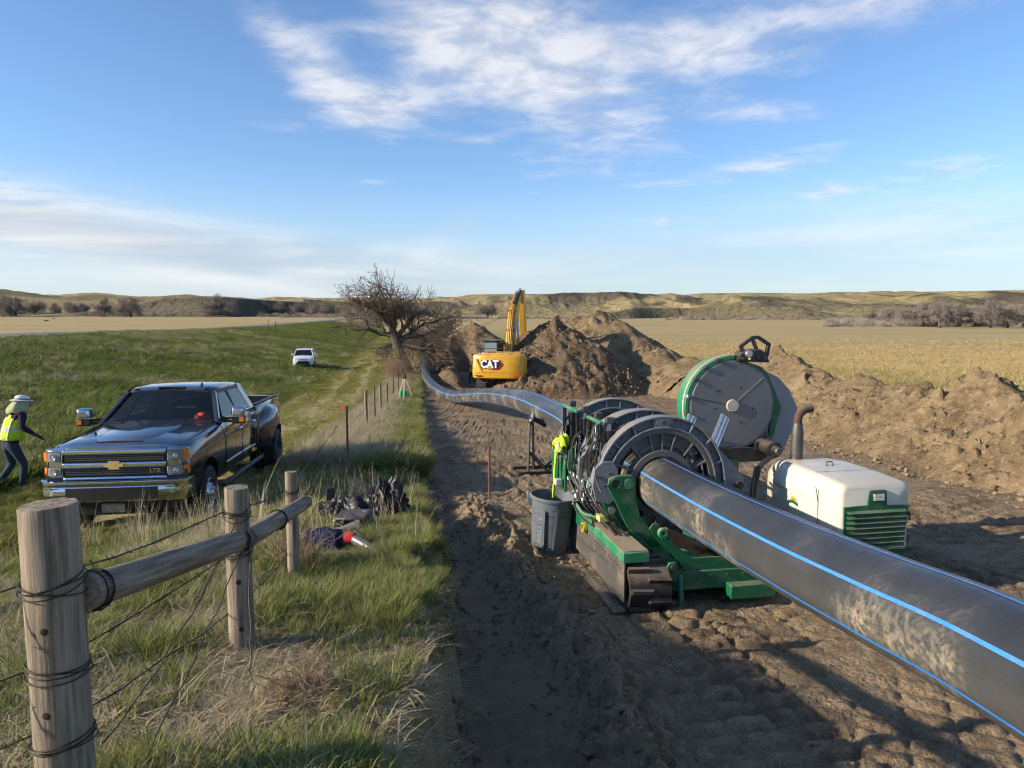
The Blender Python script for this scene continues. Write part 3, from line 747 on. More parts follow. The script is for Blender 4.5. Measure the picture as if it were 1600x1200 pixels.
# hydraulic hoses: a bundle from the manifold down to the chassis and loops up to the cylinders
rh = random.Random(3)
for i in range(46):
    a = Vector((rh.uniform(-.92, -.62), rh.uniform(.05, 1.1), HC + rh.uniform(-.30, .02)))
    c = Vector((rh.uniform(-.50, -.36), rh.uniform(-.35, .35), rh.uniform(.46, .60)))
    m1 = a + Vector((rh.uniform(-.06, .02), rh.uniform(-.25, 0), -rh.uniform(.12, .28))); m2 = c + Vector((rh.uniform(-.14, -.02), rh.uniform(0, .3), rh.uniform(.05, .2)))
    pts = [(1 - t) ** 3 * a + 3 * t * (1 - t) ** 2 * m1 + 3 * t * t * (1 - t) * m2 + t ** 3 * c for t in np.linspace(0, 1, 12)]
    hs = P_('hydraulic_hose', MB().tube(pts, .0125, 6), M_HOSE)
    P_('hose_fitting', MB().tube([a, a.lerp(m1, .16)], .018, 6), M_STEEL, hs)
for i in range(22):
    y = rh.choice((.20, .62, 1.18, 1.80)) + rh.uniform(-.05, .05); a = Vector((-.66, y, HC + rh.uniform(.30, .6))); c = Vector((rh.uniform(-.84, -.7), y + rh.uniform(-.4, .3), HC - rh.uniform(.0, .2)))
    mid = (a + c) / 2 + Vector((-rh.uniform(.06, .20), rh.uniform(-.2, .2), rh.uniform(.05, .3)))
    pts = [(1 - t) ** 2 * a + 2 * t * (1 - t) * mid + t * t * c for t in np.linspace(0, 1, 12)]
    P_('hydraulic_hose', MB().tube(pts, .011, 6), M_HOSE)
P_('hydraulic_hose', MB().tube([(-.58, .3, HC + .72), (-.66, .28, HC + .3), (-.74, .26, HC - .1), (-.74, .22, HC - .28)], .010, 6), M_HOSE)
for i in range(26):
    a = Vector((-.80 + rh.uniform(0, .16), rh.uniform(.1, 1.2), HC - .36 + rh.uniform(-.06, .30)))
    P_('hose_fitting', MB().tube([a, a + Vector((rh.uniform(-.05, .02), rh.uniform(-.04, .04), rh.uniform(-.05, .05)))], rh.uniform(.012, .022), 6), rh.choice((M_STEEL, M_DSTEEL, M_DSTEEL)))

for i in range(5):                                     # slack pale signal cables looped between the clamp cylinders
    y = .15 + .12 * i; P_('signal_cable', MB().tube([(-.66, y, HC + .66), (-.74, y + rh.uniform(-.1, .1), HC + .52), (-.80, y + rh.uniform(0, .2), HC + .34), (-.74, y + rh.uniform(.1, .3), HC + .26), (-.68, y + .2, HC + .40), (-.64, y + .3, HC + .62)], .006, 5), M_STEEL if i % 2 else M_HOSE)
for y in (.0, .60, 1.78):                              # bolts round every jaw flange
    for d in range(8, 172, 14):
        c = Vector((math.cos(R(d)) * .789, y - .004, HC + math.sin(R(d)) * .789)); P_('flange_bolt', MB().cyl(c, c + Vector((0, -.012, 0)), .009, seg=6), M_DSTEEL)
for q in range(6):
    P_('beam_bolt', MB().cyl((-.10 + q * .2, -.675, .32), (-.10 + q * .2, -.658, .32), .016, seg=6), M_DSTEEL)
# facer: a cutting drum swung out to the right
fc = Vector((1.36, 1.0, 1.97)); FD = frame(fc, (0, -1, 0), (1, 0, 0))
drum = P_('facer_drum', MB().lathe([(.56, .02), (.59, .028), (.606, .028), (.612, .015), (.612, -.26), (.56, -.27)], 64, FD), M_ALU)
P_('facer_rim', MB().sector(.612, .660, R(88), R(214), -.24, .028, 40, Matrix.Translation(fc) @ Matrix(((1, 0, 0, 0), (0, 0, -1, 0), (0, 1, 0, 0), (0, 0, 0, 1)))), M_GREEN_L, drum, bev=.004)
P_('facer_disc', MB().lathe([(0.0, .036), (.578, .036), (.594, .022), (.594, -.02), (0, -.02)], 64, FD), M_ALU)
P_('facer_back', MB().lathe([(0, -.25), (.57, -.25), (.57, -.22), (0, -.22)], 48, FD), M_ALU)
disc_hub = P_('facer_hub', MB().lathe([(0, .062), (.078, .062), (.085, .055), (.085, .03), (0, .03)], 28, FD), M_CREAM)
for a, r in ((140, .30), (133, .27), (62, .26), (-8, .30), (-60, .26), (-118, .26), (188, .24)):
    c = fc + Vector((math.cos(R(a)) * r, -.031, math.sin(R(a)) * r)); P_('disc_hole', MB().cyl(c, c + Vector((0, -.010, 0)), .013, seg=10), M_BLACK, disc_hub)
for a, wd, mt in ((168, .008, M_BLACK), (40, .014, M_ALU_L)):
    M = Matrix.Translation(fc) @ Matrix.Rotation(-R(a), 4, 'Y'); P_('blade_slot', MB().box(.09, .575, -.040, -.0355, -wd / 2, wd / 2, M), mt, disc_hub)
P_('rim_guard', MB().tube([fc + Vector((math.cos(a) * .668, .02, math.sin(a) * .668)) for a in np.linspace(R(82), R(212), 30)], .014, 8), M_CREAM)
for a in (110, 128, 146, 168, 188):
    c = fc + Vector((math.cos(R(a)) * .645, -.03, math.sin(R(a)) * .645)); P_('rim_latch', MB().box(-.028, .028, -.03, .10, -.018, .018, Matrix.Translation(c) @ Matrix.Rotation(-R(a + 90), 4, 'Y')), M_DSTEEL if a != 168 else M_STEEL, bev=.005)
# green kinked strap and pale octagon shroud on the right
S = lambda y: Matrix(((1, 0, 0, 0), (0, 0, 1, y), (0, 1, 0, 0), (0, 0, 0, 1)))
P_('facer_strap', MB().prism([(1.55, 2.56), (1.80, 2.47), (1.90, 2.36), (2.10, 1.92), (1.99, 1.52), (1.93, 1.55), (1.95, 1.80), (1.985, 1.97), (1.90, 2.20), (1.78, 2.38), (1.55, 2.50)], -.02, .02, S(1.02)), M_GREEN, bev=.004)
P_('facer_shroud', MB().prism([(1.70, 2.48), (1.92, 2.42), (2.14, 2.31), (2.31, 2.14), (2.44, 1.88), (2.36, 1.55), (2.25, 1.30), (2.0, 1.18), (1.6, 1.20), (1.25, 1.30), (1.05, 1.42), (1.3, 1.6)], 0, .012, S(1.16)), M_ALU_L)
P_('shroud_guard', MB().prism([(1.1, 1.44), (1.9, 1.44), (2.05, 1.60), (2.02, 1.30), (1.75, 1.20), (1.3, 1.24)], 0, .01, S(1.10)), M_ALU)
# drive head with handle on top
dh = P_('facer_drive', MB().prism([(1.40, 2.56), (1.84, 2.54), (1.78, 2.66), (1.70, 2.72), (1.48, 2.70), (1.40, 2.64)], -.12, .10, S(1.0)), M_BLACK, bev=.012)
hd = MB()
hp = [(1.46, 2.70), (1.44, 2.76), (1.60, 2.87), (1.68, 2.875), (1.84, 2.78), (1.80, 2.58)]
for a, c in zip(hp[:-1], hp[1:]):
    d = Vector((c[0] - a[0], 0, c[1] - a[1])); hd.box(-.01, d.length + .01, -.09, -.04, -.022, .022, Matrix.Translation((a[0], 1.0, a[1])) @ Matrix.Rotation(-math.atan2(d.z, d.x), 4, 'Y'))
a, c = (1.60, 2.86), (1.72, 2.60); d = Vector((c[0] - a[0], 0, c[1] - a[1])); hd.box(0, d.length, -.088, -.042, -.02, .02, Matrix.Translation((a[0], 1.0, a[1])) @ Matrix.Rotation(-math.atan2(d.z, d.x), 4, 'Y'))
P_('drive_handle', hd, M_BLACK, dh, bev=.005)
P_('drive_gauge', MB().lathe([(0, .03), (.042, .03), (.05, .02), (.05, -.03)], 16, frame((1.52, .87, 2.66), (0, -1, 0))), M_STEEL, dh)
P_('drive_knob', MB().ball((1.535, .86, 2.595), .018), M_YEL, dh)
for x, z in ((1.44, 2.60), (1.66, 2.62), (1.76, 2.60)): P_('drive_bolt', MB().cyl((x, .86, z), (x, .90, z), .018, seg=8), M_DSTEEL, dh)
mo = P_('facer_motor', MB().tube([(1.80, .55, 1.42), (1.80, .62, 1.42), (1.80, .63, 1.42), (1.80, 1.0, 1.42)], [.06, .06, .105, .105], 20), M_BLACK)
P_('motor_cap', MB().lathe([(0, .02), (.04, .02), (.055, 0), (.055, -.03)], 18, frame((1.80, .535, 1.42), (0, -1, 0))), M_DSTEEL, mo)
P_('facer_swing_arm', MB().prism([(.95, 1.20), (1.9, 1.22), (1.95, 1.36), (1.5, 1.42), (1.0, 1.40)], 0, .10, S(.92)), M_BLACK, bev=.01)
P_('facer_pedestal', MB().box(1.10, 1.40, .80, 1.2, .44, 1.26), M_GREEN, bev=.015)
for p0, p1 in (((.70, .22, 1.50), (.98, .42, 1.90)), ((.52, .66, 1.52), (.72, .80, 1.86))):
    a, c = Vector(p0), Vector(p1); d = (c - a).normalized(); sd_ = Vector((0, 1, 0)).cross(d).normalized()
    u = MB()
    for q in (-.045, .045):
        o_ = sd_ * q; u.tube([a + o_, c + o_], .022, 8)
    u.tube([c - sd_ * .06, c + sd_ * .06], .026, 8); u.tube([a.lerp(c, .45) - sd_ * .05, a.lerp(c, .45) + sd_ * .05], .02, 8); u.tube([a, c], .03, 8)
    la = P_('clamp_screw', u, M_STEEL)
    P_('screw_yoke', MB().box(a.x - .09, a.x + .09, a.y - .05, a.y + .06, a.z - .09, a.z + .02), M_ALU, la, bev=.01)
    P_('yoke_pin', MB().cyl((a.x - .04, a.y - .07, a.z - .03), (a.x - .04, a.y + .07, a.z - .03), .022, seg=10), M_DSTEEL, la)
for o_ in (0, .05):
    P_('hydraulic_hose', MB().tube([(1.78, .62 + o_, 1.34), (1.60, .50 + o_, 1.30), (1.40 - o_, .30, 1.26), (1.26 - o_, .12, 1.08), (1.20 - o_, .05, .82), (1.2, .05, .5)], .022, 8), M_HOSE)
P_('hydraulic_hose', MB().tube([(.75, .5, 1.4), (.9, .3, 1.3), (1.0, .25, 1.1), (1.02, .2, .6)], .018, 8), M_HOSE)

# engine cover: rounded cream shell, green louvred panel, work light, badge
def shell_ring(y, x0, x1, zt, rnd, zb=.58):
    pts = [(x0, y, zb)]
    for a in np.linspace(180, 90, 7): pts.append((x0 + rnd + rnd * math.cos(R(a)), y, zt - rnd + rnd * math.sin(R(a))))
    for a in np.linspace(90, 0, 7): pts.append((x1 - rnd + rnd * math.cos(R(a)), y, zt - rnd + rnd * math.sin(R(a))))
    pts.append((x1, y, zb)); return pts
rings = [shell_ring(y, x0, x1, zt, r) for y, x0, x1, zt, r in (
    (-.93, 1.72, 2.48, 1.27, .05), (-.915, 1.685, 2.515, 1.315, .075), (-.89, 1.675, 2.525, 1.335, .09), (-.4, 1.66, 2.54, 1.355, .10), (.10, 1.66, 2.54, 1.36, .12), (.45, 1.68, 2.52, 1.34, .16), (.70, 1.75, 2.45, 1.27, .22), (.82, 1.84, 2.36, 1.15, .24))]
cover = P_('engine_cover', MB().loft(rings), M_WHITE, smooth=R(50))
P_('cover_moulding', MB().loft([[(1.655 + q, y, 1.05 + h) for q, y, h in ((0, -.55, .0), (0, -.5, .16), (.02, -.3, .24), (.02, .05, .26), (0, .3, .2), (0, .42, .1), (0, .40, .0))],
                                [(1.635 + q, y, 1.06 + h * .92) for q, y, h in ((0, -.53, .0), (0, -.49, .15), (.03, -.3, .22), (.03, .05, .24), (0, .29, .18), (0, .40, .1), (0, .38, .0))]]), M_WHITE, cover, bev=.008)
pan = P_('louvre_panel', MB().prism([(1.72, .60), (1.70, 1.09), (1.99, 1.10), (2.0, 1.25), (2.02, 1.265), (2.20, 1.265), (2.22, 1.25), (2.23, 1.09), (2.505, 1.08), (2.46, .60)], -.016, 0, S(-.932)), M_GREEN, cover, bev=.006)
for k in range(8):
    z = .625 + k * .057; M = Matrix.Translation((2.09, -.962, z)) @ Matrix.Rotation(R(32), 4, 'X'); P_('louvre_slat', MB().box(-.355, .365, -.022, .022, -.006, .006, M), M_GREEN, pan)
lt = P_('work_light', MB().box(2.045, 2.18, -.968, -.949, 1.145, 1.225), M_STEEL, cover, bev=.005)
for i in range(5):
    for j in range(2):
        c = (2.062 + i * .025, -.969, 1.167 + j * .036); P_('light_cell', MB().box(c[0] - .010, c[0] + .010, -.972, -.9685, c[2] - .014, c[2] + .014), paint('lens', (.75, .75, .72), .15, dust=0) if i + j == 0 else bpy.data.materials['lens'], lt)
for x in (1.80, 2.40): P_('cover_seam', MB().box(1.652, 1.656, -.55, -.545, .62, 1.2) if x < 2 else MB().box(1.70, 2.50, -.40, -.394, 1.3605, 1.3625), M_DSTEEL, cover)
for y in (-.70, .25): P_('side_latch', MB().box(1.640, 1.662, y - .035, y + .035, .66, .72), M_BLACK, cover, bev=.005)
for z in (.70, .95): P_('hinge', MB().cyl((2.512, -.955, z - .04), (2.512, -.955, z + .04), .010, seg=8), M_DSTEEL, cover)
P_('lift_eye', MB().tube([(2.06, -.1, 1.355), (2.06, -.08, 1.40), (2.14, -.08, 1.40), (2.14, -.1, 1.355)], .010, 6), M_DSTEEL, cover)
P_('cover_latch', MB().lathe([(0, .012), (.022, .012), (.028, 0)], 14, frame((2.512, -.925, .98), (0, -1, 0))), M_BLACK, cover)
# round badge on the side: a yellow sun over a green banner
bd = MB(); bd.prism([(math.cos(R(a)) * .065, math.sin(R(a)) * .065) for a in range(0, 181, 15)], 0, .003, frame((1.655, -.06, .93), (-1, 0, 0), (0, -1, 0)))
badge = P_('sun_badge', bd, M_YEL, cover)
P_('badge_sun', MB().prism([(math.cos(R(a)) * .04, math.sin(R(a)) * .04) for a in range(0, 181, 20)], .003, .005, frame((1.655, -.06, .93), (-1, 0, 0), (0, -1, 0))), paint('orange_print', (.55, .16, .02), .5, dust=0), badge)
P_('badge_banner', MB().prism([(-.10, -.035), (-.085, .005), (0, .022), (.085, .005), (.10, -.035), (0, -.016)], .003, .006, frame((1.655, -.06, .925), (-1, 0, 0), (0, -1, 0))), M_GREEN, badge)
ex = P_('exhaust_stack', MB().tube([(1.98, .42, 1.28), (1.98, .42, 1.52), (1.98, .42, 1.70), (1.98, .42, 1.80)], [.075, .075, .075, .055], 20), M_DSTEEL)
P_('exhaust_elbow', MB().tube([(1.98, .42, 1.79)] + [(1.98 + .14 - .14 * math.cos(R(a)), .42, 1.84 + .14 * math.sin(R(a))) for a in range(0, 81, 10)] + [(2.17, .42, 1.985)], .052, 16, caps=False), M_RUST, ex)
P_('engine_base', MB().box(1.60, 2.56, -.86, .85, .44, .585), M_GREEN, bev=.012)
P_('fuel_tank', MB().box(.25, 1.48, -.40, 1.7, .44, .74), M_GREEN, bev=.02)
# ------------------------------------------------------------------ HDPE pipe
PR = .305
pipe_mat, n, b = new_mat('black_polyethylene')
O = pos(n); nn1 = n.noise(O, 1.1, 6, .6); nn2 = n.noise(n.vm('MULTIPLY', O, (5, 22, 22)), 1.0, 5, .65); nn3 = n.noise(O, 60, 3, .6)
ndown = n.sep(n.new('ShaderNodeNewGeometry').outputs['Normal'])[2]
low = n.ss(ndown, .62, -.25)
mud = n.m('MULTIPLY', n.m('MULTIPLY', n.ss(nn1, .46, .66), n.ss(nn2, .40, .62)), n.m('ADD', n.m('MULTIPLY', low, .75), .18), clamp=True)
film = n.m('ADD', n.ss(nn1, .3, .75, .08, .30), n.m('MULTIPLY', low, .30))
c = n.mix(film, (.016, .0175, .020), (.140, .138, .132)); c = n.mix(mud, c, (.42, .34, .22))
swirl = n.new('ShaderNodeTexWave', wave_type='RINGS'); n.put(swirl.inputs['Vector'], n.vm('MULTIPLY', O, (2.2, 2.2, 2.2))); swirl.inputs['Scale'].default_value = 3.0; swirl.inputs['Distortion'].default_value = 9.0; swirl.inputs['Detail'].default_value = 3.0
c = n.mix(n.m('MULTIPLY', n.ss(swirl.outputs['Fac'], .86, 1.0), n.ss(nn1, .42, .7, 0, .20)), c, (.34, .31, .26))
c = n.mix(n.ss(nn3, .66, .76, 0, .25), c, (.28, .26, .22))
n.put(b.inputs['Base Color'], c); n.put(b.inputs['Roughness'], n.m('ADD', n.ss(nn2, .3, .7, .27, .42), n.m('MULTIPLY', mud, .4)))
n.put(b.inputs['Normal'], n.bump(n.noise(n.vm('MULTIPLY', O, (3, 3, 3)), 9, 5, .6), .12, .01))
stripe_mat = paint('blue_stripe', (.035, .22, .62), .45, dust=.25, dscale=6)
scuff_mat = paint('pale_scuff', (.13, .128, .122), .6, dust=.2)
def spline(pts, k=10):
    pts = [Vector(p) for p in pts]; out = []
    for i in range(len(pts) - 1):
        p0 = pts[max(i - 1, 0)]; p1 = pts[i]; p2 = pts[i + 1]; p3 = pts[min(i + 2, len(pts) - 1)]
        for j in range(k):
            t = j / k; out.append(.5 * ((2 * p1) + (p2 - p0) * t + (2 * p0 - 5 * p1 + 4 * p2 - p3) * t * t + (3 * p1 - p0 - 3 * p2 + p3) * t ** 3))
    out.append(pts[-1]); return out
def strip(path, ang, half, r):
    v = []; f = []
    for i, p in enumerate(path):
        t = (path[min(i + 1, len(path) - 1)] - path[max(i - 1, 0)]).normalized()
        sx = t.cross(Vector((0, 0, 1))).normalized(); up = sx.cross(t)
        for q in (-half, -half * .33, half * .33, half):
            a = ang + q; v.append(p + (sx * math.cos(a) + up * math.sin(a)) * r)
        if i:
            for j in range(3): f.append((i * 4 - 4 + j, i * 4 - 3 + j, i * 4 + 1 + j, i * 4 + j))
    m_ = MB(); m_.add(v, f); return m_
def ztube(path, r, seg, hollow=True):
    v = []; f = []; N_ = len(path)
    for rr in ((r, r - .045) if hollow else (r,)):
        for i, p in enumerate(path):
            t = (path[min(i + 1, N_ - 1)] - path[max(i - 1, 0)]).normalized(); sx = t.cross(Vector((0, 0, 1))).normalized(); up = sx.cross(t)
            for j in range(seg): a = 2 * math.pi * j / seg; v.append(p + (sx * math.cos(a) + up * math.sin(a)) * rr)
    o = N_ * seg
    for i in range(N_ - 1):
        for j in range(seg):
            j2 = (j + 1) % seg
            f.append((i * seg + j, i * seg + j2, (i + 1) * seg + j2, (i + 1) * seg + j))
            if hollow: f.append((o + i * seg + j, o + (i + 1) * seg + j, o + (i + 1) * seg + j2, o + i * seg + j2))
    if hollow:
        for i in (0, N_ - 1):
            for j in range(seg): f.append((i * seg + j, i * seg + (j + 1) % seg, o + i * seg + (j + 1) % seg, o + i * seg + j))
    m_ = MB(); m_.add(v, f); return m_
def pipe(name, label, path, stripe0, joints):
    t = thing(name, label, 'pipe', path[0])
    off_ = -path[0]; pth = [p + off_ for p in path]
    ztube(pth, PR, 56).build('pipe_wall', pipe_mat, t, smooth=3.2)
    for k in range(6): strip(pth, stripe0 + R(60) * k, .038, PR + .0018).build('blue_stripe', stripe_mat, t, smooth=3.2)
    for i in joints:
        q = pth[i]; d = (pth[i + 1] - pth[i - 1]).normalized(); mb = MB()
        mb.lathe([(PR, -.022), (PR + .016, -.018), (PR + .018, -.006), (PR + .006, 0), (PR + .018, .006), (PR + .016, .018), (PR, .022)], 48, frame(q, d)); mb.build('weld_bead', pipe_mat, t, smooth=3.2)
    return t, pth
near_local = [(-2.2, -15, 1.66), (-1.1, -10, 1.64), (-.46, -6.5, 1.585), (-.22, -5.0, 1.49), (-.13, -4.0, 1.385), (-.06, -3, 1.29), (-.012, -1.5, 1.215), (0, 0, HC), (0, 1.18, HC)]
near_path = spline([FM @ Vector(p) for p in near_local], 8)
np_t, npth = pipe('water_pipe', 'scuffed black pipe with blue stripes running from the machine past the camera', near_path, R(150), [])
far_local = [FM @ Vector(p) for p in ((0, 1.21, HC), (0, 2.2, HC))]
far_pts = far_local + [Vector(p) for p in ((1.22, 12.8, 2.22), (.97, 16.3, 1.99), (.27, 20.2, 1.83), (-.86, 28.5, 1.00), (-1.92, 33.5, .40), (-3.03, 38.0, -.14), (-4.42, 43.0, -.32), (-6.28, 53.0, -.44), (-8.65, 71.0, -.62), (-10.6, 86.5, -.66), (-10.7, 91.5, -.36), (-9.4, 96.5, -.08), (-7.7, 98.5, -.70), (-6.6, 99, -1.6))]
far_path = spline(far_pts, 9)
fp_t, fpth = pipe('water_pipe', 'grey-black pipe snaking from the machine toward the bare tree', far_path, R(100), [14, 38, 56, 70, 82, 92, 102])
# long scratches on the near pipe
rs = random.Random(5)
for k in range(0):
    i = rs.randrange(10, 44); a0 = R(rs.uniform(80, 165)); L_ = rs.choice((2, 2, 3, 4)); pts = npth[i:i + L_]
    m_ = strip([p + Vector((0, 0, 0)) for p in pts], a0, rs.uniform(.004, .008), PR + .0016); m_.build('scratch', scuff_mat, np_t, smooth=None)

# ------------------------------------------------------------------ pipe stand (roller trestle)
sx, sy = .80, 16.2; sz = hz(sx, sy)
st = thing('pipe_stand', 'dark steel roller stand propping up the far pipe', 'pipe stand', (sx, sy, sz), R(12))
for x in (-.38, .38):
    for y in (-.20, .20):
        MB().tube([(x + .62 * y, y * 1.2, 0), (x + .28 * y, y * .4, 1.12)], .030, 4).build('leg', M_BLACK, st)
    for y in (-.20, .20): MB().tube([(x, y * .9, .42), (x + (.34 if x < 0 else -.34), y * 1.5, .03)], .034, 4).build('brace', M_BLACK, st)
    MB().box(x - .05, x + .05, -.07, .07, 1.08, 1.15).build('leg_cap', M_BLACK, st)
for y in (-.30, .30): MB().box(-.72, .72, y - .035, y + .035, .0, .07).build('base_bar', M_BLACK, st)
for s_ in (-1, 1):
    a, c = Vector((.36 * s_, 0, 1.22)), Vector((.03 * s_, 0, 1.08)); d = c - a
    ro = MB().tube([a, a + d * .06, a + d * .08, a + d * .12, a + d * .14, c], [.11, .11, .10, .06, .05, .085], 20).build('roller', M_RUBBER, st)
    MB().tube([a - d * .06, a], [.115, .115], 20).build('roller_flange', M_STEEL, ro)
    MB().tube([a - d * .2, c], .02, 8).build('axle', M_DSTEEL, ro)

# ------------------------------------------------------------------ bin beside the machine
bin_mat = paint('grey_bin_plastic', (.120, .140, .160), .42, dust=.22, var=.05, dscale=2.2, bump=.05)
bx_, by_ = .50, 9.45; bz = hz(bx_, by_)
tb = thing('trash_can', 'grey round plastic trash can standing beside the machine', 'trash can', (bx_, by_, bz), R(-6)); tb.rotation_euler = (R(2), R(4), R(12)); tb.scale = (1.06, 1.06, 1.08)
ns = 72
def bin_r(z, a):
    r = .228 + .055 * (z / .70); q = (math.degrees(a) % 90)
    return r - (.010 if (8 < q < 38 or 52 < q < 82) and .08 < z < .57 else 0)
zs = [0, .012, .05, .078, .085, .30, .565, .575, .60, .66, .69]
rings = []
for z in zs: rings.append([(bin_r(z, 2 * math.pi * j / ns) * math.cos(2 * math.pi * j / ns) - (.0 if z > .02 else 0), bin_r(z, 2 * math.pi * j / ns) * math.sin(2 * math.pi * j / ns), z) for j in range(ns)])
inner = [[((.275 - (0.055 * k)) * math.cos(2 * math.pi * j / ns), (.275 - (.055 * k)) * math.sin(2 * math.pi * j / ns), .69 - .68 * k) for j in range(ns)] for k in (0, 1)]
MB().loft(rings + inner, caps=True).build('can_body', bin_mat, tb, smooth=R(30))
MB().lathe([(.278, .66), (.296, .662), (.302, .675), (.300, .70), (.288, .708), (.276, .70), (.274, .66)], 64).build('rim', bin_mat, tb)
for a in (R(165), R(-15)):
    hm = Matrix.Rotation(a, 4, 'Z')
    h = MB(hm); h.tube([(.285, -.075, .60), (.325, -.07, .60), (.335, 0, .595), (.325, .07, .60), (.285, .075, .60)], .016, 8)
    h.box(.26, .325, -.085, -.07, .58, .68); h.box(.26, .325, .07, .085, .58, .68); h.box(.26, .33, -.085, .085, .668, .682); h.build('handle', bin_mat, tb, bev=.004)
LM = Matrix.Rotation(R(-136), 4, 'Z') @ Matrix.Translation((.262, 0, .32)) @ Matrix.Rotation(R(4.5), 4, 'Y') @ Matrix(((0, 0, 1, 0), (1, 0, 0, 0), (0, 1, 0, 0), (0, 0, 0, 1)))
pn = MB(LM); pn.box(-.062, .062, -.245, .245, -.012, .004); pn.build('label_panel', bin_mat, tb, bev=.004)
lettering('lettering', 'BRUTE', .105, .003, paint('embossed_grey', (.20, .225, .25), .4, dust=.1), tb, LM @ Matrix.Translation((0, 0, .005)) @ Matrix.Rotation(R(90), 4, 'Z'), squash=1.15, bold=.002)
MB().lathe([(0, .52), (.20, .53), (.262, .50), (.25, .46), (0, .46)], 32).build('bag_liner', M_BLACK, tb)
# ------------------------------------------------------------------ vehicle materials
def glass(name, tint, alpha):
    m_, n, b = new_mat(name); n.put(b.inputs['Base Color'], (*tint, 1)); b.inputs['Roughness'].default_value = .03
    b.inputs['Alpha'].default_value = alpha; b.inputs['Specular IOR Level'].default_value = .7; return m_
M_CARBLK = paint('midnight_blue_paint', (.006, .009, .017), .14, .0, dust=.10, var=.05, coat=1.0, up=.25, dscale=2.0)
M_CHROME = paint('chrome', (.53, .58, .66), .15, 1.0, dust=.05, var=.02)
M_TRIM = paint('black_trim', (.010, .010, .010), .5, dust=.06)
M_GLASS = glass('tinted_glass', (.006, .009, .010), .72)
M_GLASS_S = glass('side_glass', (.008, .012, .016), .82)
M_LENS = glass('lamp_lens', (.55, .56, .55), .45)
M_AMBER = paint('amber_lens', (.80, .20, .02), .18, dust=0)
M_TYRE = paint('tyre_rubber', (.014, .014, .014), .8, dust=.30, bump=.2)
M_RIM = paint('polished_rim', (.60, .60, .60), .22, .9, dust=.10)
M_SEAT = paint('grey_upholstery', (.035, .034, .033), .85, dust=0)

def wheel(parent, y, x, r, w_, side, rim_r, holes=8, dished=False, mat=None, z=None):
    z = r if z is None else z
    A = frame((x, y, z), (0, side, 0), (1, 0, 0)); h = w_ / 2
    wh = thing('wheel', None, None); wh.parent = parent
    for k in ('label', 'category'):
        if k in wh: del wh[k]
    tb_ = MB(); tb_.lathe([(rim_r, -h + .02), (rim_r + .03, -h), (r - .05, -h), (r - .015, -h + .03), (r, -h + .06), (r, h - .06), (r - .015, h - .03), (r - .05, h), (rim_r + .03, h), (rim_r, h - .02)], 40, A)
    ty = tb_.build('tyre', M_TYRE, wh)
    tr = MB()
    for q in range(36):
        a = 2 * math.pi * q / 36
        for s_ in (-1, 1):
            tr.box(-.024, .024, -.004, .012, .01, h - .02, A @ Matrix.Rotation(a + (.04 if s_ > 0 else 0), 4, 'Z') @ Matrix.Translation((0, r - .004, 0)) @ Matrix.Diagonal((1, 1, s_, 1)))
    tr.build('tread', M_TYRE, ty, smooth=None)['kind'] = 'stuff'
    m_ = mat or M_RIM; c = h - .10 if dished else h + .01
    rb = MB(); rb.lathe([(rim_r, -h), (rim_r, h - .02), (rim_r - .012, h - .005), (rim_r - .03, h - .02), (rim_r - .04, c - .06), (rim_r * .62, c - .03), (rim_r * .56, c), (rim_r * .40, c + .01), (rim_r * .34, c + .05), (0, c + .055)], 40, A)
    ri = rb.build('rim', m_, wh)
    for q in range(holes):
        a = 2 * math.pi * q / holes + .2; p = A @ Vector((math.cos(a) * rim_r * .74, math.sin(a) * rim_r * .74, c - .038)); d = A.to_3x3() @ Vector((0, 0, 1))
        hm = MB(); hm.lathe([(0, .004), (rim_r * .125, .004), (rim_r * .125, -.01)], 12, frame(p, d) @ Matrix.Diagonal((1.0, 1.35, 1, 1))); hm.build('rim_hole', M_TRIM, ri)
    for q in range(8):
        a = 2 * math.pi * q / 8; p = A @ Vector((math.cos(a) * rim_r * .47, math.sin(a) * rim_r * .47, c)); d = A.to_3x3() @ Vector((0, 0, 1))
        MB().cyl(p, p + d * .035, .013, seg=6).build('lug_nut', M_CHROME, ri)
    return wh

def half_ring(x, pts):
    r = [(x, y, z) for y, z in pts]; l = [(x, -y, z) for y, z in reversed(pts) if abs(y) > 1e-6]
    return r + l
def body_ring(x, w_, zb, zt, crown, mid=.92):
    return half_ring(x, [(0, zb), (w_ - .10, zb), (w_ - .035, zb + .05), (w_ - .008, zb + .20), (w_, mid), (w_ - .006, zt - .24), (w_ - .03, zt - .10), (w_ - .065, zt - .035), (w_ - .13, zt), (w_ - .32, zt + crown * .45), (w_ * .38, zt + crown * .9), (w_ * .30, zt + crown), (0, zt + crown)])

# ------------------------------------------------------------------ pickup
TX, TY = -5.62, 10.78
tk = thing('pickup_truck', 'dark blue dually pickup truck with chrome grille parked on the grass', 'pickup truck', (TX, TY, hz(TX, TY) - .01), R(-83))
tk.rotation_euler = (0, R(-1.4), R(-83))
T = lambda name, mb, mat, parent=None, **kw: mb.build(name, mat, parent or tk, **kw)
st_ = [(.90, .91, .62, 1.20, .03), (.86, .945, .58, 1.245, .05), (.70, .975, .55, 1.29, .06), (.35, .995, .52, 1.315, .065), (0, 1.0, .50, 1.335, .07), (-.45, 1.0, .50, 1.37, .06), (-.80, 1.0, .50, 1.40, .04), (-.86, 1.0, .48, 1.415, .0), (-1.6, 1.005, .48, 1.415, 0), (-2.4, 1.005, .48, 1.415, 0), (-3.22, 1.0, .50, 1.415, 0), (-3.27, .98, .52, 1.40, 0)]
body = T('body', MB().loft([body_ring(*s) for s in st_]), [M_CARBLK, M_TRIM])
cut = []
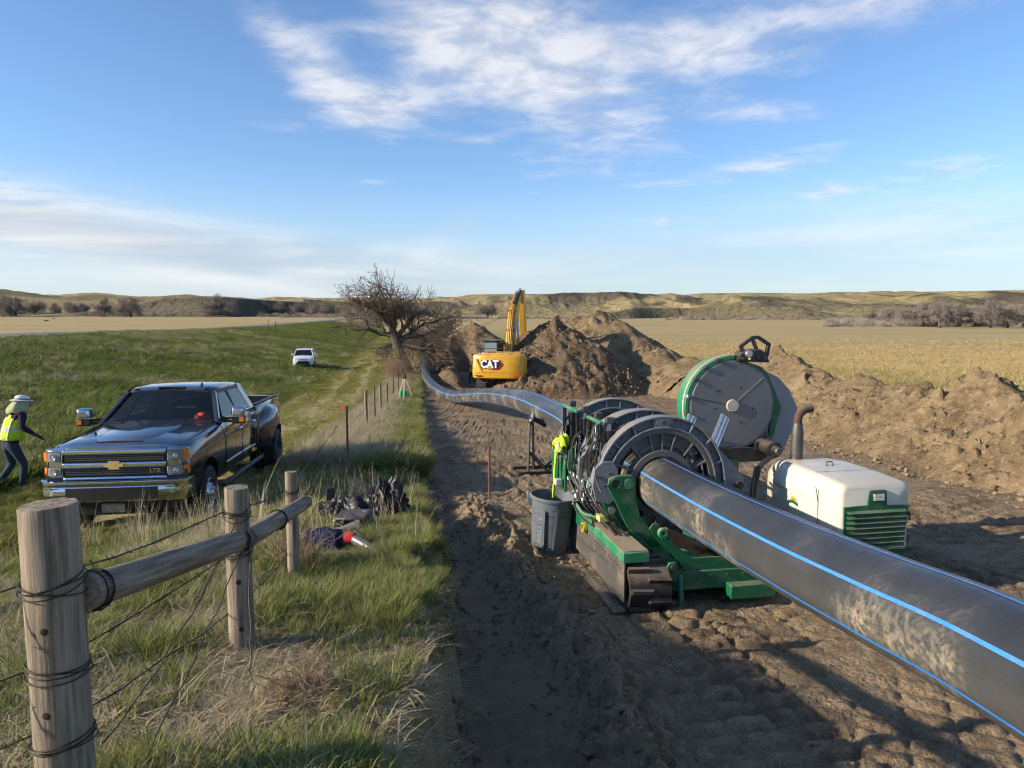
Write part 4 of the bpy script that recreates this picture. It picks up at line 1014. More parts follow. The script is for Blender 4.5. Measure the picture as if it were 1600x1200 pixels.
for s_ in (-1, 1):
    c = MB(); c.ki = 1; c.cyl((0, .60 * s_, .45), (0, 1.3 * s_, .45), .52, seg=40); cut.append(c.build('cutter', [M_CARBLK, M_TRIM], tk))
# open the cabin
c = MB(); c.ki = 1; c.loft([[(x, -.84, z0), (x, .84, z0), (x, .84, 1.6), (x, -.84, 1.6)] for x, z0 in ((-1.0, 1.15), (-3.1, .75))]); cut.append(c.build('cutter', [M_CARBLK, M_TRIM], tk))
boolean(body, cut)
# cargo bed, with dually fenders
bed_r = lambda x, w_, zb: half_ring(x, [(0, zb), (w_ - .08, zb), (w_ - .02, zb + .06), (w_, .9), (w_, 1.2), (w_ - .015, 1.36), (w_ - .05, 1.41), (w_ - .11, 1.42), (0, 1.42)])
bed = T('cargo_bed', MB().loft([bed_r(x, w_, zb) for x, w_, zb in ((-3.31, .97, .56), (-3.35, .99, .54), (-4.4, .995, .54), (-5.5, .985, .56), (-5.56, .96, .58))]), [M_CARBLK, M_TRIM])
c = MB(); c.ki = 1; c.box(-5.48, -3.40, -.84, .84, .80, 1.7); cuts = [c.build('cutter', [M_CARBLK, M_TRIM], tk)]
for s_ in (-1, 1):
    c = MB(); c.ki = 1; c.cyl((-4.2, .55 * s_, .45), (-4.2, 1.5 * s_, .45), .50, seg=40); cuts.append(c.build('cutter', [M_CARBLK, M_TRIM], tk))
boolean(bed, cuts)
for s_ in (-1, 1):
    rings = []
    for t_ in np.linspace(0, 1, 13):
        x = -3.42 - 1.62 * t_; k = math.sin(math.pi * min(1, max(0, t_))) ** .55 if 0 < t_ < 1 else 0
        b_ = .005 + .235 * k; top = 1.10 + .24 * k
        rings.append([(x, s_ * y, z) for y, z in ((.90, .56), (.985 + b_ * .92, .56), (.985 + b_, .72), (.985 + b_, .95), (.985 + b_ * .93, top - .16), (.985 + b_ * .70, top - .06), (.985 + b_ * .30, top), (.985, top + .02), (.90, top + .02))])
    fd = T('dually_fender', MB().loft(rings), [M_CARBLK, M_TRIM])
    c = MB(); c.ki = 1; c.cyl((-4.2, .5 * s_, .44), (-4.2, 1.6 * s_, .44), .50, seg=40); boolean(fd, [c.build('cutter', [M_CARBLK, M_TRIM], tk)])
    T('bed_rail', MB().box(-5.52, -3.36, min(s_ * .86, s_ * .955), max(s_ * .86, s_ * .955), 1.421, 1.445), M_TRIM, bev=.01)
# cab: roof, pillars, glass
roof = T('roof', MB().loft([half_ring(x, [(0, z - .09), (w_ - .05, z - .10), (w_, z - .085), (w_ - .005, z - .05), (w_ - .05, z - .015), (w_ - .18, z + .006), (0, z + .022)]) for x, w_, z in
        ((-1.40, .66, 1.875), (-1.46, .70, 1.905), (-1.7, .725, 1.935), (-2.2, .735, 1.945), (-2.8, .725, 1.935), (-3.0, .70, 1.905), (-3.06, .67, 1.87))]), M_CARBLK)
for s_ in (-1, 1):
    def pil(nm, a, c, wx, wy, mt=M_CARBLK):
        a, c = Vector(a), Vector(c); mb = MB()
        mb.add([(a.x - wx, a.y - wy, a.z), (a.x + wx, a.y - wy, a.z), (a.x + wx, a.y + wy, a.z), (a.x - wx, a.y + wy, a.z), (c.x - wx, c.y - wy, c.z), (c.x + wx, c.y - wy, c.z), (c.x + wx, c.y + wy, c.z), (c.x - wx, c.y + wy, c.z)],
               [(0, 3, 2, 1), (4, 5, 6, 7), (0, 1, 5, 4), (1, 2, 6, 5), (2, 3, 7, 6), (3, 0, 4, 7)])
        return T(nm, mb, mt, bev=.012)
    pil('a_pillar', (-.83, s_ * .905, 1.40), (-1.45, s_ * .685, 1.87), .055, .035)
    pil('b_pillar', (-1.98, s_ * .925, 1.40), (-2.02, s_ * .705, 1.88), .045, .022, M_TRIM)
    pil('c_pillar', (-3.08, s_ * .915, 1.40), (-2.90, s_ * .69, 1.88), .15, .03)
    for x0, x1, u0, u1 in ((-1.02, -1.94, -1.52, -1.98), (-2.03, -2.94, -2.06, -2.78)):
        g = MB(); g.add([(x0, s_ * .935, 1.415), (x1, s_ * .938, 1.415), (u1, s_ * .716, 1.865), (u0, s_ * .712, 1.865)], [(0, 1, 2, 3)]); T('side_window', g, M_GLASS_S)
    g = MB(); g.tube([(-.98, s_ * .945, 1.42), (-2.98, s_ * .948, 1.42)], .012, 6); T('window_trim', g, M_CHROME)
    dv = MB()
    for u0, u1 in ((-1.50, -2.0), (-2.05, -2.84)): dv.add([(u0, s_ * .745, 1.83), (u1, s_ * .748, 1.83), (u1, s_ * .715, 1.895), (u0, s_ * .715, 1.895)], [(0, 1, 2, 3)])
    T('window_visor', dv, M_TRIM)
ws = []
for t_ in np.linspace(0, 1, 6):
    row = []
    for q in np.linspace(-1, 1, 13): row.append((-.74 - .085 * q * q - t_ * (.665), q * (.885 - .215 * t_), 1.405 + .485 * t_ - .012 * q * q * (1 - t_)))
    ws.append(row)
g = MB(); k = 13; g.add([p for r_ in ws for p in r_], [(i * k + j, i * k + j + 1, (i + 1) * k + j + 1, (i + 1) * k + j) for i in range(5) for j in range(12)]); T('windshield', g, M_GLASS, smooth=3.2)
g = MB(); g.add([(-3.20, -.82, 1.42), (-3.20, .82, 1.42), (-3.0, .64, 1.86), (-3.0, -.64, 1.86)], [(0, 1, 2, 3)]); T('rear_window', g, M_GLASS)
T('dashboard', MB().loft([[(x, -.86, z0), (x, .86, z0), (x, .86, z1), (x, -.86, z1)] for x, z0, z1 in ((-.80, 1.1, 1.40), (-1.15, 1.0, 1.41), (-1.30, 1.0, 1.33))]), M_TRIM, bev=.02)
T('floor_pan', MB().box(-3.1, -.9, -.84, .84, .60, .66), M_TRIM)
for y in (-.42, .42):
    se = T('front_seat', MB().loft([[(x, y - .25, z0), (x, y + .25, z0), (x, y + .25, z1), (x, y - .25, z1)] for x, z0, z1 in ((-1.62, .8, 1.05), (-2.05, .8, 1.03), (-2.10, .8, 1.52), (-2.22, .8, 1.55))]), M_SEAT, bev=.04)
    T('headrest', MB().box(-2.26, -2.14, y - .13, y + .13, 1.56, 1.74), M_SEAT, se, bev=.03)
T('steering_wheel', MB().tube([(-1.42 - .06 * math.sin(a), .42 + .19 * math.cos(a), 1.30 + .17 * math.sin(a)) for a in np.linspace(0, 2 * math.pi, 25)[:-1]], .016, 6, closed=True), M_TRIM)
T('rear_view_mirror', MB().box(-1.36, -1.33, -.13, .13, 1.74, 1.81), M_TRIM, bev=.015)
# hood details
T('hood_dome', MB().loft([half_ring(x, [(0, z - .05), (w_, z - .05), (w_ - .02, z - .004), (w_ - .08, z + .022), (0, z + .03)]) for x, w_, z in ((.74, .38, 1.322), (.55, .41, 1.352), (.4, .44, 1.372), (-.2, .50, 1.408), (-.72, .52, 1.435))]), M_CARBLK)
hl = MB()
for q in np.linspace(-1, 1, 15): pass
rings = []
for q in np.linspace(-.93, .93, 19):
    k = abs(q) / .93; x = .925 - .10 * k ** 3; z = 1.30 - .055 * max(0, (k - .62) / .38) - .0 * k
    rings.append([(x - .10, q, z + .004), (x - .03, q, z + .012), (x, q, z - .012), (x - .005, q, z - .05), (x - .05, q, z - .05)])
T('hood_lip', MB().loft(rings), M_CHROME)
for s_ in (-1, 1):
    T('hood_seam', MB().tube([(.84, s_ * .80, 1.268), (.5, s_ * .845, 1.312), (0, s_ * .868, 1.342), (-.5, s_ * .872, 1.382), (-.78, s_ * .87, 1.408)], .006, 5), M_TRIM)
    T('wiper', MB().tube([(-.70, s_ * .30 - .25, 1.425), (-.80, s_ * .30, 1.455), (-.84, s_ * .30 + .28, 1.44)], .012, 5), M_TRIM)
T('cowl', MB().box(-.86, -.74, -.84, .84, 1.405, 1.425), M_TRIM)
# grille
T('grille_back', MB().box(.86, .915, -.66, .66, .84, 1.245), M_TRIM)
gf = T('grille_frame', MB().box(.90, .955, -.68, .68, 1.185, 1.262).box(.90, .965, -.68, .68, 1.00, 1.085).box(.90, .955, -.68, .68, .835, .885), M_CHROME, bev=.024, seg=4)
for k in range(3):
    for z0 in (1.102, .905):
        z = z0 + .012 + k * .028; T('grille_bar', MB().box(.915, .935, -.645, .645, z - .005, z + .005), M_DSTEEL, gf)
bt = [(-.135, .022), (-.065, .022), (-.065, .052), (.065, .052), (.065, .022), (.135, .022), (.105, -.022), (.065, -.022), (.065, -.052), (-.065, -.052), (-.065, -.022), (-.105, -.022)]
FX = lambda x, y, z: Matrix(((0, 0, 1, x), (1, 0, 0, y), (0, 1, 0, z), (0, 0, 0, 1)))
em = T('emblem_rim', MB().prism([(a * 1.16, c * 1.22) for a, c in bt], 0, .012, FX(.964, 0, 1.043)), M_CHROME, bev=.003)
T('emblem', MB().prism(bt, .012, .020, FX(.964, 0, 1.043)), M_GOLD, em)
lettering('trim_badge', 'LTZ', .07, .004, M_CHROME, tk, FX(.945, .53, .955), squash=1.2, bold=.002)
for s_ in (-1, 1):
    hl = T('headlight', MB().loft([[(x, s_ * y, .875) for x, y in ((.93, .685), (.925, .80), (.89, .90), (.82, .962), (.80, .95), (.80, .685))], [(x, s_ * y, 1.255) for x, y in ((.93, .685), (.925, .80), (.89, .895), (.80, .962), (.78, .95), (.78, .685))]]), M_CHROME, bev=.01)
    for z0, z1 in ((1.105, 1.225), (.905, 1.015)):
        P4 = ((.934, .705), (.930, .80), (.897, .892), (.865, .925), (.83, .955))
        lens = MB()
        for (x0, y0), (x1, y1) in zip(P4[:2], P4[1:3]): lens.add([(x0 + .006, s_ * y0, z0), (x1 + .006, s_ * y1, z0), (x1 + .006, s_ * y1, z1), (x0 + .006, s_ * y0, z1)], [(0, 1, 2, 3)])
        T('lamp_pocket', MB().add([(.936, s_ * .70, z0 - .004), (.932, s_ * .80, z0 - .004), (.90, s_ * .893, z0 - .004), (.90, s_ * .893, z1 + .004), (.932, s_ * .80, z1 + .004), (.936, s_ * .70, z1 + .004)], [(0, 1, 4, 5), (1, 2, 3, 4)]), M_TRIM, hl)
        T('projector', MB().lathe([(0, .0), (.030, .004), (.040, .012), (.047, .012), (.050, .0)], 20, frame((.934, s_ * .795, (z0 + z1) / 2), (1, s_ * .2, 0))), M_CHROME, hl)
        T('projector_lens', MB().ball((.936, s_ * .795, (z0 + z1) / 2), .018, .03, .03), M_LENS, hl)
        am = MB()
        for (x0, y0), (x1, y1) in zip(P4[2:-1], P4[3:]): am.add([(x0 + .009, s_ * (y0 + .006), z0), (x1 + .009, s_ * (y1 + .006), z0), (x1 + .009, s_ * (y1 + .006), z1), (x0 + .009, s_ * (y0 + .006), z1)], [(0, 1, 2, 3)])
        T('turn_lamp', am, M_AMBER, hl); T('lens', lens, M_LENS, hl)
# bumper
rings = []
for q in np.linspace(-1.0, 1.0, 25):
    k = abs(q); x = 1.09 - .045 * k ** 2 - .16 * max(0, (k - .80) / .2) ** 2
    mid_ = 1 if k < .50 else 0
    zb = .56 if k > .56 else .56
    rings.append([(x - .16, q, .80), (x - .05, q, .845), (x - .005, q, .835), (x, q, .79), (x - .02, q, .765), (x - .004, q, .72), (x - .012, q, .60), (x - .05, q, .545), (x - .16, q, .56)])
bump_ = T('front_bumper', MB().loft(rings), M_CHROME, smooth=R(50))
T('bumper_intake', MB().loft([[(1.083 - .045 * q * q, q, .580), (1.089 - .045 * q * q, q, .752), (1.05, q, .752), (1.05, q, .580)] for q in np.linspace(-.60, .60, 9)]), M_TRIM, bump_)
for s_ in (-1, 1):
    T('fog_lamp_pocket', MB().loft([[(1.074 - .045 * q * q - .16 * max(0, (q - .8) / .2) ** 2, s_ * q, .625), (1.08 - .045 * q * q - .16 * max(0, (q - .8) / .2) ** 2, s_ * q, .75), (1.03, s_ * q, .75), (1.03, s_ * q, .625)] for q in (.70, .78, .86)]), M_TRIM, bump_)
    T('fog_lamp', MB().lathe([(0, .006), (.034, .004), (.042, -.01)], 18, frame((1.05, s_ * .79, .685), (1, s_ * .2, 0))), M_LENS, bump_)
    T('tow_hook', MB().tube([(1.0, s_ * .42, .52), (1.10, s_ * .42, .51), (1.12, s_ * .42, .48), (1.05, s_ * .42, .47)], .014, 6), M_TRIM, bump_)
T('air_dam', MB().loft([[(1.03 - .1 * q * q, q, .55), (1.0 - .1 * q * q, q, .36), (.9, q, .36), (.9, q, .55)] for q in np.linspace(-.9, .9, 9)]), M_TRIM)
T('licence_plate', MB().box(1.045, 1.052, -.15, .15, .40, .53), paint('plate_grey', (.07, .07, .07), .5, dust=.3), bump_)
# doors: seams, handles, trim, mirrors
for s_ in (-1, 1):
    for x in (-.92, -2.0, -2.98):
        T('door_seam', MB().box(x - .004, x + .004, s_ * 1.004 - .004, s_ * 1.004 + .004, .56, 1.39), M_TRIM)
    for x in (-1.78, -2.78):
        T('door_handle', MB().tube([(x - .10, s_ * 1.0, 1.18), (x - .09, s_ * 1.035, 1.18), (x + .09, s_ * 1.035, 1.18), (x + .10, s_ * 1.0, 1.18)], .018, 8), M_CHROME)
    T('body_moulding', MB().box(-2.96, -.94, min(s_ * .998, s_ * 1.016), max(s_ * .998, s_ * 1.016), .70, .722), M_CHROME)
    T('running_board', MB().tube([(-.62, s_ * .90, .42), (-.70, s_ * 1.03, .40), (-3.4, s_ * 1.03, .40), (-3.5, s_ * .92, .42)], .045, 10), M_BLACK)
    mr = T('tow_mirror', MB().loft([[(x, s_ * y, z) for y, z in ((1.10, 1.36), (1.30, 1.36), (1.31, 1.49), (1.09, 1.49))] for x in (-1.02, -.90)]), M_TRIM, bev=.02)
    T('mirror_cap', MB().loft([[(x, s_ * y, z) for y, z in ((1.09 + e, 1.495), (1.31 - e, 1.495), (1.305 - e, 1.645 - e), (1.10 + e, 1.645 - e))] for x, e in ((-1.03, .0), (-.93, .0), (-.885, .03))]), M_CHROME, mr, bev=.018)
    T('mirror_marker', MB().box(-.905, -.892, min(s_ * 1.23, s_ * 1.298), max(s_ * 1.23, s_ * 1.298), 1.39, 1.47), M_AMBER, mr)
    T('mirror_trim', MB().box(-.91, -.885, min(s_ * 1.0, s_ * 1.30), max(s_ * 1.0, s_ * 1.30), 1.480, 1.496), M_CHROME, mr)
    T('mirror_arm', MB().tube([(-.98, s_ * .93, 1.45), (-.96, s_ * 1.12, 1.46)], .028, 8).tube([(-.98, s_ * .93, 1.40), (-.96, s_ * 1.12, 1.40)], .022, 8), M_TRIM, mr)
    for x, r_, w_, dz in ((-1.50, .60, 0, 0),): T('marker_lamp', MB().box(-1.50, -1.44, s_ * .56 - .045, s_ * .56 + .045, 1.895, 1.925), M_TRIM, bev=.01)
T('marker_lamp', MB().box(-1.52, -1.43, -.22, .22, 1.925, 1.945), M_TRIM, bev=.01)
T('antenna', MB().loft([[(x, -.0 + .44 - w_, z0), (x, .44 + w_, z0), (x, .44 + w_ * .3, z1), (x, .44 - w_ * .3, z1)] for x, w_, z0, z1 in ((-1.55, .01, 1.92, 1.94), (-1.63, .022, 1.92, 2.0), (-1.68, .015, 1.925, 2.0))]), M_TRIM)
for s_ in (-1, 1):
    wheel(tk, s_ * .88, 0, .415, .25, s_, .235)
    wheel(tk, s_ * 1.09, -4.2, .415, .23, s_, .235, dished=True, mat=M_DSTEEL)
    wheel(tk, s_ * .80, -4.2, .415, .23, s_, .235, dished=True, mat=M_DSTEEL)
T('axle', MB().cyl((0, -.8, .41), (0, .8, .41), .05).cyl((-4.2, -.8, .41), (-4.2, .8, .41), .07), M_BLACK)
T('frame_rail', MB().box(-5.4, .8, -.5, -.38, .46, .58).box(-5.4, .8, .38, .5, .46, .58), M_BLACK)
bpy.context.view_layer.update()
hp_ = tk.matrix_world @ Vector((-1.02, .60, 1.415))
hh = thing('hard_hat', 'orange hard hat lying on the pickup dashboard', 'hard hat', hp_, R(20))
MB().lathe([(0, .135), (.05, .128), (.09, .10), (.112, .055), (.118, .0), (.140, -.004), (.142, .004), (.122, .012)][::-1], 24, Matrix.Diagonal((1.1, 1, 1, 1))).build('hat_shell', paint('orange_plastic', (.75, .09, .025), .4, dust=0), hh)
MB().tube([(-.12, 0, .03), (-.06, 0, .12), (.0, 0, .14), (.06, 0, .12), (.12, 0, .03)], .012, 6).build('hat_ridge', bpy.data.materials['orange_plastic'], hh)

# ------------------------------------------------------------------ small white car
M_CARWHT = paint('white_car_paint', (.74, .75, .76), .2, dust=.05, var=.02, coat=.8)
KX, KY = -18.6, 64.4
kc = thing('hatchback_car', 'small white boxy car standing far out on the green grass', 'car', (KX, KY, hz(KX, KY)), R(-77))
K = lambda name, mb, mat, parent=None, **kw: mb.build(name, mat, parent or kc, **kw)
def kring(x, w_, zb, zt, cr): return half_ring(x, [(0, zb), (w_ - .10, zb), (w_ - .02, zb + .08), (w_, .60), (w_ - .01, zt - .12), (w_ - .06, zt - .02), (w_ - .14, zt), (0, zt + cr)])
kb = K('body', MB().loft([kring(*s) for s in ((.82, .74, .32, .80, .02), (.74, .84, .26, .92, .03), (.5, .885, .24, 1.0, .05), (-.4, .90, .22, 1.06, .05), (-.6, .90, .22, 1.08, 0), (-2.6, .90, .22, 1.10, 0), (-3.2, .88, .28, 1.08, 0), (-3.3, .80, .36, 1.0, 0))]), [M_CARWHT, M_TRIM])
cu_ = []
for x in (0, -2.57):
    for s_ in (-1, 1): c = MB(); c.ki = 1; c.cyl((x, .6 * s_, .34), (x, 1.2 * s_, .34), .37, seg=28); cu_.append(c.build('cutter', [M_CARWHT, M_TRIM], kc))
boolean(kb, cu_)
K('roof', MB().loft([half_ring(x, [(0, z - .06), (w_, z - .07), (w_ - .01, z - .03), (w_ - .10, z), (0, z + .02)]) for x, w_, z in ((-1.10, .62, 1.54), (-1.25, .70, 1.58), (-2.2, .71, 1.60), (-2.95, .66, 1.57), (-3.05, .60, 1.53))]), M_CARWHT)
K('cabin_glass', MB().loft([half_ring(x, [(0, 1.04), (w0, 1.06), (w1, z1), (0, z1 + .01)]) for x, w0, w1, z1 in ((-.50, .80, .79, 1.075), (-1.12, .865, .64, 1.53), (-2.9, .865, .64, 1.53), (-3.2, .80, .70, 1.12))]), glass('dark_car_glass', (.006, .008, .012), 1.0), bev=.01)
for s_ in (-1, 1):
    K('a_pillar', MB().tube([(-.52, s_ * .83, 1.07), (-1.13, s_ * .66, 1.55)], .035, 6), M_CARWHT)
    K('d_pillar', MB().tube([(-3.18, s_ * .80, 1.1), (-2.95, s_ * .64, 1.55)], .08, 6), M_CARWHT)
    K('b_pillar', MB().tube([(-1.75, s_ * .872, 1.08), (-1.75, s_ * .67, 1.54)], .03, 6), M_TRIM)
    K('door_mirror', MB().box(-.78, -.64, s_ * 1.0 - .10, s_ * 1.0 + .10, 1.08, 1.22), M_CARWHT, bev=.03)
    K('headlight', MB().add([(.755, s_ * .42, .80), (.70, s_ * .84, .82), (.60, s_ * .885, .94), (.72, s_ * .50, .905)], [(0, 1, 2, 3)]), M_DSTEEL)
    for x in (0, -2.57): wheel(kc, s_ * .80, x, .33, .20, s_, .21, holes=5)
    K('fog_lamp', MB().lathe([(0, .01), (.06, 0)], 12, frame((.80, s_ * .66, .50), (1, 0, 0))), M_STEEL)
K('front_grille', MB().add([(.845, -.36, .80), (.845, .36, .80), (.80, .40, .86), (.80, -.40, .86)], [(0, 1, 2, 3)]), M_TRIM)
K('lower_grille', MB().prism([(-.64, .30), (.64, .30), (.52, .56), (.36, .66), (-.36, .66), (-.52, .56)], 0, .03, FX(.832, 0, 0)), M_TRIM)

# ------------------------------------------------------------------ white pickup far down the line
wx, wy = -10.6, 118.0
wv = thing('parked_van', 'tiny white work vehicle parked far beyond the bare tree', 'van', (wx, wy, hz(wx, wy)), R(-80))
MB().loft([half_ring(x, [(0, .4), (.9, .45), (.95, .8), (.92, zt - .1), (.8, zt), (0, zt + .02)]) for x, zt in ((.9, 1.1), (0, 1.2), (-.4, 1.25), (-1.1, 1.9), (-3.6, 1.95), (-3.7, 1.8))]).build('body', M_CARWHT, wv)
MB().add([(-.40, -.72, 1.28), (-.40, .72, 1.28), (-1.0, .62, 1.82), (-1.0, -.62, 1.82)], [(0, 1, 2, 3)], Matrix.Translation((.03, 0, .02))).build('windshield', bpy.data.materials['dark_car_glass'], wv)
MB().box(.88, .94, -.6, .6, .55, .85).build('grille', M_TRIM, wv)
for s_ in (-1, 1):
    for x in (0, -2.9): MB().lathe([(0, .11), (.2, .11), (.36, .09), (.36, -.09), (0, -.1)], 18, frame((x, s_ * .85, .36), (0, s_, 0))).build('wheel', M_TYRE, wv)
# ------------------------------------------------------------------ excavator
M_CATY = paint('machine_yellow', (.60, .315, .018), .38, dust=.22, dscale=1.2)
M_CATD = paint('machine_grey', (.035, .035, .036), .55, dust=.35)
EX, EY = -.42, 44.9
ev = thing('excavator', 'yellow tracked excavator seen from behind with its boom raised', 'excavator', (EX, EY, hz(EX, EY) + .02), R(-3))
E_ = lambda name, mb, mat, parent=None, **kw: mb.build(name, mat, parent or ev, **kw)
for s_ in (-1, 1):
    x0, x1 = sorted((s_ * 1.0, s_ * 1.62)); pts = []
    for a in range(90, 271, 15): pts.append((-1.75 + .47 * math.cos(R(a)), .48 + .47 * math.sin(R(a))))
    for a in range(-90, 91, 15): pts.append((1.75 + .47 * math.cos(R(a)), .48 + .47 * math.sin(R(a))))
    L = [0]
    for i in range(len(pts)): L.append(L[-1] + math.dist(pts[i], pts[(i + 1) % len(pts)]))
    tc = E_('track_frame', MB().box(x0 + .12, x1 - .12, -1.8, 1.8, .2, .75), M_CATD, bev=.03)
    nsh = 46
    for q in range(nsh):
        sL = q * L[-1] / nsh; i = max(j for j in range(len(pts)) if L[j] <= sL); t_ = (sL - L[i]) / max(1e-6, L[i + 1] - L[i])
        a, c = Vector((0, *pts[i])), Vector((0, *pts[(i + 1) % len(pts)])); p = a.lerp(c, t_); tg = (c - a).normalized(); nr = Vector((0, -tg.z, tg.y))
        if (p - Vector((0, max(-1.75, min(1.75, p.y)), .48))).dot(nr) < 0: nr = -nr
        M = Matrix(((1, 0, 0, 0), (0, tg.y, nr.y, p.y), (0, tg.z, nr.z, p.z), (0, 0, 0, 1)))
        E_('track_shoe', MB().box(x0, x1, -.088, .088, -.03, .01, M).box(x0, x1, -.012, .012, .01, .045, M), M_CATD, tc, smooth=None)
    for y in (-1.75, 1.75): E_('sprocket', MB().lathe([(0, .18), (.12, .18), (.14, .12), (.36, .10), (.40, 0), (.36, -.1)], 24, frame(((x0 + x1) / 2, y, .48), (s_, 0, 0))), M_CATY, tc)
E_('car_body', MB().box(-1.0, 1.0, -1.0, 1.0, .45, .85), M_CATD, bev=.05)
E_('slew_ring', MB().lathe([(.0, .85), (.7, .85), (.7, 1.26), (0, 1.26)], 32), M_CATD)
up = R(-6); UM = Matrix.Translation((0, 0, .22)) @ Matrix.Rotation(up, 4, 'Z')
U = lambda: MB(UM)
# counterweight: rounded in plan
rings = []
for z, e in ((.86, .10), (.92, .02), (1.15, .0), (1.25, .0), (2.10, .03), (2.24, .07), (2.28, .14)):
    ring = []
    for x, y in ((-1.60, -1.6), (-1.60, -2.25), (-1.52, -2.52), (-1.30, -2.68), (-.6, -2.76), (.6, -2.76), (1.30, -2.68), (1.52, -2.52), (1.60, -2.25), (1.60, -1.6)):
        k = 1 - e / 1.6; ring.append((x * k, y + (e if y < -2 else 0), z))
    rings.append(ring)
cw = E_('counterweight', U().loft(rings), M_CATY, smooth=R(30), bev=.02)
for s_ in (-1, 1):
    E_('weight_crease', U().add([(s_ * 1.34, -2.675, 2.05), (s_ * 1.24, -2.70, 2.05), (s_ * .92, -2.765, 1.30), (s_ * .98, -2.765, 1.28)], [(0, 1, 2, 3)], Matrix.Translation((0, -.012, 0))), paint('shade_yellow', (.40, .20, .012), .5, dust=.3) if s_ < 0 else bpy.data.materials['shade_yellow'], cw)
    E_('reflector', U().box(s_ * 1.15 - .22, s_ * 1.15 + .22, -2.76, -2.735, 1.02, 1.09), paint('red_reflector', (.55, .05, .02), .3, dust=0) if s_ < 0 else bpy.data.materials['red_reflector'], cw)
FB = lambda x, y, z: UM @ Matrix(((1, 0, 0, x), (0, 0, -1, y), (0, 1, 0, z), (0, 0, 0, 1)))      # faces -y
hexp = [(.02, .30), (.46, .30), (.68, .02), (.44, -.30), (.06, -.30), (.02, -.22)]
lg = E_('logo_hexagon', MB().prism(hexp, 0, .012, FB(-.36, -2.768, 1.70)), paint('logo_red', (.30, .012, .02), .4, dust=.1), cw)
E_('logo_field', MB().prism([(-.62, .27), (.38, .27), (.58, .02), (.38, -.23), (-.30, -.23), (-.60, -.2)], .012, .018, FB(-.36, -2.768, 1.70)), M_TRIM, lg)
lettering('lettering', 'CAT', .62, .01, paint('logo_white', (.8, .8, .8), .4, dust=.05), ev, FB(-.47, -2.795, 1.72), squash=.86, bold=.028)
E_('logo_triangle', MB().prism([(-.17, -.26), (.21, -.26), (.02, -.06)], .02, .03, FB(-.47, -2.775, 1.72)), M_CATY, lg)
E_('upper_body', U().box(-1.50, 1.50, -1.6, 1.5, 1.02, 1.95), M_CATY, bev=.06)
E_('engine_hood', U().box(-1.25, 1.25, -2.1, -.4, 1.95, 2.36), M_CATY, bev=.08)
E_('muffler', U().tube([(.62, -1.2, 2.3), (.62, -1.2, 2.75), (.62, -1.1, 2.85)], .07, 10), M_BLACK)
cab_ = E_('cab', U().loft([[(x, y, z) for x, y in ((-1.45, .05), (-.42, .05), (-.42, y1), (-1.45, y1))] for z, y1 in ((1.05, 1.9), (1.9, 2.0), (2.95, 1.75))]), M_BLACK, bev=.06)
E_('rear_window', U().add([(-1.32, .03, 2.34), (-.55, .03, 2.34), (-.55, .03, 2.86), (-1.32, .03, 2.86)], [(0, 1, 2, 3)]), glass('cab_glass', (.22, .28, .30), 1.0), cab_)
E_('cab_roof', U().box(-1.47, -.40, .0, 1.8, 2.95, 3.03), M_CATD, cab_, bev=.03)
hr = MB(UM)
for x, y in ((1.46, -1.0), (1.46, .2), (1.46, 1.4)): hr.tube([(x, y, 1.95), (x, y, 2.75)], .025, 6)
hr.tube([(1.46, -1.0, 2.75), (1.46, 1.4, 2.75)], .025, 6); hr.tube([(1.46, -1.0, 2.35), (1.46, 1.4, 2.35)], .02, 6); E_('hand_rail', hr, M_BLACK)
E_('side_steps', U().box(1.50, 1.68, -.9, -.4, 1.0, 1.9).box(1.5, 1.66, -.2, .3, 1.05, 1.85), M_CATD, bev=.02)
for k in range(5): E_('hood_vent', U().box(-.9 + k * .12, -.84 + k * .12, -1.9, -1.1, 2.362, 2.372), M_CATD)
E_('rear_grab_rail', U().tube([(-1.1, -2.3, 2.28), (-1.1, -2.3, 2.62), (.2, -2.3, 2.62), (.2, -2.3, 2.28)], .022, 6), M_BLACK)
for s_ in (-1, 1): E_('lift_pocket', U().box(s_ * .75 - .10, s_ * .75 + .10, -2.45, -2.25, 2.279, 2.292), M_CATD, cw)
E_('weight_seam', U().box(-1.5, 1.5, -2.772, -2.764, 1.235, 1.25), bpy.data.materials['shade_yellow'], cw)
E_('side_mirror', U().box(1.62, 1.86, 1.2, 1.26, 2.5, 2.85).tube([(1.46, 1.3, 2.6), (1.7, 1.25, 2.65)], .02, 5), M_BLACK, bev=.02)
# boom, stick and cylinders (drawn in the y-z plane)
def plate(poly, x0, x1): return U().prism(poly, x0, x1, Matrix(((0, 0, 1, 0), (1, 0, 0, 0), (0, 1, 0, 0), (0, 0, 0, 1))))
bm_ = [(.5, 1.75), (.45, 2.1), (1.15, 3.6), (1.9, 4.75), (2.35, 5.05), (4.45, 6.05), (4.7, 6.05), (4.75, 5.8), (2.9, 4.35), (2.3, 3.6), (.9, 1.75)]
bo = E_('boom', plate(bm_, -.12, .36), M_CATY, bev=.03)
for x in (-.03, .08, .19, .30):
    E_('boom_hose', U().tube([(x, .45, 2.15), (x, 1.08, 3.66), (x, 1.82, 4.82), (x, 2.3, 5.12), (x, 4.3, 6.08), (x, 4.6, 6.2)], .035, 6), M_CATY if x < .2 else M_BLACK, bo)
E_('boom_bracket', U().box(-.12, .40, 1.1, 1.35, 3.55, 3.72).box(-.12, .40, 1.85, 2.1, 4.78, 4.92), M_CATD, bo)
for x in (-.20, .48):
    cyl_ = E_('boom_cylinder', U().tube([(x, 1.7, 1.55), (x, 2.1, 3.1)], .11, 12), M_CATY)
    E_('cylinder_rod', U().tube([(x, 2.1, 3.1), (x, 2.35, 4.3)], .06, 10), M_CHROME, cyl_)
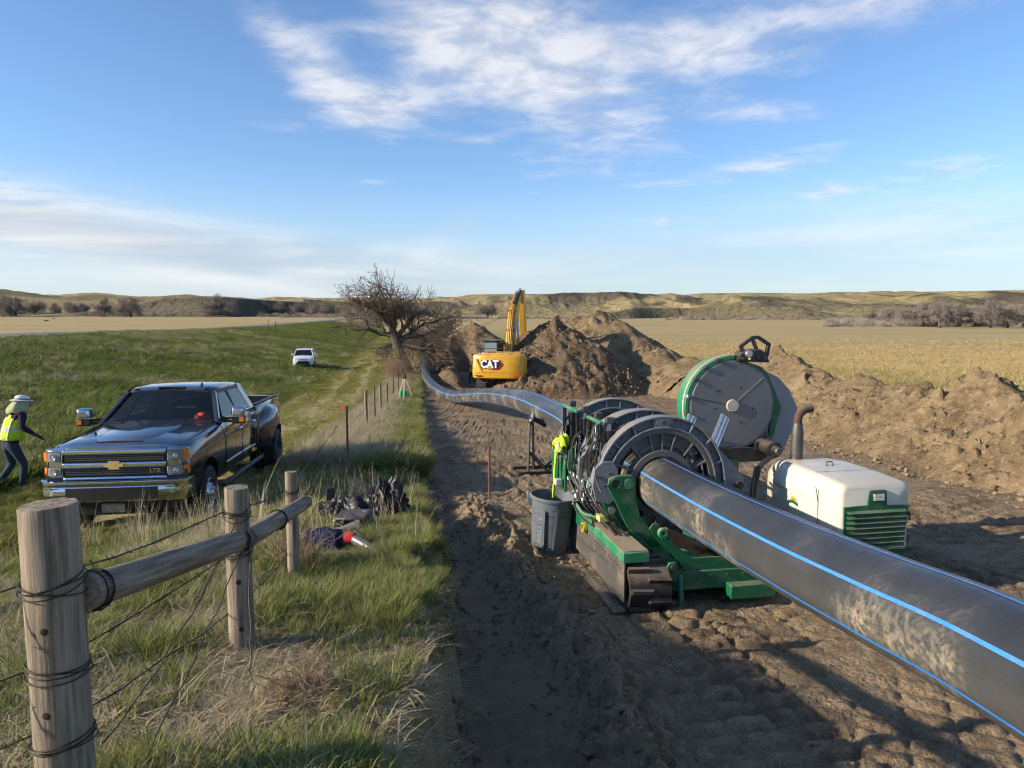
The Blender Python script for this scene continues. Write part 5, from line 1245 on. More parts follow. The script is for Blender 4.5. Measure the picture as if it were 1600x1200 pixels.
E_('stick_cylinder', U().tube([(.15, 2.6, 5.35), (.15, 3.9, 6.0)], .10, 12), M_BLACK, bo)
E_('stick_cylinder_rod', U().tube([(.15, 3.9, 6.0), (.25, 4.75, 6.35)], .055, 10), M_CHROME, bo)
sk_ = [(4.6, 6.25), (5.1, 6.3), (5.45, 5.8), (6.2, 3.0), (6.35, 2.2), (6.1, 2.15), (5.2, 4.2), (4.55, 5.6)]
stick = E_('stick', plate(sk_, .10, .50), M_CATY, bev=.03)
E_('bucket_cylinder', U().tube([(.25, 5.6, 6.2), (.25, 6.6, 3.6)], .10, 12), M_BLACK, stick)
bk = [(6.0, 2.3), (6.5, 2.3), (6.9, 1.9), (7.0, 1.2), (6.5, .8), (5.9, .95), (5.7, 1.3), (6.2, 1.35), (6.3, 1.7)]
E_('bucket', plate(bk, -.35, .85), M_CATD, bev=.02)

# ------------------------------------------------------------------ people
def skin_body(name, verts, edges, radii, root, parent, mats, assign):
    me = bpy.data.meshes.new(name); me.from_pydata(verts, edges, []); o = bpy.data.objects.new(name, me); COL.objects.link(o)
    sm = o.modifiers.new('skin', 'SKIN'); sm.use_smooth_shade = True
    for i, r_ in enumerate(radii):
        sv = me.skin_vertices[0].data[i]; sv.radius = (r_, r_) if not isinstance(r_, tuple) else r_; sv.use_root = (i == root)
    sb = o.modifiers.new('sub', 'SUBSURF'); sb.levels = 2; sb.render_levels = 2
    dg = bpy.context.evaluated_depsgraph_get(); dg.update()
    nm = bpy.data.meshes.new_from_object(o.evaluated_get(dg)); nm.name = name
    o.modifiers.clear(); o.data = nm; nm.materials.clear()
    for m_ in mats: nm.materials.append(m_)
    nm.polygons.foreach_set('material_index', [assign(p.center) for p in nm.polygons]); nm.polygons.foreach_set('use_smooth', [True] * len(nm.polygons))
    o.parent = parent; return o
cloth = lambda nm, c, **k: paint(nm, c, .85, dust=k.pop('dust', .06), var=.14, dscale=5, bump=.25, spec=.2, **k)
M_JEAN = cloth('denim', (.030, .050, .075)); M_SHIRT = cloth('purple_fleece', (.018, .012, .035)); M_GLOVE = cloth('work_glove', (.06, .055, .05)); M_BOOT = cloth('boot_leather', (.012, .010, .009))
M_SKIN = paint('skin', (.42, .24, .16), .55, dust=0); M_HIVIS = cloth('hi_vis_yellow', (.44, .66, .035)); M_SILVER = cloth('reflective_tape', (.42, .43, .40)); M_HATW = paint('white_hat', (.72, .72, .70), .4, dust=.1)
M_TOWEL = cloth('neck_shade', (.33, .35, .20))
def person(label, loc, rotz, detail=True):
    t = thing('person', label, 'person', loc, rotz)
    V = {}; vs = []; es = []; rs_ = []
    def add(k, p, r_, frm=None):
        V[k] = len(vs); vs.append(p); rs_.append(r_)
        if frm: es.append((V[frm], V[k]))
    add('pel', (0, -.06, .93), (.155, .12)); add('wst', (0, -.01, 1.08), (.145, .115), 'pel'); add('chs', (0, .07, 1.30), (.175, .13), 'wst'); add('upc', (0, .11, 1.42), (.14, .10), 'chs')
    add('nck', (0, .15, 1.51), .058, 'upc'); add('hd0', (0, .18, 1.60), (.078, .09), 'nck'); add('hd1', (0, .20, 1.69), (.08, .095), 'hd0'); add('hd2', (0, .20, 1.75), (.06, .07), 'hd1')
    J = dict(l=[(-.17, .10, 1.42), (-.235, .04, 1.18), (-.27, .06, .97), (-.275, .08, .90)], r=[(.17, .10, 1.42), (.285, .02, 1.22), (.36, .17, 1.08), (.38, .22, 1.04)])
    Lg = dict(l=[(-.09, -.06, .88), (-.12, .04, .52), (-.17, -.25, .13), (-.175, -.26, .07), (-.19, -.14, .045)], r=[(.09, -.05, .88), (.13, .10, .52), (.08, .06, .12), (.08, .05, .06), (.09, .19, .045)])
    for s_ in 'lr':
        q = J[s_]; add('sh' + s_, q[0], .072, 'upc'); add('el' + s_, q[1], .055, 'sh' + s_); add('wr' + s_, q[2], .038, 'el' + s_); add('pm' + s_, q[3], (.040, .026), 'wr' + s_)
        d = (Vector(q[3]) - Vector(q[2])).normalized(); sd_ = Vector((0, 1, 0)) if abs(d.y) < .6 else Vector((0, -.3, 1)).normalized()
        for i, (o_, ln) in enumerate(((-.027, .075), (-.009, .085), (.009, .08), (.026, .062))):
            b0 = Vector(q[3]) + d * .035 + sd_ * o_; b1 = b0 + d * ln * .55; b2 = b1 + d * ln * .35 + Vector((.0, .012, 0))
            add(f'f{i}{s_}a', tuple(b0), .012, 'pm' + s_); add(f'f{i}{s_}b', tuple(b1), .0095, f'f{i}{s_}a'); add(f'f{i}{s_}c', tuple(b2), .008, f'f{i}{s_}b')
        th = Vector(q[2]) + d * .03 + sd_ * .035; add('t0' + s_, tuple(th), .012, 'wr' + s_); add('t1' + s_, tuple(th + d * .045 + sd_ * .02), .0095, 't0' + s_)
        q = Lg[s_]; add('hp' + s_, q[0], .098, 'pel'); add('kn' + s_, q[1], .070, 'hp' + s_); add('an' + s_, q[2], .052, 'kn' + s_); add('hl' + s_, q[3], .052, 'an' + s_); add('to' + s_, q[4], (.044, .036), 'hl' + s_)
    def assign(c):
        if c.z > 1.53 and abs(c.x) < .12: return 2
        if c.z < .15: return 4
        if abs(c.x) > .235 and c.z < 1.06 and c.z > .7: return 3
        if abs(c.x) > .32 and c.z < 1.10: return 3
        return 0 if c.z < .93 else 1
    skin_body('body', vs, es, rs_, 0, t, [M_JEAN, M_SHIRT, M_SKIN, M_GLOVE, M_BOOT], assign)
    # vest: shell round the chest, open for the arms
    def vring(z, rx, ry, cy, n_=28): return [(rx * math.cos(a), cy + ry * math.sin(a), z) for a in np.linspace(0, 2 * math.pi, n_ + 1)[:-1]]
    rings = [vring(.985, .205, .165, .0), vring(1.06, .205, .165, .01), vring(1.20, .205, .165, .05), vring(1.32, .195, .158, .085), vring(1.42, .150, .125, .115), vring(1.475, .095, .09, .135)]
    vest = MB().loft(rings, caps=False).build('vest', M_HIVIS, t, smooth=3.2)
    so = vest.modifiers.new('thick', 'SOLIDIFY'); so.thickness = .008
    tp = MB(); rr = lambda z: np.interp(z, [.985, 1.2, 1.32, 1.42, 1.475], [.165, .165, .158, .125, .09]); cyf = lambda z: np.interp(z, [.985, 1.06, 1.2, 1.32, 1.42, 1.475], [0, .01, .05, .085, .115, .135])
    tp.loft([vring(1.155, .209, .169, .04), vring(1.205, .209, .169, .052)], caps=False)
    for x in (-.10, .10):
        for y_s in (-1,):
            pts = []
            for z in (.99, 1.06, 1.20, 1.32, 1.42, 1.46):
                rx = np.interp(z, [.985, 1.2, 1.32, 1.42, 1.475], [.205, .205, .195, .15, .095]); y = cyf(z) - rr(z) * math.sqrt(max(0.02, 1 - (x / rx) ** 2)) - .006; pts.append((x, y, z))
            for a, c in zip(pts[:-1], pts[1:]): tp.add([(a[0] - .026, a[1], a[2]), (a[0] + .026, a[1], a[2]), (c[0] + .026, c[1], c[2]), (c[0] - .026, c[1], c[2])], [(0, 1, 2, 3)])
    tp.build('reflective_tape', M_SILVER, vest, smooth=3.2)
    if detail:
        Hm = Matrix.Translation((0, .20, 1.668)) @ Matrix.Rotation(R(-7), 4, 'X')
        hat = MB().lathe([(0, .092), (.05, .088), (.09, .070), (.110, .040), (.116, .010), (.168, -.006), (.171, -.012), (.116, .0)], 28, Hm @ Matrix.Diagonal((.95, 1.1, 1, 1))).build('hard_hat', M_HATW, t)
        MB().lathe([(.118, .010), (.119, .028), (.115, .028)], 28, Hm @ Matrix.Diagonal((.955, 1.105, 1, 1))).build('hat_band', M_DSTEEL, hat)
        ns_ = MB().loft([[(rx * math.cos(a), cy + ry * math.sin(a), z + .014 * math.sin(a * 5) + .008 * math.sin(a * 11)) for a in np.linspace(0, 2 * math.pi, 31)[:-1]] for rx, ry, cy, z in ((.098, .114, .195, 1.672), (.108, .122, .18, 1.63), (.134, .145, .145, 1.575), (.168, .158, .115, 1.515), (.180, .155, .10, 1.465), (.165, .14, .10, 1.45))], caps=False).build('neck_shade', M_TOWEL, t, smooth=3.2)
        MB().tube([(.0, .295, 1.62), (0, .315, 1.605), (0, .30, 1.59)], .012, 6).build('nose', M_SKIN, t)
    else:
        MB().lathe([(0, .125), (.05, .12), (.112, .055), (.118, .0), (.14, -.004)], 16, Matrix.Translation((0, .20, 1.70))).build('hard_hat', M_HATW, t)
    return t
p1 = person('worker in yellow vest and white hat with neck shade beside the pickup', (-8.92, 12.75, hz(-8.92, 12.75) - .01), R(-28))
p1.scale = (1.02, 1.02, 1.0)
gx_, gy_ = -3.0, 55.0
p2 = person('distant worker in yellow vest standing at the trench left of the excavator', (-3.55, 63.0, -1.9), R(150), False)

# ------------------------------------------------------------------ hi-vis vest hanging on the machine
hv = thing('safety_vest', 'yellow safety vest hung over the machine above the trash can', 'safety vest', FM @ Vector((-.88, 1.25, HC + .26)), FA); hv.scale = (.8, .8, .92)
rv = random.Random(12)
for k, (y0, y1, x0, z0, w_) in enumerate(((-.16, .12, -.02, .07, .055), (-.12, .16, -.08, .02, .05), (-.06, .08, .05, .09, .045), (-.14, .02, -.09, -.02, .035))):
    rows = []
    for t_ in np.linspace(0, 1, 12):
        y = y0 + (y1 - y0) * t_; z = z0 + .07 * math.sin(math.pi * t_) - .16 * abs(t_ - .5) ** 2 + rv.uniform(-.014, .014); x = x0 + rv.uniform(-.015, .015)
        rows.append([(x - w_ * .9, y + .03, z - .045 - rv.uniform(0, .03)), (x - w_ * .4, y, z + rv.uniform(-.01, .012)), (x + w_ * .3, y - .01, z + rv.uniform(-.012, .02)), (x + w_, y - .03, z - .03)])
    o = MB().add([p for r_ in rows for p in r_], [(i * 4 + j, i * 4 + j + 1, i * 4 + 5 + j, i * 4 + 4 + j) for i in range(11) for j in range(3)]).build('vest_fold', M_HIVIS if k != 3 else M_SILVER, hv, smooth=3.2)
    o.modifiers.new('t', 'SOLIDIFY').thickness = .012
o = MB().loft([[(-.10 + dx_, y - .05 * w_, z), (-.07 + dx_, y, z), (-.09 + dx_, y + .05 * w_, z), (-.115 + dx_, y, z)] for dx_, y, z, w_ in ((0, .02, .02, 1.8), (-.01, .03, -.15, 1.2), (-.02, .05, -.34, .8), (-.02, .07, -.50, .9), (-.03, .09, -.66, .4), (-.03, .10, -.78, .2))]).build('vest_strap', M_HIVIS, hv, smooth=3.2)
MB().box(-.13, -.02, -.10, .02, -.56, -.47).build('reflective_tape', M_SILVER, hv, bev=.01)

# ------------------------------------------------------------------ wooden corner fence
wood_mat, n, b = new_mat('weathered_wood')
O = objco(n); gr = n.noise(n.vm('MULTIPLY', O, (40, 40, 2.2)), 1.0, 6, .65); gr2 = n.noise(n.vm('MULTIPLY', O, (9, 9, .9)), 1.0, 4, .6); gb = n.noise(O, 3.5, 4, .6)
c = n.mix(n.ss(gr, .32, .68), (.120, .094, .066), (.31, .258, .195)); c = n.mix(n.ss(gr2, .52, .70, 0, .55), c, (.20, .14, .085)); c = n.mix(n.ss(gr, .30, .20, 0, .85), c, (.035, .028, .022)); c = n.mix(n.ss(gb, .5, .8, 0, .45), c, (.30, .245, .165))
n.put(b.inputs['Base Color'], c); b.inputs['Roughness'].default_value = .9; b.inputs['Specular IOR Level'].default_value = .2
n.put(b.inputs['Normal'], n.bump(n.m('ADD', gr, n.m('MULTIPLY', gr2, .6)), .7, .008))
knot_mat = paint('dark_knot', (.030, .020, .014), .9, dust=.0)
M_WIRE = paint('rusty_wire', (.030, .026, .024), .6, .6, dust=.1)
def log(r0, r1, L_, seed, seg=44, nz_=46, cracks=6, cut=0.0):
    """a log along local z with checks split into its surface and a rough sawn end"""
    rn = np.random.default_rng(seed); v = []; f = []
    ca = rn.uniform(0, 2 * math.pi, cracks); cz = rn.uniform(0, L_, cracks); cl = rn.uniform(.25, .7, cracks) * L_
    A = np.linspace(0, 2 * math.pi, seg + 1)[:-1]
    for i in range(nz_ + 1):
        z = L_ * i / nz_; r_ = r0 + (r1 - r0) * i / nz_
        rad = r_ * (1 + (fbm(np.cos(A) * 1.2 + seed, np.sin(A) * 1.2 + z * 1.1, 3, seed) - .5) * .14 + (fbm(A * 9, A * 0 + z * 1.3, 2, seed + 3) - .5) * .03)
        for k in range(cracks):
            da = np.abs((A - ca[k] - .12 * math.sin(z * 3 + k) + math.pi) % (2 * math.pi) - math.pi); rad = rad - np.exp(-(da / .045) ** 2) * r_ * .26 * max(0, 1 - abs(z - cz[k]) / (cl[k] * .5)) ** .5
        for j, a in enumerate(A): v.append((rad[j] * math.cos(a), rad[j] * math.sin(a), z + (cut * math.cos(a) * (i / nz_) if i > nz_ - 2 else 0)))
    for i in range(nz_):
        for j in range(seg): f.append((i * seg + j, i * seg + (j + 1) % seg, (i + 1) * seg + (j + 1) % seg, (i + 1) * seg + j))
    for base, sgn in ((0, -1), (nz_ * seg, 1)):
        o = len(v); zc = sum(v[base + j][2] for j in range(seg)) / seg
        for ring in (.97, .6, .25):
            for j in range(seg): q = v[base + j]; v.append((q[0] * ring, q[1] * ring, zc + (q[2] - zc) * ring + sgn * (.004 if ring < .98 else 0) + (fbm(np.array([q[0] * 40 * ring]), np.array([q[1] * 40 * ring]), 2, seed)[0] - .5) * .006))
        prev = base
        for k in range(3):
            for j in range(seg): f.append((prev + j, prev + (j + 1) % seg, o + k * seg + (j + 1) % seg, o + k * seg + j))
            prev = o + k * seg
        f.append(tuple(prev + j for j in range(seg)))
    return v, f
def log_obj(name, label, cat, p0, p1, r0, r1, seed, group=None, **kw):
    p0, p1 = Vector(p0), Vector(p1); t = thing(name, label, cat, p0, 0, group); v, f = log(r0, r1, (p1 - p0).length, seed, **kw)
    M = frame((0, 0, 0), p1 - p0); MB().add(v, f, None).build('timber', wood_mat, t, smooth=R(50)); t.rotation_euler = M.to_euler(); return t
def knots(t, r_, L_, spots):
    for a, z in spots:
        p = Vector((math.cos(a) * r_ * .985, math.sin(a) * r_ * .985, z)); MB().lathe([(0, .0022), (.010, .0018), (.014, .0005), (.015, -.006)], 14, frame(p, (math.cos(a), math.sin(a), 0))).build('knot', knot_mat, t)
FP = [(-1.60, 2.45), (-1.525, 3.92), (-1.71, 5.5)]
post1 = log_obj('wooden_post', 'thick weathered corner post in the near left foreground wound with wire', 'fence post', (*FP[0], 2.0), (FP[0][0] - .008, FP[0][1], 3.635), .098, .091, 3, 'corner brace posts', cracks=10, cut=.003)
knots(post1, .095, 1.6, ((-1.75, .62), (-1.2, 1.05), (-1.5, .92), (-1.35, 1.22)))
post2 = log_obj('wooden_post', 'middle wooden brace post between the two log rails', 'fence post', (*FP[1], 2.0), (FP[1][0] + .0, FP[1][1], 3.335), .070, .064, 5, 'corner brace posts', seg=32, nz_=34, cut=-.003)
knots(post2, .068, 1.3, ((-1.3, .82), (-1.2, .55)))
post3 = log_obj('wooden_post', 'short wooden post at the far end of the log rails', 'fence post', (*FP[2], 1.9), (FP[2][0], FP[2][1], 3.07), .048, .044, 8, 'corner brace posts', seg=24, nz_=24)
ra = log_obj('fence_rail', 'near log rail between the thick post and the middle post', 'fence rail', (-1.53, 2.50, 3.30), (-1.515, 4.02, 3.02), .066, .058, 11, 'log brace rails', seg=32, nz_=30)
rb_ = log_obj('fence_rail', 'far log rail running on to the short post', 'fence rail', (-1.50, 3.98, 3.03), (-1.635, 5.62, 2.80), .060, .052, 13, 'log brace rails', seg=28, nz_=30)
def wraps(t, base, zs_, r_, seed):
    rn = random.Random(seed)
    for z0 in zs_:
        mb = MB()
        for k in range(4):
            ph = rn.uniform(0, 6.28); am = rn.uniform(.006, .03); z = z0 + rn.uniform(-.02, .02)
            mb.tube([((r_ + .001 + .003 * k) * math.cos(a), (r_ + .001 + .003 * k) * math.sin(a), z + am * math.sin(a + ph)) for a in np.linspace(0, 2 * math.pi, 33)[:-1]], .0026, 5, closed=True)
        mb.build('wire_wrap', M_WIRE, t)
wraps(post1, FP[0], (1.36, 1.055, .80), .096, 1); wraps(post2, FP[1], (1.20, .98), .068, 2); wraps(post3, FP[2], (1.02,), .048, 4)
wraps(ra, None, (.06, 1.42), .066, 6); wraps(rb_, None, (.72,), .058, 7)
# line posts along the fence: steel stakes and a few slim timbers
line = [(-3.55, 15.4, 'steel', 1.30), (-4.95, 24.4, 'wood', 1.35), (-5.35, 28.0, 'steel', 1.35), (-5.85, 32.0, 'wood', 1.4), (-6.15, 35.5, 'steel', 1.2), (-6.6, 40.0, 'steel', 1.2), (-7.1, 45.0, 'steel', 1.25), (-7.7, 51.0, 'steel', 1.25)]
names = ['nearest dark steel stake', 'slim grey timber post past the first steel stake', 'thin steel stake between the two slim timber posts', 'second slim timber post along the fence', 'steel stake just past the second timber post', 'steel stake behind the tripod', 'steel stake halfway from tripod to tree', 'last steel stake before the bare tree']
tops = []
for (x, y, kd, h_), nm in zip(line, names):
    z = hz(x, y)
    if kd == 'wood':
        t = log_obj('wooden_post', nm + ' of the line fence', 'fence post', (x, y, z - .1), (x - .02, y, z + h_), .055, .05, int(y), 'line fence posts', seg=14, nz_=10, cracks=2)
    else:
        t = thing('steel_stake', nm + ' of the line fence', 'fence post', (x, y, z), R(5), 'line fence posts')
        MB().prism([(-.022, .012), (.022, .012), (.022, .004), (.005, .004), (.005, -.03), (-.005, -.03), (-.005, .004), (-.022, .004)], -.2, h_).build('stake', M_RUST, t, smooth=None)
        for q in np.arange(.2, h_ - .05, .12): MB().box(-.006, .006, .012, .02, q - .008, q + .008).build('stud', M_RUST, t, smooth=None)
    tops.append((x, y, z, h_))
# barbed wire strands
chain = [(-3.6, 1.3, 2.4), (FP[0][0], FP[0][1], 2.4), (FP[1][0] - .06, FP[1][1], 2.2), (FP[2][0] - .04, FP[2][1], 2.0)] + [(x, y, z) for x, y, z, _ in tops]
zz_ = [[2.98, 2.68, 2.42], [3.39, 3.085, 2.845], [3.20, 2.95, 2.62], [2.93, 2.68, 2.42]]
hts = (1.18, .82, .45)
sn = ['top', 'middle', 'lowest']
rw = random.Random(9)
for k in range(3):
    pts = [Vector((x, y, zz_[i][k] if i < 4 else z + hts[k])) for i, (x, y, z) in enumerate(chain)]
    path = []
    for a, c in zip(pts[:-1], pts[1:]):
        nseg = max(4, int((c - a).length / .35))
        for j in range(nseg): t_ = j / nseg; p = a.lerp(c, t_); p.z -= .05 * math.sin(math.pi * t_) * min(1, (c - a).length / 4); p.x += rw.uniform(-.006, .006); p.z += rw.uniform(-.008, .008); path.append(p)
    path.append(pts[-1])
    t = thing('barbed_wire', f'{sn[k]} strand of barbed wire along the fence', 'barbed wire', path[0], 0, 'barbed wire strands')
    o_ = path[0]; MB().tube([p - o_ for p in path], .0032, 5).tube([p - o_ + Vector((0, 0, .004 * (-1) ** i)) for i, p in enumerate(path)], .0022, 4).build('strand', M_WIRE, t)
    d0 = 0; bz_ = MB()
    for a, c in zip(path[:-1], path[1:]):
        if a.y > 12: break
        m_ = (c - a).length; s_ = 0
        while s_ < m_:
            p = a.lerp(c, s_ / m_) - o_
            for q in range(2): d = Vector((rw.uniform(-1, 1), rw.uniform(-.5, .5), rw.uniform(-1, 1))).normalized() * .017; bz_.tube([p - d, p + d], .0016, 3, caps=False)
            s_ += .11
    bz_.build('barbs', M_WIRE, t, smooth=None)['kind'] = 'stuff'
for nm, a, c in (('slack brace wire slanting from the thick post foot to the middle post', (-1.50, 2.52, 2.72), (-1.50, 3.90, 3.20)), ('second brace wire crossing low under the near rail', (-1.45, 2.2, 2.42), (-1.48, 3.88, 3.02)), ('loose wire tail hanging from the middle post', (-1.46, 3.9, 3.06), (-1.25, 3.3, 2.56))):
    a, c = Vector(a), Vector(c); path = [a.lerp(c, t_) + Vector((0, 0, -.08 * math.sin(math.pi * t_))) + Vector((rw.uniform(-.008, .008), 0, rw.uniform(-.008, .008))) for t_ in np.linspace(0, 1, 14)]
    t = thing('brace_wire', nm, 'fence wire', a, 0, 'loose brace wires'); MB().tube([p - a for p in path], .0035, 5).build('strand', M_WIRE, t)

# ------------------------------------------------------------------ gear left in the grass
M_BAG = paint('black_plastic_sheet', (.004, .004, .0045), .48, dust=.04, dscale=4, bump=.2)
def crumpled(name, label, cat, loc, rx, ry, rz_, seed, rot=0):
    t = thing(name, label, cat, loc, rot); v = []; f = []; S_, Q_ = 120, 64
    TH, AA = np.meshgrid(np.linspace(0, math.pi, Q_ + 1), np.linspace(0, 2 * math.pi, S_ + 1)[:-1], indexing='ij'); X_, Y_, Z_ = np.sin(TH) * np.cos(AA), np.sin(TH) * np.sin(AA), np.cos(TH)
    k = .70 + .55 * (ridged(X_ * 1.6 + seed + Z_, Y_ * 1.6 - Z_ * 1.3, 4, seed) - .4) + .20 * (ridged(X_ * 4.5 - seed + Z_ * 2, Y_ * 4.5 + Z_ * 3.1, 3, seed + 40) - .5)
    zz = np.maximum(-.03, Z_ * rz_ * k); fl_ = 1 + .25 * (zz < .02); v = np.stack([X_ * rx * k * fl_, Y_ * ry * k * fl_, zz], -1).reshape(-1, 3).tolist()
    for i in range(Q_):
        for j in range(S_): f.append((i * S_ + j, (i + 1) * S_ + j, (i + 1) * S_ + (j + 1) % S_, i * S_ + (j + 1) % S_))
    MB().add(v, f).build('sheet', M_BAG, t, smooth=R(35)); return t
crumpled('plastic_bag', 'tall crumpled black plastic bag heaped in the shaded grass', 'plastic bag', (-1.66, 9.35, hz(-1.66, 9.35)), .34, .26, .56, 17)
crumpled('plastic_sheet', 'low spread of black plastic sheeting left of the tall bag', 'plastic sheet', (-2.20, 9.25, hz(-2.2, 9.25)), .46, .30, .32, 23)
MB_ = thing('plastic_roll', 'small upright black roll standing behind the plastic sheeting', 'bag roll', (-2.45, 9.55, hz(-2.45, 9.55)), R(8))
MB().loft([[(x * w_, y * w_, z) for x, y in ((-.05, -.04), (.05, -.04), (.06, .04), (-.06, .04))] for z, w_ in ((0, 1), (.2, .95), (.40, 1.05), (.42, .9))]).build('roll', M_BAG, MB_, bev=.01)
cs = thing('equipment_case', 'small black hard case with rounded corners on the grass', 'case', (-1.83, 8.25, hz(-1.83, 8.25) + .03), R(-8)); cs.rotation_euler = (R(8), R(-3), R(-8))
MB().box(-.19, .19, -.13, .13, 0, .10).build('case_base', M_BLACK, cs, bev=.03)
MB().box(-.195, .195, -.135, .135, .104, .175).build('case_lid', M_BLACK, cs, bev=.03)
MB().tube([(-.205, -.06, .10), (-.235, -.05, .10), (-.235, .05, .10), (-.205, .06, .10)], .010, 6).build('handle', M_STEEL, cs)
for x in (-.1, .1): MB().box(x - .02, x + .02, -.15, -.13, .07, .13).build('latch', M_DSTEEL, cs, bev=.004)
MB().lathe([(0, .004), (.02, .003), (.026, 0)], 14, Matrix.Translation((.12, .04, .175))).build('case_badge', M_STEEL, cs)
gc = thing('cone_nozzle', 'grey cone-shaped nozzle lying in front of the black case', 'nozzle', (-1.80, 7.72, hz(-1.80, 7.72) + .06), R(10))
MB().tube([(-.16, 0, .0), (-.05, 0, .01), (.10, 0, .03), (.13, 0, .03)], [.02, .03, .07, .072], 16).build('cone', paint('dull_grey', (.10, .10, .095), .6, dust=.2), gc)
MB().tube([(-.1, -.08, -.03), (.2, -.07, -.03)], .02, 8).build('rod', bpy.data.materials['dull_grey'], gc)
bbx = thing('tool_bag', 'dark blue tool bag lying in the grass by the short post', 'tool bag', (-1.86, 6.95, hz(-1.86, 6.95)), R(-5))
MB().loft([[(x * w_, y * w_, z) for x, y in ((-.19, -.10), (.17, -.10), (.17, .10), (-.19, .10))] for z, w_ in ((0, .95), (.05, 1.02), (.15, 1.0), (.19, .93))]).build('bag_body', cloth('navy_canvas', (.008, .020, .060), dust=0), bbx, bev=.02)
MB().tube([(-.12, 0, .18), (-.06, 0, .22), (.05, 0, .225), (.12, 0, .185)], .010, 6).build('handle', M_BLACK, bbx)
tl = thing('heating_tool', 'red-collared silver torch tool lying beside the blue tool bag', 'tool', (-1.58, 6.90, hz(-1.58, 6.90) + .09), R(-12)); tl.scale = (.82, .82, .82)
MB().lathe([(0, -.06), (.060, -.06), (.068, -.05), (.068, .035), (.060, .05), (.03, .052), (0, .052)], 22, frame((0, 0, .03), (1, 0, -.05))).build('collar', paint('tool_red', (.55, .02, .035), .4, dust=.1), tl)
pth_ = [(.06 + .02 * i, -.03 - .010 * i, .02 - .004 * i) for i in range(16)]
MB().tube(pth_, [.056 if i % 2 else .050 for i in range(16)], 18).build('barrel', paint('foil_silver', (.20, .205, .20), .38, .6, dust=.1), tl)
MB().tube([(.37, -.185, -.04), (.42, -.21, -.05)], [.03, .035], 12).build('nozzle', M_BLACK, tl)
# surveyor's tripod with a green case under it
tx_, ty_ = -5.75, 38.6; tz_ = hz(tx_, ty_)
tp_ = thing('survey_tripod', 'pale three-legged survey tripod with dark head beside the fence', 'tripod', (tx_, ty_, tz_), R(10))
for a in (20, 140, 260): MB().tube([(.07 * math.cos(R(a)), .07 * math.sin(R(a)), 1.25), (.50 * math.cos(R(a)), .50 * math.sin(R(a)), 0)], [.038, .028], 6).build('leg', paint('pale_wood', (.55, .50, .36), .6, dust=.2) if a == 20 else bpy.data.materials['pale_wood'], tp_)
MB().lathe([(0, 1.24), (.11, 1.24), (.11, 1.30), (.06, 1.32), (.07, 1.45), (.04, 1.50), (0, 1.5)], 14).build('head', M_BLACK, tp_)
gb_ = thing('instrument_case', 'bright green instrument case hanging under the tripod', 'case', (tx_ - .05, ty_ - .1, tz_ + .28), R(10))
MB().box(-.19, .19, -.12, .12, 0, .34).build('case_shell', paint('bright_green', (.01, .30, .09), .45, dust=.05), gb_, bev=.04); MB().tube([(-.08, 0, .34), (-.06, 0, .40), (.06, 0, .40), (.08, 0, .34)], .014, 6).build('handle', M_BLACK, gb_)
# survey stake
kx, ky = -.40, 12.6; kz = hz(kx, ky)
sk2 = thing('survey_stake', 'thin pinkish wooden survey lath standing in the shaded dirt', 'stake', (kx, ky, kz), R(20)); MB().box(-.018, .018, -.005, .005, -.1, 1.02).build('lath', paint('pink_lath', (.42, .20, .13), .7, dust=.1), sk2)
fl = thing('marker_flag', 'tiny orange marking flag in the green grass left of the fence', 'flag', (-7.2, 30.0, hz(-7.2, 30)), 0); MB().tube([(0, 0, 0), (0, 0, .5)], .006, 5).build('wire_stem', M_WIRE, fl); MB().box(0, .16, -.003, .003, .38, .5).build('flag_cloth', bpy.data.materials['orange_plastic'], fl)
# ------------------------------------------------------------------ spoil heaps
def soil(name, a, b_, c_):
    m_, n, b = new_mat(name); P = pos(n); n1 = n.noise(P, 1.1, 6, .62); n2 = n.noise(P, 7, 5, .65); n3 = n.noise(P, 30, 4, .6)
    c = n.mix(n.ss(n1, .35, .66), a, b_); c = n.mix(n.ss(n2, .48, .70, 0, .8), c, c_); c = n.mix(n.ss(n3, .40, .24, 0, .7), c, tuple(q * .45 for q in a))
    n.put(b.inputs['Base Color'], c); b.inputs['Roughness'].default_value = .97; b.inputs['Specular IOR Level'].default_value = .1
    vo = n.new('ShaderNodeTexVoronoi', feature='F1'); n.put(vo.inputs['Vector'], n.vm('ADD', P, n.vm('MULTIPLY', n.noise(P, 4, 3, .6, 0, 'Color'), (.2, .2, .2)))); vo.inputs['Scale'].default_value = 9
    n.put(b.inputs['Normal'], n.bump(n.m('ADD', n.m('ADD', n2, n.m('MULTIPLY', n3, .6)), n.m('MULTIPLY', vo.outputs['Distance'], -.7)), .7, .07)); return m_
M_SOIL = soil('spoil_earth', (.128, .090, .050), (.235, .172, .098), (.295, .222, .130))
M_SOIL_D = soil('damp_spoil', (.092, .063, .038), (.172, .122, .074), (.235, .172, .106))
CLODS = []
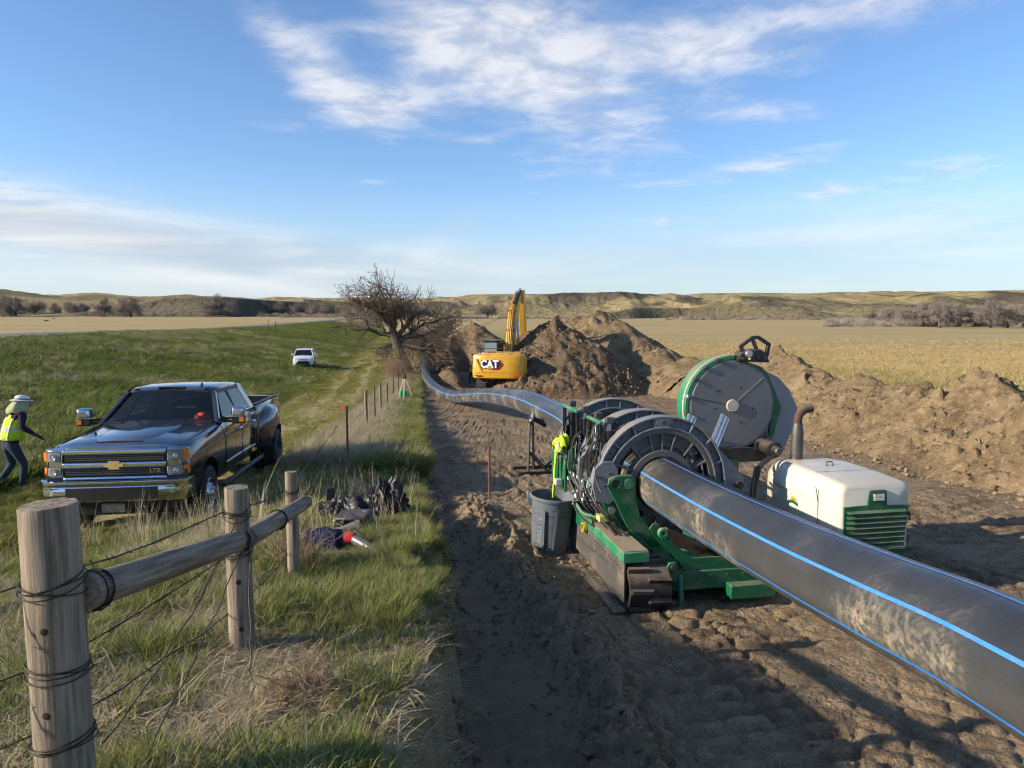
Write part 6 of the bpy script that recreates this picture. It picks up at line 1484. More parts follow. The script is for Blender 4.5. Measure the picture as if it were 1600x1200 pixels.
def heap(name, label, bounds, res, fn, mat, seed, rough=.35, clod=400, csize=(.05, .16)):
    x0, x1, y0, y1 = bounds; xs = np.arange(x0, x1 + res, res); ys = np.arange(y0, y1 + res, res); X, Y = np.meshgrid(xs, ys)
    g = height(X, Y, False)[0]; h = fn(X, Y)
    env = np.clip(h / .6, 0, 1)
    big = (fbm(X * .55, Y * .55, 4, seed) - .5) * 1.5 * rough; dd, hv_ = cells(X * 1.6, Y * 1.6, seed + 3); d2, h2 = cells(X * 4, Y * 4, seed + 4)
    lump = np.clip(.7 - dd, 0, 1) * (.25 + .75 * hv_) * .75 * rough + np.clip(.62 - d2, 0, 1) * h2 * .36 * rough + np.clip(.6 - cells(X * 8, Y * 8, seed + 6)[0], 0, 1) * .12 * rough
    lump = lump * .55 + (facets(X * 1.3, Y * 1.3, seed + 13) * .34 + facets(X * 3.2, Y * 3.2, seed + 14) * .22 + facets(X * 7.5, Y * 7.5, seed + 15) * .11) * rough * (.35 + 1.1 * sstep(fbm(X * .4, Y * .4, 3, seed + 16), .38, .62))
    fine = (fbm(X * 5, Y * 5, 4, seed + 7) - .5) * .34 * rough
    gul = (ridged(X * .9 + Y * .3, Y * .25, 3, seed + 9) - .5) * .5 * rough
    Z = h + env * (big + lump + fine + gul)
    keep = (Z[:-1, :-1] > -.12) | (Z[1:, 1:] > -.12) | (Z[:-1, 1:] > -.12) | (Z[1:, :-1] > -.12)
    o = grid_mesh(name, X, Y, g + Z - .03, mat, None, True, keep); o.data.set_sharp_from_angle(angle=R(70))
    tag(o, label, 'dirt pile', 'heaps of dug earth'); rn = np.random.default_rng(seed)
    ok = np.argwhere(Z > .02); pk = ok[rn.integers(0, len(ok), clod)]
    for i, j in pk:
        s_ = rn.uniform(*csize) * (1.6 if rn.random() < .08 else 1); CLODS.append((X[i, j] + rn.uniform(-res, res), Y[i, j] + rn.uniform(-res, res), g[i, j] + Z[i, j] - .02 + s_ * .15, s_))
    return o
def cones(lst, slope=.72):
    def fn(X, Y):
        h = np.full(X.shape, -5.0)
        for cx, cy, H_, st_ in lst:
            d_ = np.sqrt((X - cx) ** 2 + ((Y - cy) / st_) ** 2 + .55); q = H_ + .5 - slope * d_ * (1 + .22 * (fbm(np.arctan2(Y - cy, X - cx) * 1.3 + cx, d_ * .3, 3, int(cx * 7) + 5) - .5)); k_ = .45
            e_ = np.clip(.5 + .5 * (q - h) / k_, 0, 1); h = h * (1 - e_) + q * e_ + k_ * e_ * (1 - e_)
        return h
    return fn
heap('dirt_pile', 'steep dark earth mound right behind the excavator', (-2, 12, 39, 56), .11, cones([(2.9, 48, 4.5, 1.2), (1.6, 49, 3.8, 1.2), (4.4, 46.5, 3.5, 1.0), (5.6, 45.5, 2.2, 1.0), (4.4, 44.2, 1.9, .8)], .80), M_SOIL_D, 201, .42, 900, (.03, .12))
heap('dirt_pile', 'tallest earth mound with a ridge falling away to the right', (0, 18, 42, 66), .13, cones([(6.9, 56, 5.2, 1.2), (5.2, 57.5, 4.9, 1.2), (7.9, 54, 4.4, 1.2), (9.2, 51.5, 3.2, 1.2), (10.2, 48.5, 2.6, 1.2), (11.2, 45.5, 2.2, 1.2), (11.8, 43, 2.0, 1.2)], .74), M_SOIL, 211, .40, 420, (.03, .10))
heap('dirt_pile', 'small pointed earth mound left of the excavator boom', (-12, 2, 84, 104), .25, cones([(-5.0, 94, 4.0, 1.2), (-3.2, 92, 2.6, 1.3), (-1.6, 90, 1.6, 1.2), (-6.5, 92, 2.4, 1.1)], .72), M_SOIL_D, 221, .4, 250, (.05, .14))
def ridge_fn(cl, hp, w_, p=1.15):
    def fn(X, Y):
        cx = itp(Y, cl); H_ = itp(Y, hp); H_ = H_ * (1 + (fbm(Y * .33, Y * 0 + 4, 3, 231) - .5) * .55); d = np.abs(X - cx - (fbm(Y * .4, Y * 0, 2, 233) - .5) * 1.2)
        return H_ * (1 - np.clip(d / w_, 0, 2) ** p)
    return fn
heap('dirt_pile', 'low crumbled spoil ridge between the far pipe and the trench', (-11, -1, 48, 84), .2, ridge_fn([(48, -3.7), (64, -5.5), (84, -7.6)], [(48, 0), (52, .55), (60, .75), (74, 1.2), (82, .9), (84, 0)], 1.15), M_SOIL_D, 241, .3, 200, (.04, .12))
heap('dirt_pile', 'long windrow of crumbly tan earth along the right edge', (7.5, 18.5, 8.2, 47.5), .075, ridge_fn([(8, 12.6), (14, 12.4), (20, 12.3), (34, 12.3), (48, 11.6)], [(8, 1.5), (11, 1.5), (13, 1.75), (16, 1.85), (17.5, 1.55), (20, 2.0), (22, 1.7), (24, 2.15), (26, 1.9), (30, 2.5), (31.5, 2.55), (35, 2.65), (38, 2.5), (43, 2.2), (46, 1.6), (47.4, 0)], 3.1, 1.1), M_SOIL, 251, .50, 2600, (.012, .06))
# lumps along the berm, the bank face and round the machine
rn = np.random.default_rng(77)
for k in range(900):
    y = rn.uniform(4.2, 11.5); xb_ = float(itp(y, [(3, 1.0), (4.9, .92), (6.1, .70), (7.75, .30), (9.0, -.05), (9.95, -.28), (12, -.7)])); x = xb_ + rn.normal(0, .28)
    CLODS.append((x, y, None, rn.uniform(.008, .032) * (1.8 if rn.random() < .06 else 1)))
for k in range(380):
    y = rn.uniform(4.5, 14); x = rn.uniform(-.9, 7.5); CLODS.append((x, y, None, rn.uniform(.008, .03)))
for k in range(420):
    y = rn.uniform(6.5, 10.5); x = rn.uniform(-.2, 1.25); CLODS.append((x, y, None, rn.uniform(.012, .05)))
for k in range(500):
    y = rn.uniform(4.4, 14); x = float(x_edge(np.array([y]))[0]) + rn.normal(.12, .16); CLODS.append((x, y, None, rn.uniform(.012, .05)))
for k in range(700):
    y = rn.uniform(10, 30); x = rn.uniform(8.6, 10.6); CLODS.append((x, y, None, rn.uniform(.015, .08)))
cx = np.array([c[0] for c in CLODS]); cy = np.array([c[1] for c in CLODS]); cs_ = np.array([c[3] for c in CLODS]); gz = height(cx, cy, True)[0]
cz = np.array([c[2] if c[2] is not None else gz[i] + c[3] * .2 for i, c in enumerate(CLODS)])

# ------------------------------------------------------------------ scatter by geometry nodes (ground cover only)
def scatter(name, label, P3, rot, scl, idx, tint, coll, kind='stuff'):
    me = bpy.data.meshes.new(name); me.vertices.add(len(P3)); me.vertices.foreach_set('co', np.asarray(P3, np.float32).ravel())
    for nm, typ, val in (('rot', 'FLOAT_VECTOR', rot), ('scl', 'FLOAT_VECTOR', scl), ('idx', 'INT', idx), ('tint', 'FLOAT', tint)):
        a = me.attributes.new(nm, typ, 'POINT'); val = np.asarray(val)
        a.data.foreach_set('vector' if typ == 'FLOAT_VECTOR' else 'value', val.astype(np.int32 if typ == 'INT' else np.float32).ravel())
    o = bpy.data.objects.new(name, me); COL.objects.link(o); tag(o, label, kind=kind)
    g = bpy.data.node_groups.new(name + '_nodes', 'GeometryNodeTree')
    g.interface.new_socket('Geometry', in_out='INPUT', socket_type='NodeSocketGeometry'); g.interface.new_socket('Geometry', in_out='OUTPUT', socket_type='NodeSocketGeometry')
    N_ = g.nodes; gi = N_.new('NodeGroupInput'); go = N_.new('NodeGroupOutput'); ip = N_.new('GeometryNodeInstanceOnPoints'); ci = N_.new('GeometryNodeCollectionInfo')
    ci.inputs['Collection'].default_value = coll; ci.inputs['Separate Children'].default_value = True; ci.inputs['Reset Children'].default_value = True
    def na(nm, typ): q = N_.new('GeometryNodeInputNamedAttribute'); q.data_type = typ; q.inputs['Name'].default_value = nm; return q.outputs['Attribute']
    L_ = g.links; L_.new(gi.outputs[0], ip.inputs['Points']); L_.new(ci.outputs[0], ip.inputs['Instance']); ip.inputs['Pick Instance'].default_value = True
    L_.new(na('idx', 'INT'), ip.inputs['Instance Index']); L_.new(na('rot', 'FLOAT_VECTOR'), ip.inputs['Rotation']); L_.new(na('scl', 'FLOAT_VECTOR'), ip.inputs['Scale']); L_.new(ip.outputs[0], go.inputs[0])
    md = o.modifiers.new('scatter', 'NODES'); md.node_group = g; return o
def pool(nm): return bpy.data.collections.new(nm)
def pool_add(coll, nm, v, f, mat, smooth=False):
    me = bpy.data.meshes.new(nm); me.from_pydata(v, [], f); me.materials.append(mat)
    if smooth: me.polygons.foreach_set('use_smooth', [True] * len(me.polygons))
    o = bpy.data.objects.new(nm, me); coll.objects.link(o)
def rock(seed):
    bm = bmesh.new(); rn_ = np.random.default_rng(seed); q_ = rn_.normal(size=(15, 3)); q_ /= np.linalg.norm(q_, axis=1)[:, None]; q_ *= rn_.uniform(.7, 1.0, (15, 1)); hull_v = [bm.verts.new(p) for p in q_]; bmesh.ops.convex_hull(bm, input=hull_v); bmesh.ops.delete(bm, geom=[v for v in bm.verts if not v.link_faces], context='VERTS'); bm.verts.index_update()
    P_0 = np.array([v.co[:] for v in bm.verts]); k = .9 + .15 * fbm(P_0[:, 0] * 1.3 + seed + P_0[:, 2], P_0[:, 1] * 1.3 - P_0[:, 2], 3, seed); sc = rn_.uniform(.7, 1.2, 3)
    v = P_0 * k[:, None] * sc; f = [[w_.index for w_ in q.verts] for q in bm.faces]; bm.free(); return v.tolist(), f
clod_mat, n, b = new_mat('clod_earth'); tn = attr(n, 'tint', 'INSTANCER'); P = objco(n)
c = n.mix(tn, (.16, .112, .068), (.30, .222, .138)); c = n.mix(n.ss(n.noise(P, 2.5, 4, .6), .4, .7, 0, .6), c, (.30, .225, .14)); n.put(b.inputs['Base Color'], c); b.inputs['Roughness'].default_value = .97; b.inputs['Specular IOR Level'].default_value = .1
n.put(b.inputs['Normal'], n.bump(n.noise(P, 3, 4, .6), .4, .08))
rp = pool('clod_pool')
for k in range(6): pool_add(rp, f'clod_{k}', *rock(300 + k), clod_mat)
Nc = len(cx)
scatter('dirt_clods', 'loose lumps of earth', np.stack([cx, cy, cz], 1), rn.uniform(0, 6.28, (Nc, 3)), (cs_ * 1.0)[:, None] * rn.uniform(.75, 1.25, (Nc, 3)), rn.integers(0, 6, Nc), rn.random(Nc), rp)
# ------------------------------------------------------------------ grasses
def blade_mat(name, cols, trans=.42):
    m_, n, b = new_mat(name); m_.node_tree.nodes.remove(b); out = m_.node_tree.nodes['Material Output']
    tn = attr(n, 'tint', 'INSTANCER'); r_ = n.new('ShaderNodeValToRGB'); n.put(r_.inputs[0], tn); e = r_.color_ramp.elements
    e[0].position = 0; e[0].color = (*cols[0], 1); e[1].position = 1; e[1].color = (*cols[-1], 1)
    for i, c_ in enumerate(cols[1:-1]): q = e.new((i + 1) / (len(cols) - 1)); q.color = (*c_, 1)
    d = n.new('ShaderNodeBsdfDiffuse'); t_ = n.new('ShaderNodeBsdfTranslucent'); mx = n.new('ShaderNodeMixShader'); mx.inputs[0].default_value = trans
    n.l.new(r_.outputs[0], d.inputs[0]); n.l.new(r_.outputs[0], t_.inputs[0]); n.l.new(d.outputs[0], mx.inputs[1]); n.l.new(t_.outputs[0], mx.inputs[2]); n.l.new(mx.outputs[0], out.inputs[0]); return m_
M_BLADE = blade_mat('green_blades', [(.090, .120, .036), (.165, .198, .058), (.250, .265, .090), (.38, .35, .17)])
M_STRAW = blade_mat('dry_blades', [(.30, .245, .145), (.42, .35, .22), (.52, .45, .31), (.38, .35, .28)], .25)
M_SHORT = blade_mat('field_blades', [(.165, .182, .048), (.25, .245, .075), (.32, .298, .105), (.43, .365, .18)], .3)
M_TANF = blade_mat('stubble_blades', [(.54, .42, .22), (.50, .385, .19), (.43, .35, .155), (.29, .28, .09)], .25)
def tuft(rn, nb, h0, h1, spread, lean, wid):
    v = []; f = []
    for k in range(nb):
        a = rn.uniform(0, 6.283); r_ = spread * math.sqrt(rn.random()); bx0, by0 = r_ * math.cos(a), r_ * math.sin(a); h = rn.uniform(h0, h1); a2 = a + rn.normal(0, .7); ln = lean * rn.uniform(.3, 1.3) * h; w_ = wid * rn.uniform(.7, 1.3)
        dx_, dy_ = math.cos(a2), math.sin(a2); px, py = -dy_ * w_, dx_ * w_; o = len(v)
        for t_, ww in ((0, 1), (.45, .85), (.8, .5)):
            q = ln * t_ ** 1.9; z = h * (t_ - .18 * lean * t_ * t_); v += [(bx0 + dx_ * q - px * ww, by0 + dy_ * q - py * ww, z), (bx0 + dx_ * q + px * ww, by0 + dy_ * q + py * ww, z)]
        v.append((bx0 + dx_ * ln, by0 + dy_ * ln, h * (1 - .25 * lean))); f += [(o, o + 1, o + 3, o + 2), (o + 2, o + 3, o + 5, o + 4), (o + 4, o + 5, o + 6)]
    return v, f
rn = np.random.default_rng(11)
def make_pool(nm, k, mat, *a):
    c_ = pool(nm)
    for i in range(k): pool_add(c_, f'{nm}_{i}', *tuft(rn, *a), mat)
    return c_
pG = make_pool('green_tuft', 6, M_BLADE, 34, .06, .19, .07, .85, .0036)
pS = make_pool('dry_tuft', 6, M_STRAW, 22, .06, .26, .07, .95, .0022)
pL = make_pool('flat_straw', 5, M_STRAW, 22, .02, .06, .10, 2.8, .0020)
pT = make_pool('tall_stalk', 5, M_STRAW, 7, .38, .78, .07, .32, .0026)
pF = make_pool('field_tuft', 6, M_SHORT, 26, .04, .12, .13, .9, .007)
pE = make_pool('slope_tuft', 5, M_BLADE, 22, .08, .22, .16, .8, .010)
pR = make_pool('stubble_tuft', 6, M_TANF, 22, .08, .24, .16, .7, .010)
def xe_of(Y): return x_edge(Y)
def fen(Y): return itp(Y, [(2, -1.5), (5.5, -1.66), (14.7, -3.37), (25, -4.9), (60, -8.6), (90, -12)])
bpy.context.view_layer.update(); TKI = tk.matrix_world.inverted()
def off_truck(x, y):
    c, s_ = TKI[0][0], TKI[0][1]; lx = TKI[0][0] * x + TKI[0][1] * y + TKI[0][3]; ly = TKI[1][0] * x + TKI[1][1] * y + TKI[1][3]
    return ~((lx > -4.8) & (lx < .6) & (np.abs(ly) < 1.15))
CLEAR = [(-1.66, 9.25, .34), (-2.2, 9.1, .50), (-2.2, 8.9, .4), (-1.83, 8.15, .26), (-1.80, 7.62, .24), (-1.86, 6.82, .26), (-1.55, 6.78, .30), (-1.84, 7.9, .22), (-1.7, 6.6, .24)]
def clear(x, y):
    ok = np.ones(len(x), bool)
    for cx_, cy_, cr in CLEAR: ok &= ((x - cx_) ** 2 + (y - cy_) ** 2 > cr * cr) | (rn.random(len(x)) < .12)
    return ok
def bare(x, y): return sstep(fbm(x * .75 + 31, y * .75, 3, 461), .33, .45) * np.where(y < 9, 1, 1) + sstep(y, 8, 12)
def lay(name, label, coll, nk, N_, xr, yr, prob, smin, smax, tint, jitter=.25, ypow=1.0):
    y = yr[0] + (yr[1] - yr[0]) * rn.random(N_) ** ypow; x = xr[0](y) + (xr[1](y) - xr[0](y)) * rn.random(N_); p = prob(x, y); m_ = (rn.random(N_) < p) & off_truck(x, y) & clear(x, y); x, y = x[m_], y[m_]
    z, dirt_, gr_, bw_, _ = height(x, y, True); ok = (gr_ > .55) | (x > 12.5); x, y, z = x[ok], y[ok], z[ok]; k = len(x); s_ = rn.uniform(smin, smax, k) * (1 + .35 * (fbm(x * .8, y * .8, 3, 401) - .5) * 2)
    rot = np.stack([rn.normal(0, jitter * .4, k), rn.normal(0, jitter * .4, k), rn.uniform(0, 6.283, k)], 1); scl = np.stack([s_, s_, s_ * rn.uniform(.8, 1.25, k)], 1)
    print(name, k); return scatter(name, label, np.stack([x, y, z - .012], 1), rot, scl, rn.integers(0, nk, k), np.clip(tint(x, y) + rn.normal(0, .13, k), 0, 1), coll)
near_x = (lambda y: np.maximum(-.78 * y - .6, -10.5), lambda y: xe_of(y) + .25)
patch = lambda x, y: fbm(x * .9, y * .9, 3, 411)
edge = lambda x, y: np.exp(-((x - xe_of(y) + .28) / .36) ** 2)
fenz = lambda x, y: np.exp(-((x - fen(y) - .1) / itp(y, [(3, .95), (8, 1.5), (13, 1.6), (17, 1.1), (60, 1.5)])) ** 2)
lay('green_grass', 'green grass clumps on the bank', pG, 6, 52000, near_x, (1.7, 16), lambda x, y: np.clip(sstep(patch(x, y), .40, .55) * (1 - .5 * fenz(x, y)) * .95 + edge(x, y) * .9 * sstep(patch(x + 9, y), .36, .52) + .5 * sstep(x, -5.2, -6.2), .05, 1) * np.clip(bare(x, y), .15, 1), .55, 1.0, lambda x, y: .26 + .46 * patch(x, y) + .10 * edge(x, y), ypow=.85)
lay('dry_grass', 'dry straw clumps along the fence', pS, 6, 17000, near_x, (1.7, 17), lambda x, y: np.clip(fenz(x, y) * itp(y, [(2, .5), (5, .6), (8, 1)]) * (1 - .8 * edge(x, y)) * sstep(patch(x, y), .64, .46) + .35 * sstep(patch(x, y), .56, .44) * sstep(y, 12, 8) + sstep(patch(x, y), .50, .38) * .20, 0, 1) * (1 - sstep(x, -6.5, -7.5)) * np.clip(bare(x, y), .1, 1) * itp(y, [(2, .45), (5, .5), (8, 1)]), .45, .85, lambda x, y: .45 + .3 * (patch(x, y) - .5))
lay('matted_straw', 'flattened dead straw under the grass', pL, 5, 36000, near_x, (1.7, 15), lambda x, y: np.clip(.60 * (1 - .6 * edge(x, y)) * sstep(patch(x, y), .66, .48) + .5 * fenz(x, y) * (1 - .8 * edge(x, y)), 0, 1) * (1 - sstep(x, -6, -7.5)), .8, 1.6, lambda x, y: .4 + .3 * (patch(x, y) - .5))
lay('tall_stalks', 'tall dead stems standing by the fence and truck', pT, 5, 2600, near_x, (4.5, 16), lambda x, y: np.clip(.55 * np.exp(-((x + 4.3) / 1.1) ** 2 - ((y - 8.4) / 1.1) ** 2) + .22 * fenz(x, y) * sstep(y, 5.5, 8), 0, 1), .65, 1.05, lambda x, y: .55 + 0 * x, .35)
lay('fence_line_grass', 'tall dry grass along the line fence', pS, 6, 16000, (lambda y: fen(y) - 1.5, lambda y: xe_of(y) + .2), (15, 62), lambda x, y: np.clip(.95 * fenz(x, y) * (1 - .6 * edge(x, y)), 0, 1), 1.0, 1.9, lambda x, y: .42 + .35 * (patch(x, y) - .5), ypow=1.3)
lay('bank_edge_grass', 'green grass along the edge of the dirt', pG, 6, 9000, (lambda y: fen(y) + .2, lambda y: xe_of(y) + .2), (14, 60), lambda x, y: np.clip(edge(x, y) + .3, 0, .9), 1.2, 2.2, lambda x, y: .5 + .3 * (patch(x, y) - .5), ypow=1.3)
lay('valley_grass', 'short bright grass on the valley floor', pF, 6, 80000, (lambda y: np.maximum(x_toe(y) - 1.5, -.8 * y), lambda y: fen(y) - .3), (9, 190), lambda x, y: np.clip(.5 + 1.2 * (patch(x * .4, y * .4) - .4), .2, 1) * (1 - .92 * rutmask(x, y)), .8, 1.5, lambda x, y: .36 + .8 * (fbm(x * .25, y * .25, 3, 421) - .5) + .55 * rutmask(x, y) + .14 * sstep(x - fen(y), -6, -2), ypow=2.0)
lay('slope_grass', 'dark lush grass on the road embankment', pE, 5, 70000, (lambda y: np.maximum(x_road(y) - .5, -.8 * y), lambda y: x_toe(y) + 1), (12, 230), lambda x, y: np.full(x.shape, .9), .8, 1.7, lambda x, y: .30 + .6 * (fbm(x * .3, y * .3, 3, 431) - .45), ypow=1.4)
lay('slope_straw', 'pale dead tufts on the road embankment', pS, 6, 22000, (lambda y: np.maximum(x_road(y) - .5, -.8 * y), lambda y: x_toe(y) + .5), (12, 110), lambda x, y: np.clip(sstep(fbm(x * .35, y * .22, 3, 441), .48, .62) * .8 + .5 * sstep(x_road(y) - x, -5.0, -1.5), 0, 1), 1.1, 2.1, lambda x, y: .55 + 0 * x, ypow=1.3)
lay('field_stubble', 'tan stubble in the right-hand field', pR, 6, 52000, (lambda y: 13.2 + 0 * y, lambda y: np.maximum(.78 * y + 3, 14.5)), (13, 165), lambda x, y: np.clip(.35 + 1.0 * (fbm(x * .2, y * .2, 3, 451) - .35), .1, 1) * (1 - sstep(y, 80, 165)), .9, 1.8, lambda x, y: np.clip(.92 - sstep(y, 25, 75) * .6 + 1.1 * (fbm(x * .12, y * .12, 3, 453) - .5), 0, 1), ypow=1.4)

# ------------------------------------------------------------------ bare trees
bark, n, b = new_mat('grey_bark'); P = objco(n); c = n.mix(n.ss(n.noise(n.vm('MULTIPLY', P, (6, 6, 1.5)), 1, 5, .65), .3, .7), (.050, .040, .030), (.150, .120, .092)); n.put(b.inputs['Base Color'], c); b.inputs['Roughness'].default_value = .95
n.put(b.inputs['Normal'], n.bump(n.noise(n.vm('MULTIPLY', P, (14, 14, 3)), 1, 5, .65), .8, .05))
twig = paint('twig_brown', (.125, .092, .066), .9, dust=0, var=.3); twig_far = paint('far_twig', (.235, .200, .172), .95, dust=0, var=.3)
def grow(rnd, mbs, p, d, r_, L_, lvl, maxl, cfg):
    nseg = 4 if lvl < 2 else (3 if lvl < maxl else 2); pts = [p.copy()]; rad = [r_]; q = p.copy(); dd = d.copy(); kids = []
    for i in range(nseg):
        w_ = cfg['wander'] * (1 + .3 * lvl); dd = (dd + Vector((rnd.gauss(0, w_), rnd.gauss(0, w_), rnd.gauss(0, w_) + cfg['up'] * (.4 + .2 * lvl)))).normalized(); q = q + dd * L_ / nseg; pts.append(q.copy()); rad.append(max(cfg['rmin'], r_ * (1 - (i + 1) / nseg * cfg['taper']))); kids.append((q.copy(), dd.copy(), rad[-1]))
    mbs[0 if lvl < 2 else 1].tube(pts, rad, (8, 6, 5, 3, 3, 3)[lvl] if cfg['near'] else (5, 4, 3, 3, 3, 3)[lvl], caps=False)
    if lvl >= maxl: return
    nk = cfg['kids'][lvl]
    for k in range(nk):
        t_ = (k + rnd.random()) / nk * .8 + .2; i = min(nseg - 1, int(t_ * nseg)); kp, kd, kr = kids[i]; base = pts[i].lerp(pts[i + 1], t_ * nseg - i)
        ax = kd.orthogonal(); ax.rotate(Matrix.Rotation(rnd.uniform(0, 6.283), 3, kd)); an = R(rnd.uniform(*cfg['angle'])); nd = (kd * math.cos(an) + ax * math.sin(an)).normalized()
        if cfg['flat'] and lvl < 2: nd.z *= cfg['flat']; nd.normalize()
        grow(rnd, mbs, base, nd, max(cfg['rmin'], rad[i] * rnd.uniform(.45, .68)), L_ * rnd.uniform(.50, .78), lvl + 1, maxl, cfg)
    grow(rnd, mbs, pts[-1], dd, rad[-1] * .9, L_ * .62, lvl + 1, maxl, cfg)
def tree(name, label, loc, seed, limbs, trunk, cfg, maxl, group=None, cat='tree', tw=None):
    t = thing(name, label, cat, loc, 0, group); rnd = random.Random(seed); mbs = [MB(), MB()]
    mbs[0].tube([Vector(p) for p, _ in trunk], [r_ for _, r_ in trunk], 12 if cfg['near'] else 6)
    for p, d, r_, L_ in limbs: grow(rnd, mbs, Vector(p), Vector(d).normalized(), r_, L_, 1, maxl, cfg)
    mbs[0].build('trunk', bark, t, smooth=3.2); mbs[1].build('crown', tw or twig, t, smooth=3.2); return t
CF = dict(wander=.17, up=.05, taper=.55, rmin=.013, kids=(0, 4, 4, 4, 2), angle=(25, 62), near=True, flat=.0)
bx0, by0 = -8.85, 61.0; bz0 = hz(bx0, by0)
tree('bare_tree', 'large leaning bare tree on the fence line by the pipe', (bx0, by0, bz0), 5,
     [((-1.05, .1, 3.0), (-.9, .1, .55), .26, 2.7), ((-1.3, .0, 3.9), (-.35, .2, 1), .26, 2.7), ((-1.2, 0, 3.7), (.25, -.2, 1), .24, 2.7), ((-.95, 0, 3.0), (.75, .1, .6), .27, 2.9), ((-.7, 0, 2.5), (1, -.1, .12), .25, 3.2), ((-1.3, 0, 3.9), (-.9, -.3, .9), .20, 2.7), ((-.85, 0, 2.8), (.9, .3, .35), .2, 2.9), ((-1.2, 0, 3.6), (.05, .3, 1), .2, 2.6), ((-.9, .1, 2.6), (-.8, -.2, .1), .14, 1.8), ((-.8, 0, 2.7), (1, .2, .3), .22, 3.6), ((-.75, .2, 2.4), (1, .4, -.02), .18, 3.4)],
     [((.15, 0, -.3), .62), ((.05, 0, .2), .50), ((-.35, 0, 1.2), .42), ((-.75, 0, 2.3), .40), ((-1.05, 0, 3.2), .38), ((-1.3, 0, 4.0), .28)], CF, 5)
cf2 = dict(CF, kids=(0, 5, 5, 4), rmin=.016)
for i, (x, y, s_, nm) in enumerate(((-8.2, 74, .62, 'smaller bare tree just behind the leaning tree'), (-10.6, 83, .7, 'bare tree deeper down the fence line'), (-9.6, 100, .85, 'furthest bare tree on the fence line'))):
    tree('bare_tree', nm, (x, y, hz(x, y)), 20 + i, [((0, 0, 1.4 * s_), (math.cos(a) * .8, math.sin(a) * .8, .8), .13 * s_, 2.6 * s_) for a in (.3, 1.6, 2.9, 4.2, 5.4)] + [((0, 0, 2 * s_), (.1, 0, 1), .15 * s_, 2.6 * s_)], [((0, 0, -.3), .3 * s_), ((.1, 0, 1.2 * s_), .22 * s_), ((0, 0, 2.2 * s_), .16 * s_)], cf2, 4)
def brush(name, label, loc, seed, h, r_, n_, mat, cat='bush', group=None):
    t = thing(name, label, cat, loc, 0, group); rnd = random.Random(seed); mb = MB()
    for k in range(n_):
        a = rnd.uniform(0, 6.283); el_ = rnd.uniform(.3, 1.5); L_ = h * rnd.uniform(.6, 1.1); p = Vector((rnd.gauss(0, r_ * .25), rnd.gauss(0, r_ * .25), 0)); d = Vector((math.cos(a) * math.cos(el_) * r_ / h, math.sin(a) * math.cos(el_) * r_ / h, math.sin(el_)))
        pts = [p]
        for j in range(3): d = (d + Vector((rnd.gauss(0, .25), rnd.gauss(0, .25), rnd.gauss(0, .2)))); pts.append(pts[-1] + d * L_ / 3)
        mb.tube(pts, [.006 * h + .002, .004 * h + .002, .003 * h + .001, .0015], 3, caps=False)
        for q in range(3):
            b0 = pts[1 + q % 3]; e_ = b0 + Vector((rnd.gauss(0, .22), rnd.gauss(0, .22), rnd.gauss(.08, .2))) * h; mb.tube([b0, e_], [.003 * h + .001, .001], 3, caps=False)
    mb.build('stems', mat, t, smooth=None); return t
M_BRUSH = paint('dry_brush', (.25, .165, .10), .95, dust=0, var=.35)
brush('dry_bush', 'tangled brown dry weed at the foot of the short post', (-1.85, 5.9, hz(-1.85, 5.9)), 3, .42, .42, 110, M_BRUSH)
brush('dry_bush', 'tangled dead weed on the bare patch in the near foreground', (-1.02, 3.35, hz(-1.02, 3.35)), 4, .20, .26, 60, M_BRUSH)
brush('dry_bush', 'rusty brown bush beside the trunk of the leaning tree', (-9.3, 58.5, hz(-9.3, 58.5)), 5, 1.7, 1.5, 260, M_BRUSH)
brush('dry_bush', 'low rusty bush nearer the camera than the leaning tree', (-8.6, 54.5, hz(-8.6, 54.5)), 6, 1.1, 1.2, 200, M_BRUSH)
# far trees: a few grown shapes, copied one by one
cf3 = dict(CF, near=False, rmin=.045, kids=(0, 5, 5, 5), wander=.2)
proto = []
for i in range(3):
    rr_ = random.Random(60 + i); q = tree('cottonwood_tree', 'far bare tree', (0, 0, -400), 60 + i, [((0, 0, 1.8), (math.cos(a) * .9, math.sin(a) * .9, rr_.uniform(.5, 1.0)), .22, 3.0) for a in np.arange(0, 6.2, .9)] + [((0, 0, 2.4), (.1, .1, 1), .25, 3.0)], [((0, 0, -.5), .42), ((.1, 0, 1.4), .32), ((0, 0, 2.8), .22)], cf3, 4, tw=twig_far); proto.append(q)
far = [(10, 497, 27), (28, 497, 26), (58, 496, 22), (88, 495, 17), (113, 495, 20), (132, 495, 19), (165, 497, 24), (207, 498, 27), (247, 496, 22), (262, 495, 24), (283, 496, 24), (306, 496, 25), (340, 497, 28), (362, 495, 23), (384, 495, 20), (412, 495, 19), (438, 495, 19), (466, 495, 18), (497, 495, 18), (515, 496, 19), (762, 498, 20), (1412, 507, 22), (1440, 510, 28), (1466, 512, 33), (1492, 510, 30), (1520, 510, 24), (1546, 512, 34), (1572, 512, 30), (1597, 511, 30), (1360, 504, 16), (1385, 506, 20)]
def where(px): return 'left' if px < 560 else ('mid' if px < 900 else 'right')
cnt = {'left': 0, 'right': 0, 'mid': 0}; words = ['first', 'second', 'third', 'fourth', 'fifth', 'sixth', 'seventh', 'eighth', 'ninth', 'tenth', 'eleventh', 'twelfth', 'thirteenth', 'fourteenth', 'fifteenth', 'sixteenth', 'seventeenth', 'eighteenth', 'nineteenth', 'twentieth']
far.sort()
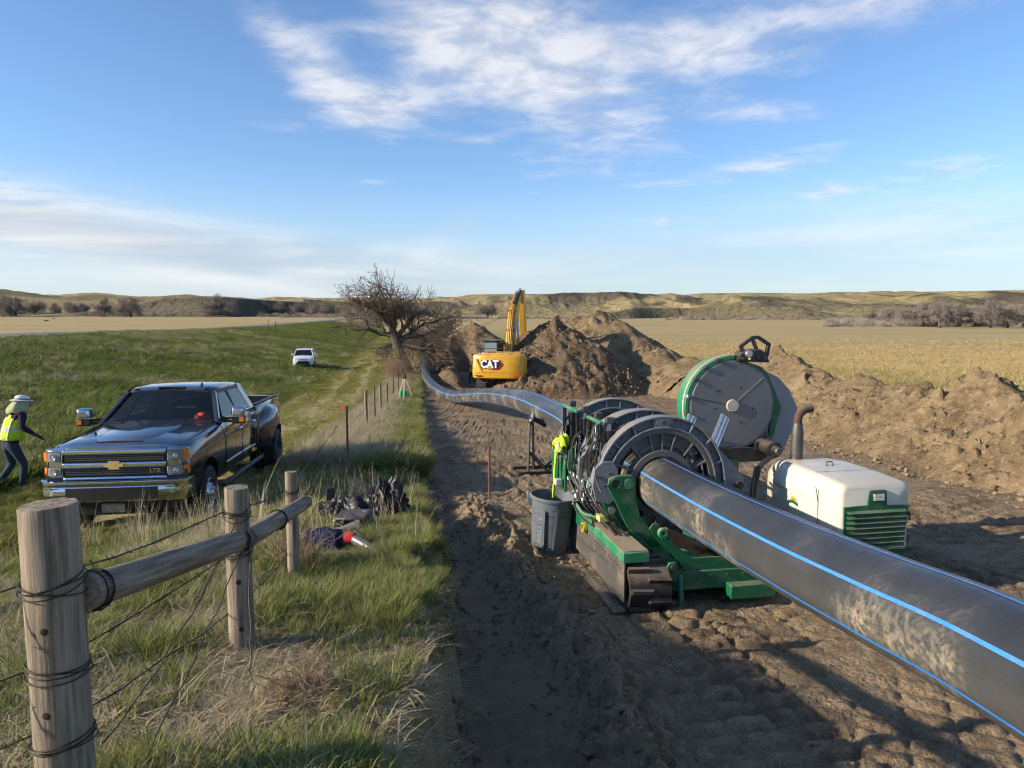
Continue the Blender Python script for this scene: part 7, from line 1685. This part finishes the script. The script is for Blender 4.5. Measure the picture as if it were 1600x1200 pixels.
for k, (px, by, ph) in enumerate(far):
    zg = -1.15; Y_ = (CAM_H - zg) * 1130 / max(7.6, by - 488.0); X_ = (px - 800) / 1130 * Y_; sc = ph * Y_ / 1130 / 6.0; src = proto[k % 3]; wd = where(px); i = cnt[wd]; cnt[wd] += 1
    o = src if k < 3 else copy_tree(src); o.location = (X_, Y_, zg - .1); o.rotation_euler = (0, 0, random.uniform(0, 6.28)); o.scale = (sc * random.uniform(.95, 1.3), sc * random.uniform(.95, 1.2), sc)
    o['label'] = {'left': f'{words[i]} bare cottonwood from the left edge in the far tree line', 'mid': 'lone bare tree far behind the excavator boom', 'right': f'{words[i]} bare tree from the left in the far right-hand grove'}[wd]; o['group'] = {'left': 'far left tree line', 'mid': 'far trees', 'right': 'far right grove'}[wd]
# scrub along the far banks
shp = pool('scrub_pool')
for k in range(4):
    rnd = random.Random(80 + k); mb = MB()
    for q in range(70):
        a = rnd.uniform(0, 6.283); e_ = rnd.uniform(.2, 1.5); p0 = Vector((rnd.gauss(0, .6), rnd.gauss(0, .6), 0)); d = Vector((math.cos(a) * math.cos(e_), math.sin(a) * math.cos(e_), math.sin(e_))) * rnd.uniform(1, 2.2); mb.tube([p0, p0 + d * .6, p0 + d + Vector((rnd.gauss(0, .2), rnd.gauss(0, .2), 0))], [.10, .07, .03], 3, caps=False)
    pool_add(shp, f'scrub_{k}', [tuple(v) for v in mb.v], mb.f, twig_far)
sp = []
def band(px0, px1, y0, y1, N_, smin, smax):
    for k in range(N_):
        px = random.uniform(px0, px1); by = random.uniform(y0, y1); Y_ = 5.4 * 1130 / (by - 488); sp.append(((px - 800) / 1130 * Y_, Y_, -1.3, random.uniform(smin, smax)))
band(0, 560, 494.8, 496.5, 420, 1.2, 3.0); band(440, 560, 496, 498, 200, 1.0, 1.8); band(1290, 1610, 502, 510, 330, .6, 1.5); band(1040, 1300, 497, 500, 160, .6, 1.3); band(690, 990, 496.5, 498.5, 200, .7, 1.4)
SP = np.array(sp); k = len(SP)
scatter('scrub', 'leafless scrub along the far river banks', SP[:, :3], np.stack([np.zeros(k), np.zeros(k), rn.uniform(0, 6.28, k)], 1), SP[:, 3:4] * rn.uniform(.8, 1.2, (k, 3)), rn.integers(0, 4, k), rn.random(k), shp)
# cattle in the far left field
M_COW = paint('black_hide', (.012, .010, .009), .8, dust=0)
for i, (px, by, nm) in enumerate(((75, 504, 'black cow grazing in the far left field, nearer of two'), (87, 500, 'black cow in the far left field, farther of two'))):
    Y_ = 5.4 * 1130 / (by - 488.); X_ = (px - 800) / 1130 * Y_; t = thing('cow', nm, 'cow', (X_, Y_, -1.1), R(20 + 60 * i), 'cattle in the far field')
    mb = MB(); mb.loft([[(x, y * w_, z0 + z * h_) for y, z in ((0, 0), (.8, .12), (1, .5), (.8, .9), (0, 1), (-.8, .9), (-1, .5), (-.8, .12))] for x, w_, z0, h_ in ((-1.0, .18, .85, .5), (-.8, .32, .62, .80), (0, .38, .58, .82), (.7, .33, .60, .82), (.95, .20, .75, .62), (1.3, .13, .55, .42), (1.65, .10, .22, .26))]); mb.build('body', M_COW, t, smooth=3.2)
    for x in (-.75, .65):
        for y in (-.2, .2): MB().tube([(x, y, .75), (x + .03, y, .4), (x, y, .0)], [.11, .07, .06], 6).build('leg', M_COW, t)
# highway post on the road shoulder
for i, (x, y, h_, nm) in enumerate(((-36.5, 112, 2.2, 'slender dark marker pole on the road shoulder'), (-41, 122, 1.8, 'shorter marker pole farther along the road shoulder'))):
    t = thing('marker_pole', nm, 'pole', (x, y, hz(x, y)), 0); MB().tube([(0, 0, -.2), (0, 0, h_)], .05, 6).build('shaft', M_RUST, t); MB().box(-.07, .07, -.02, .02, h_ - .25, h_).build('marker_plate', M_DSTEEL, t)
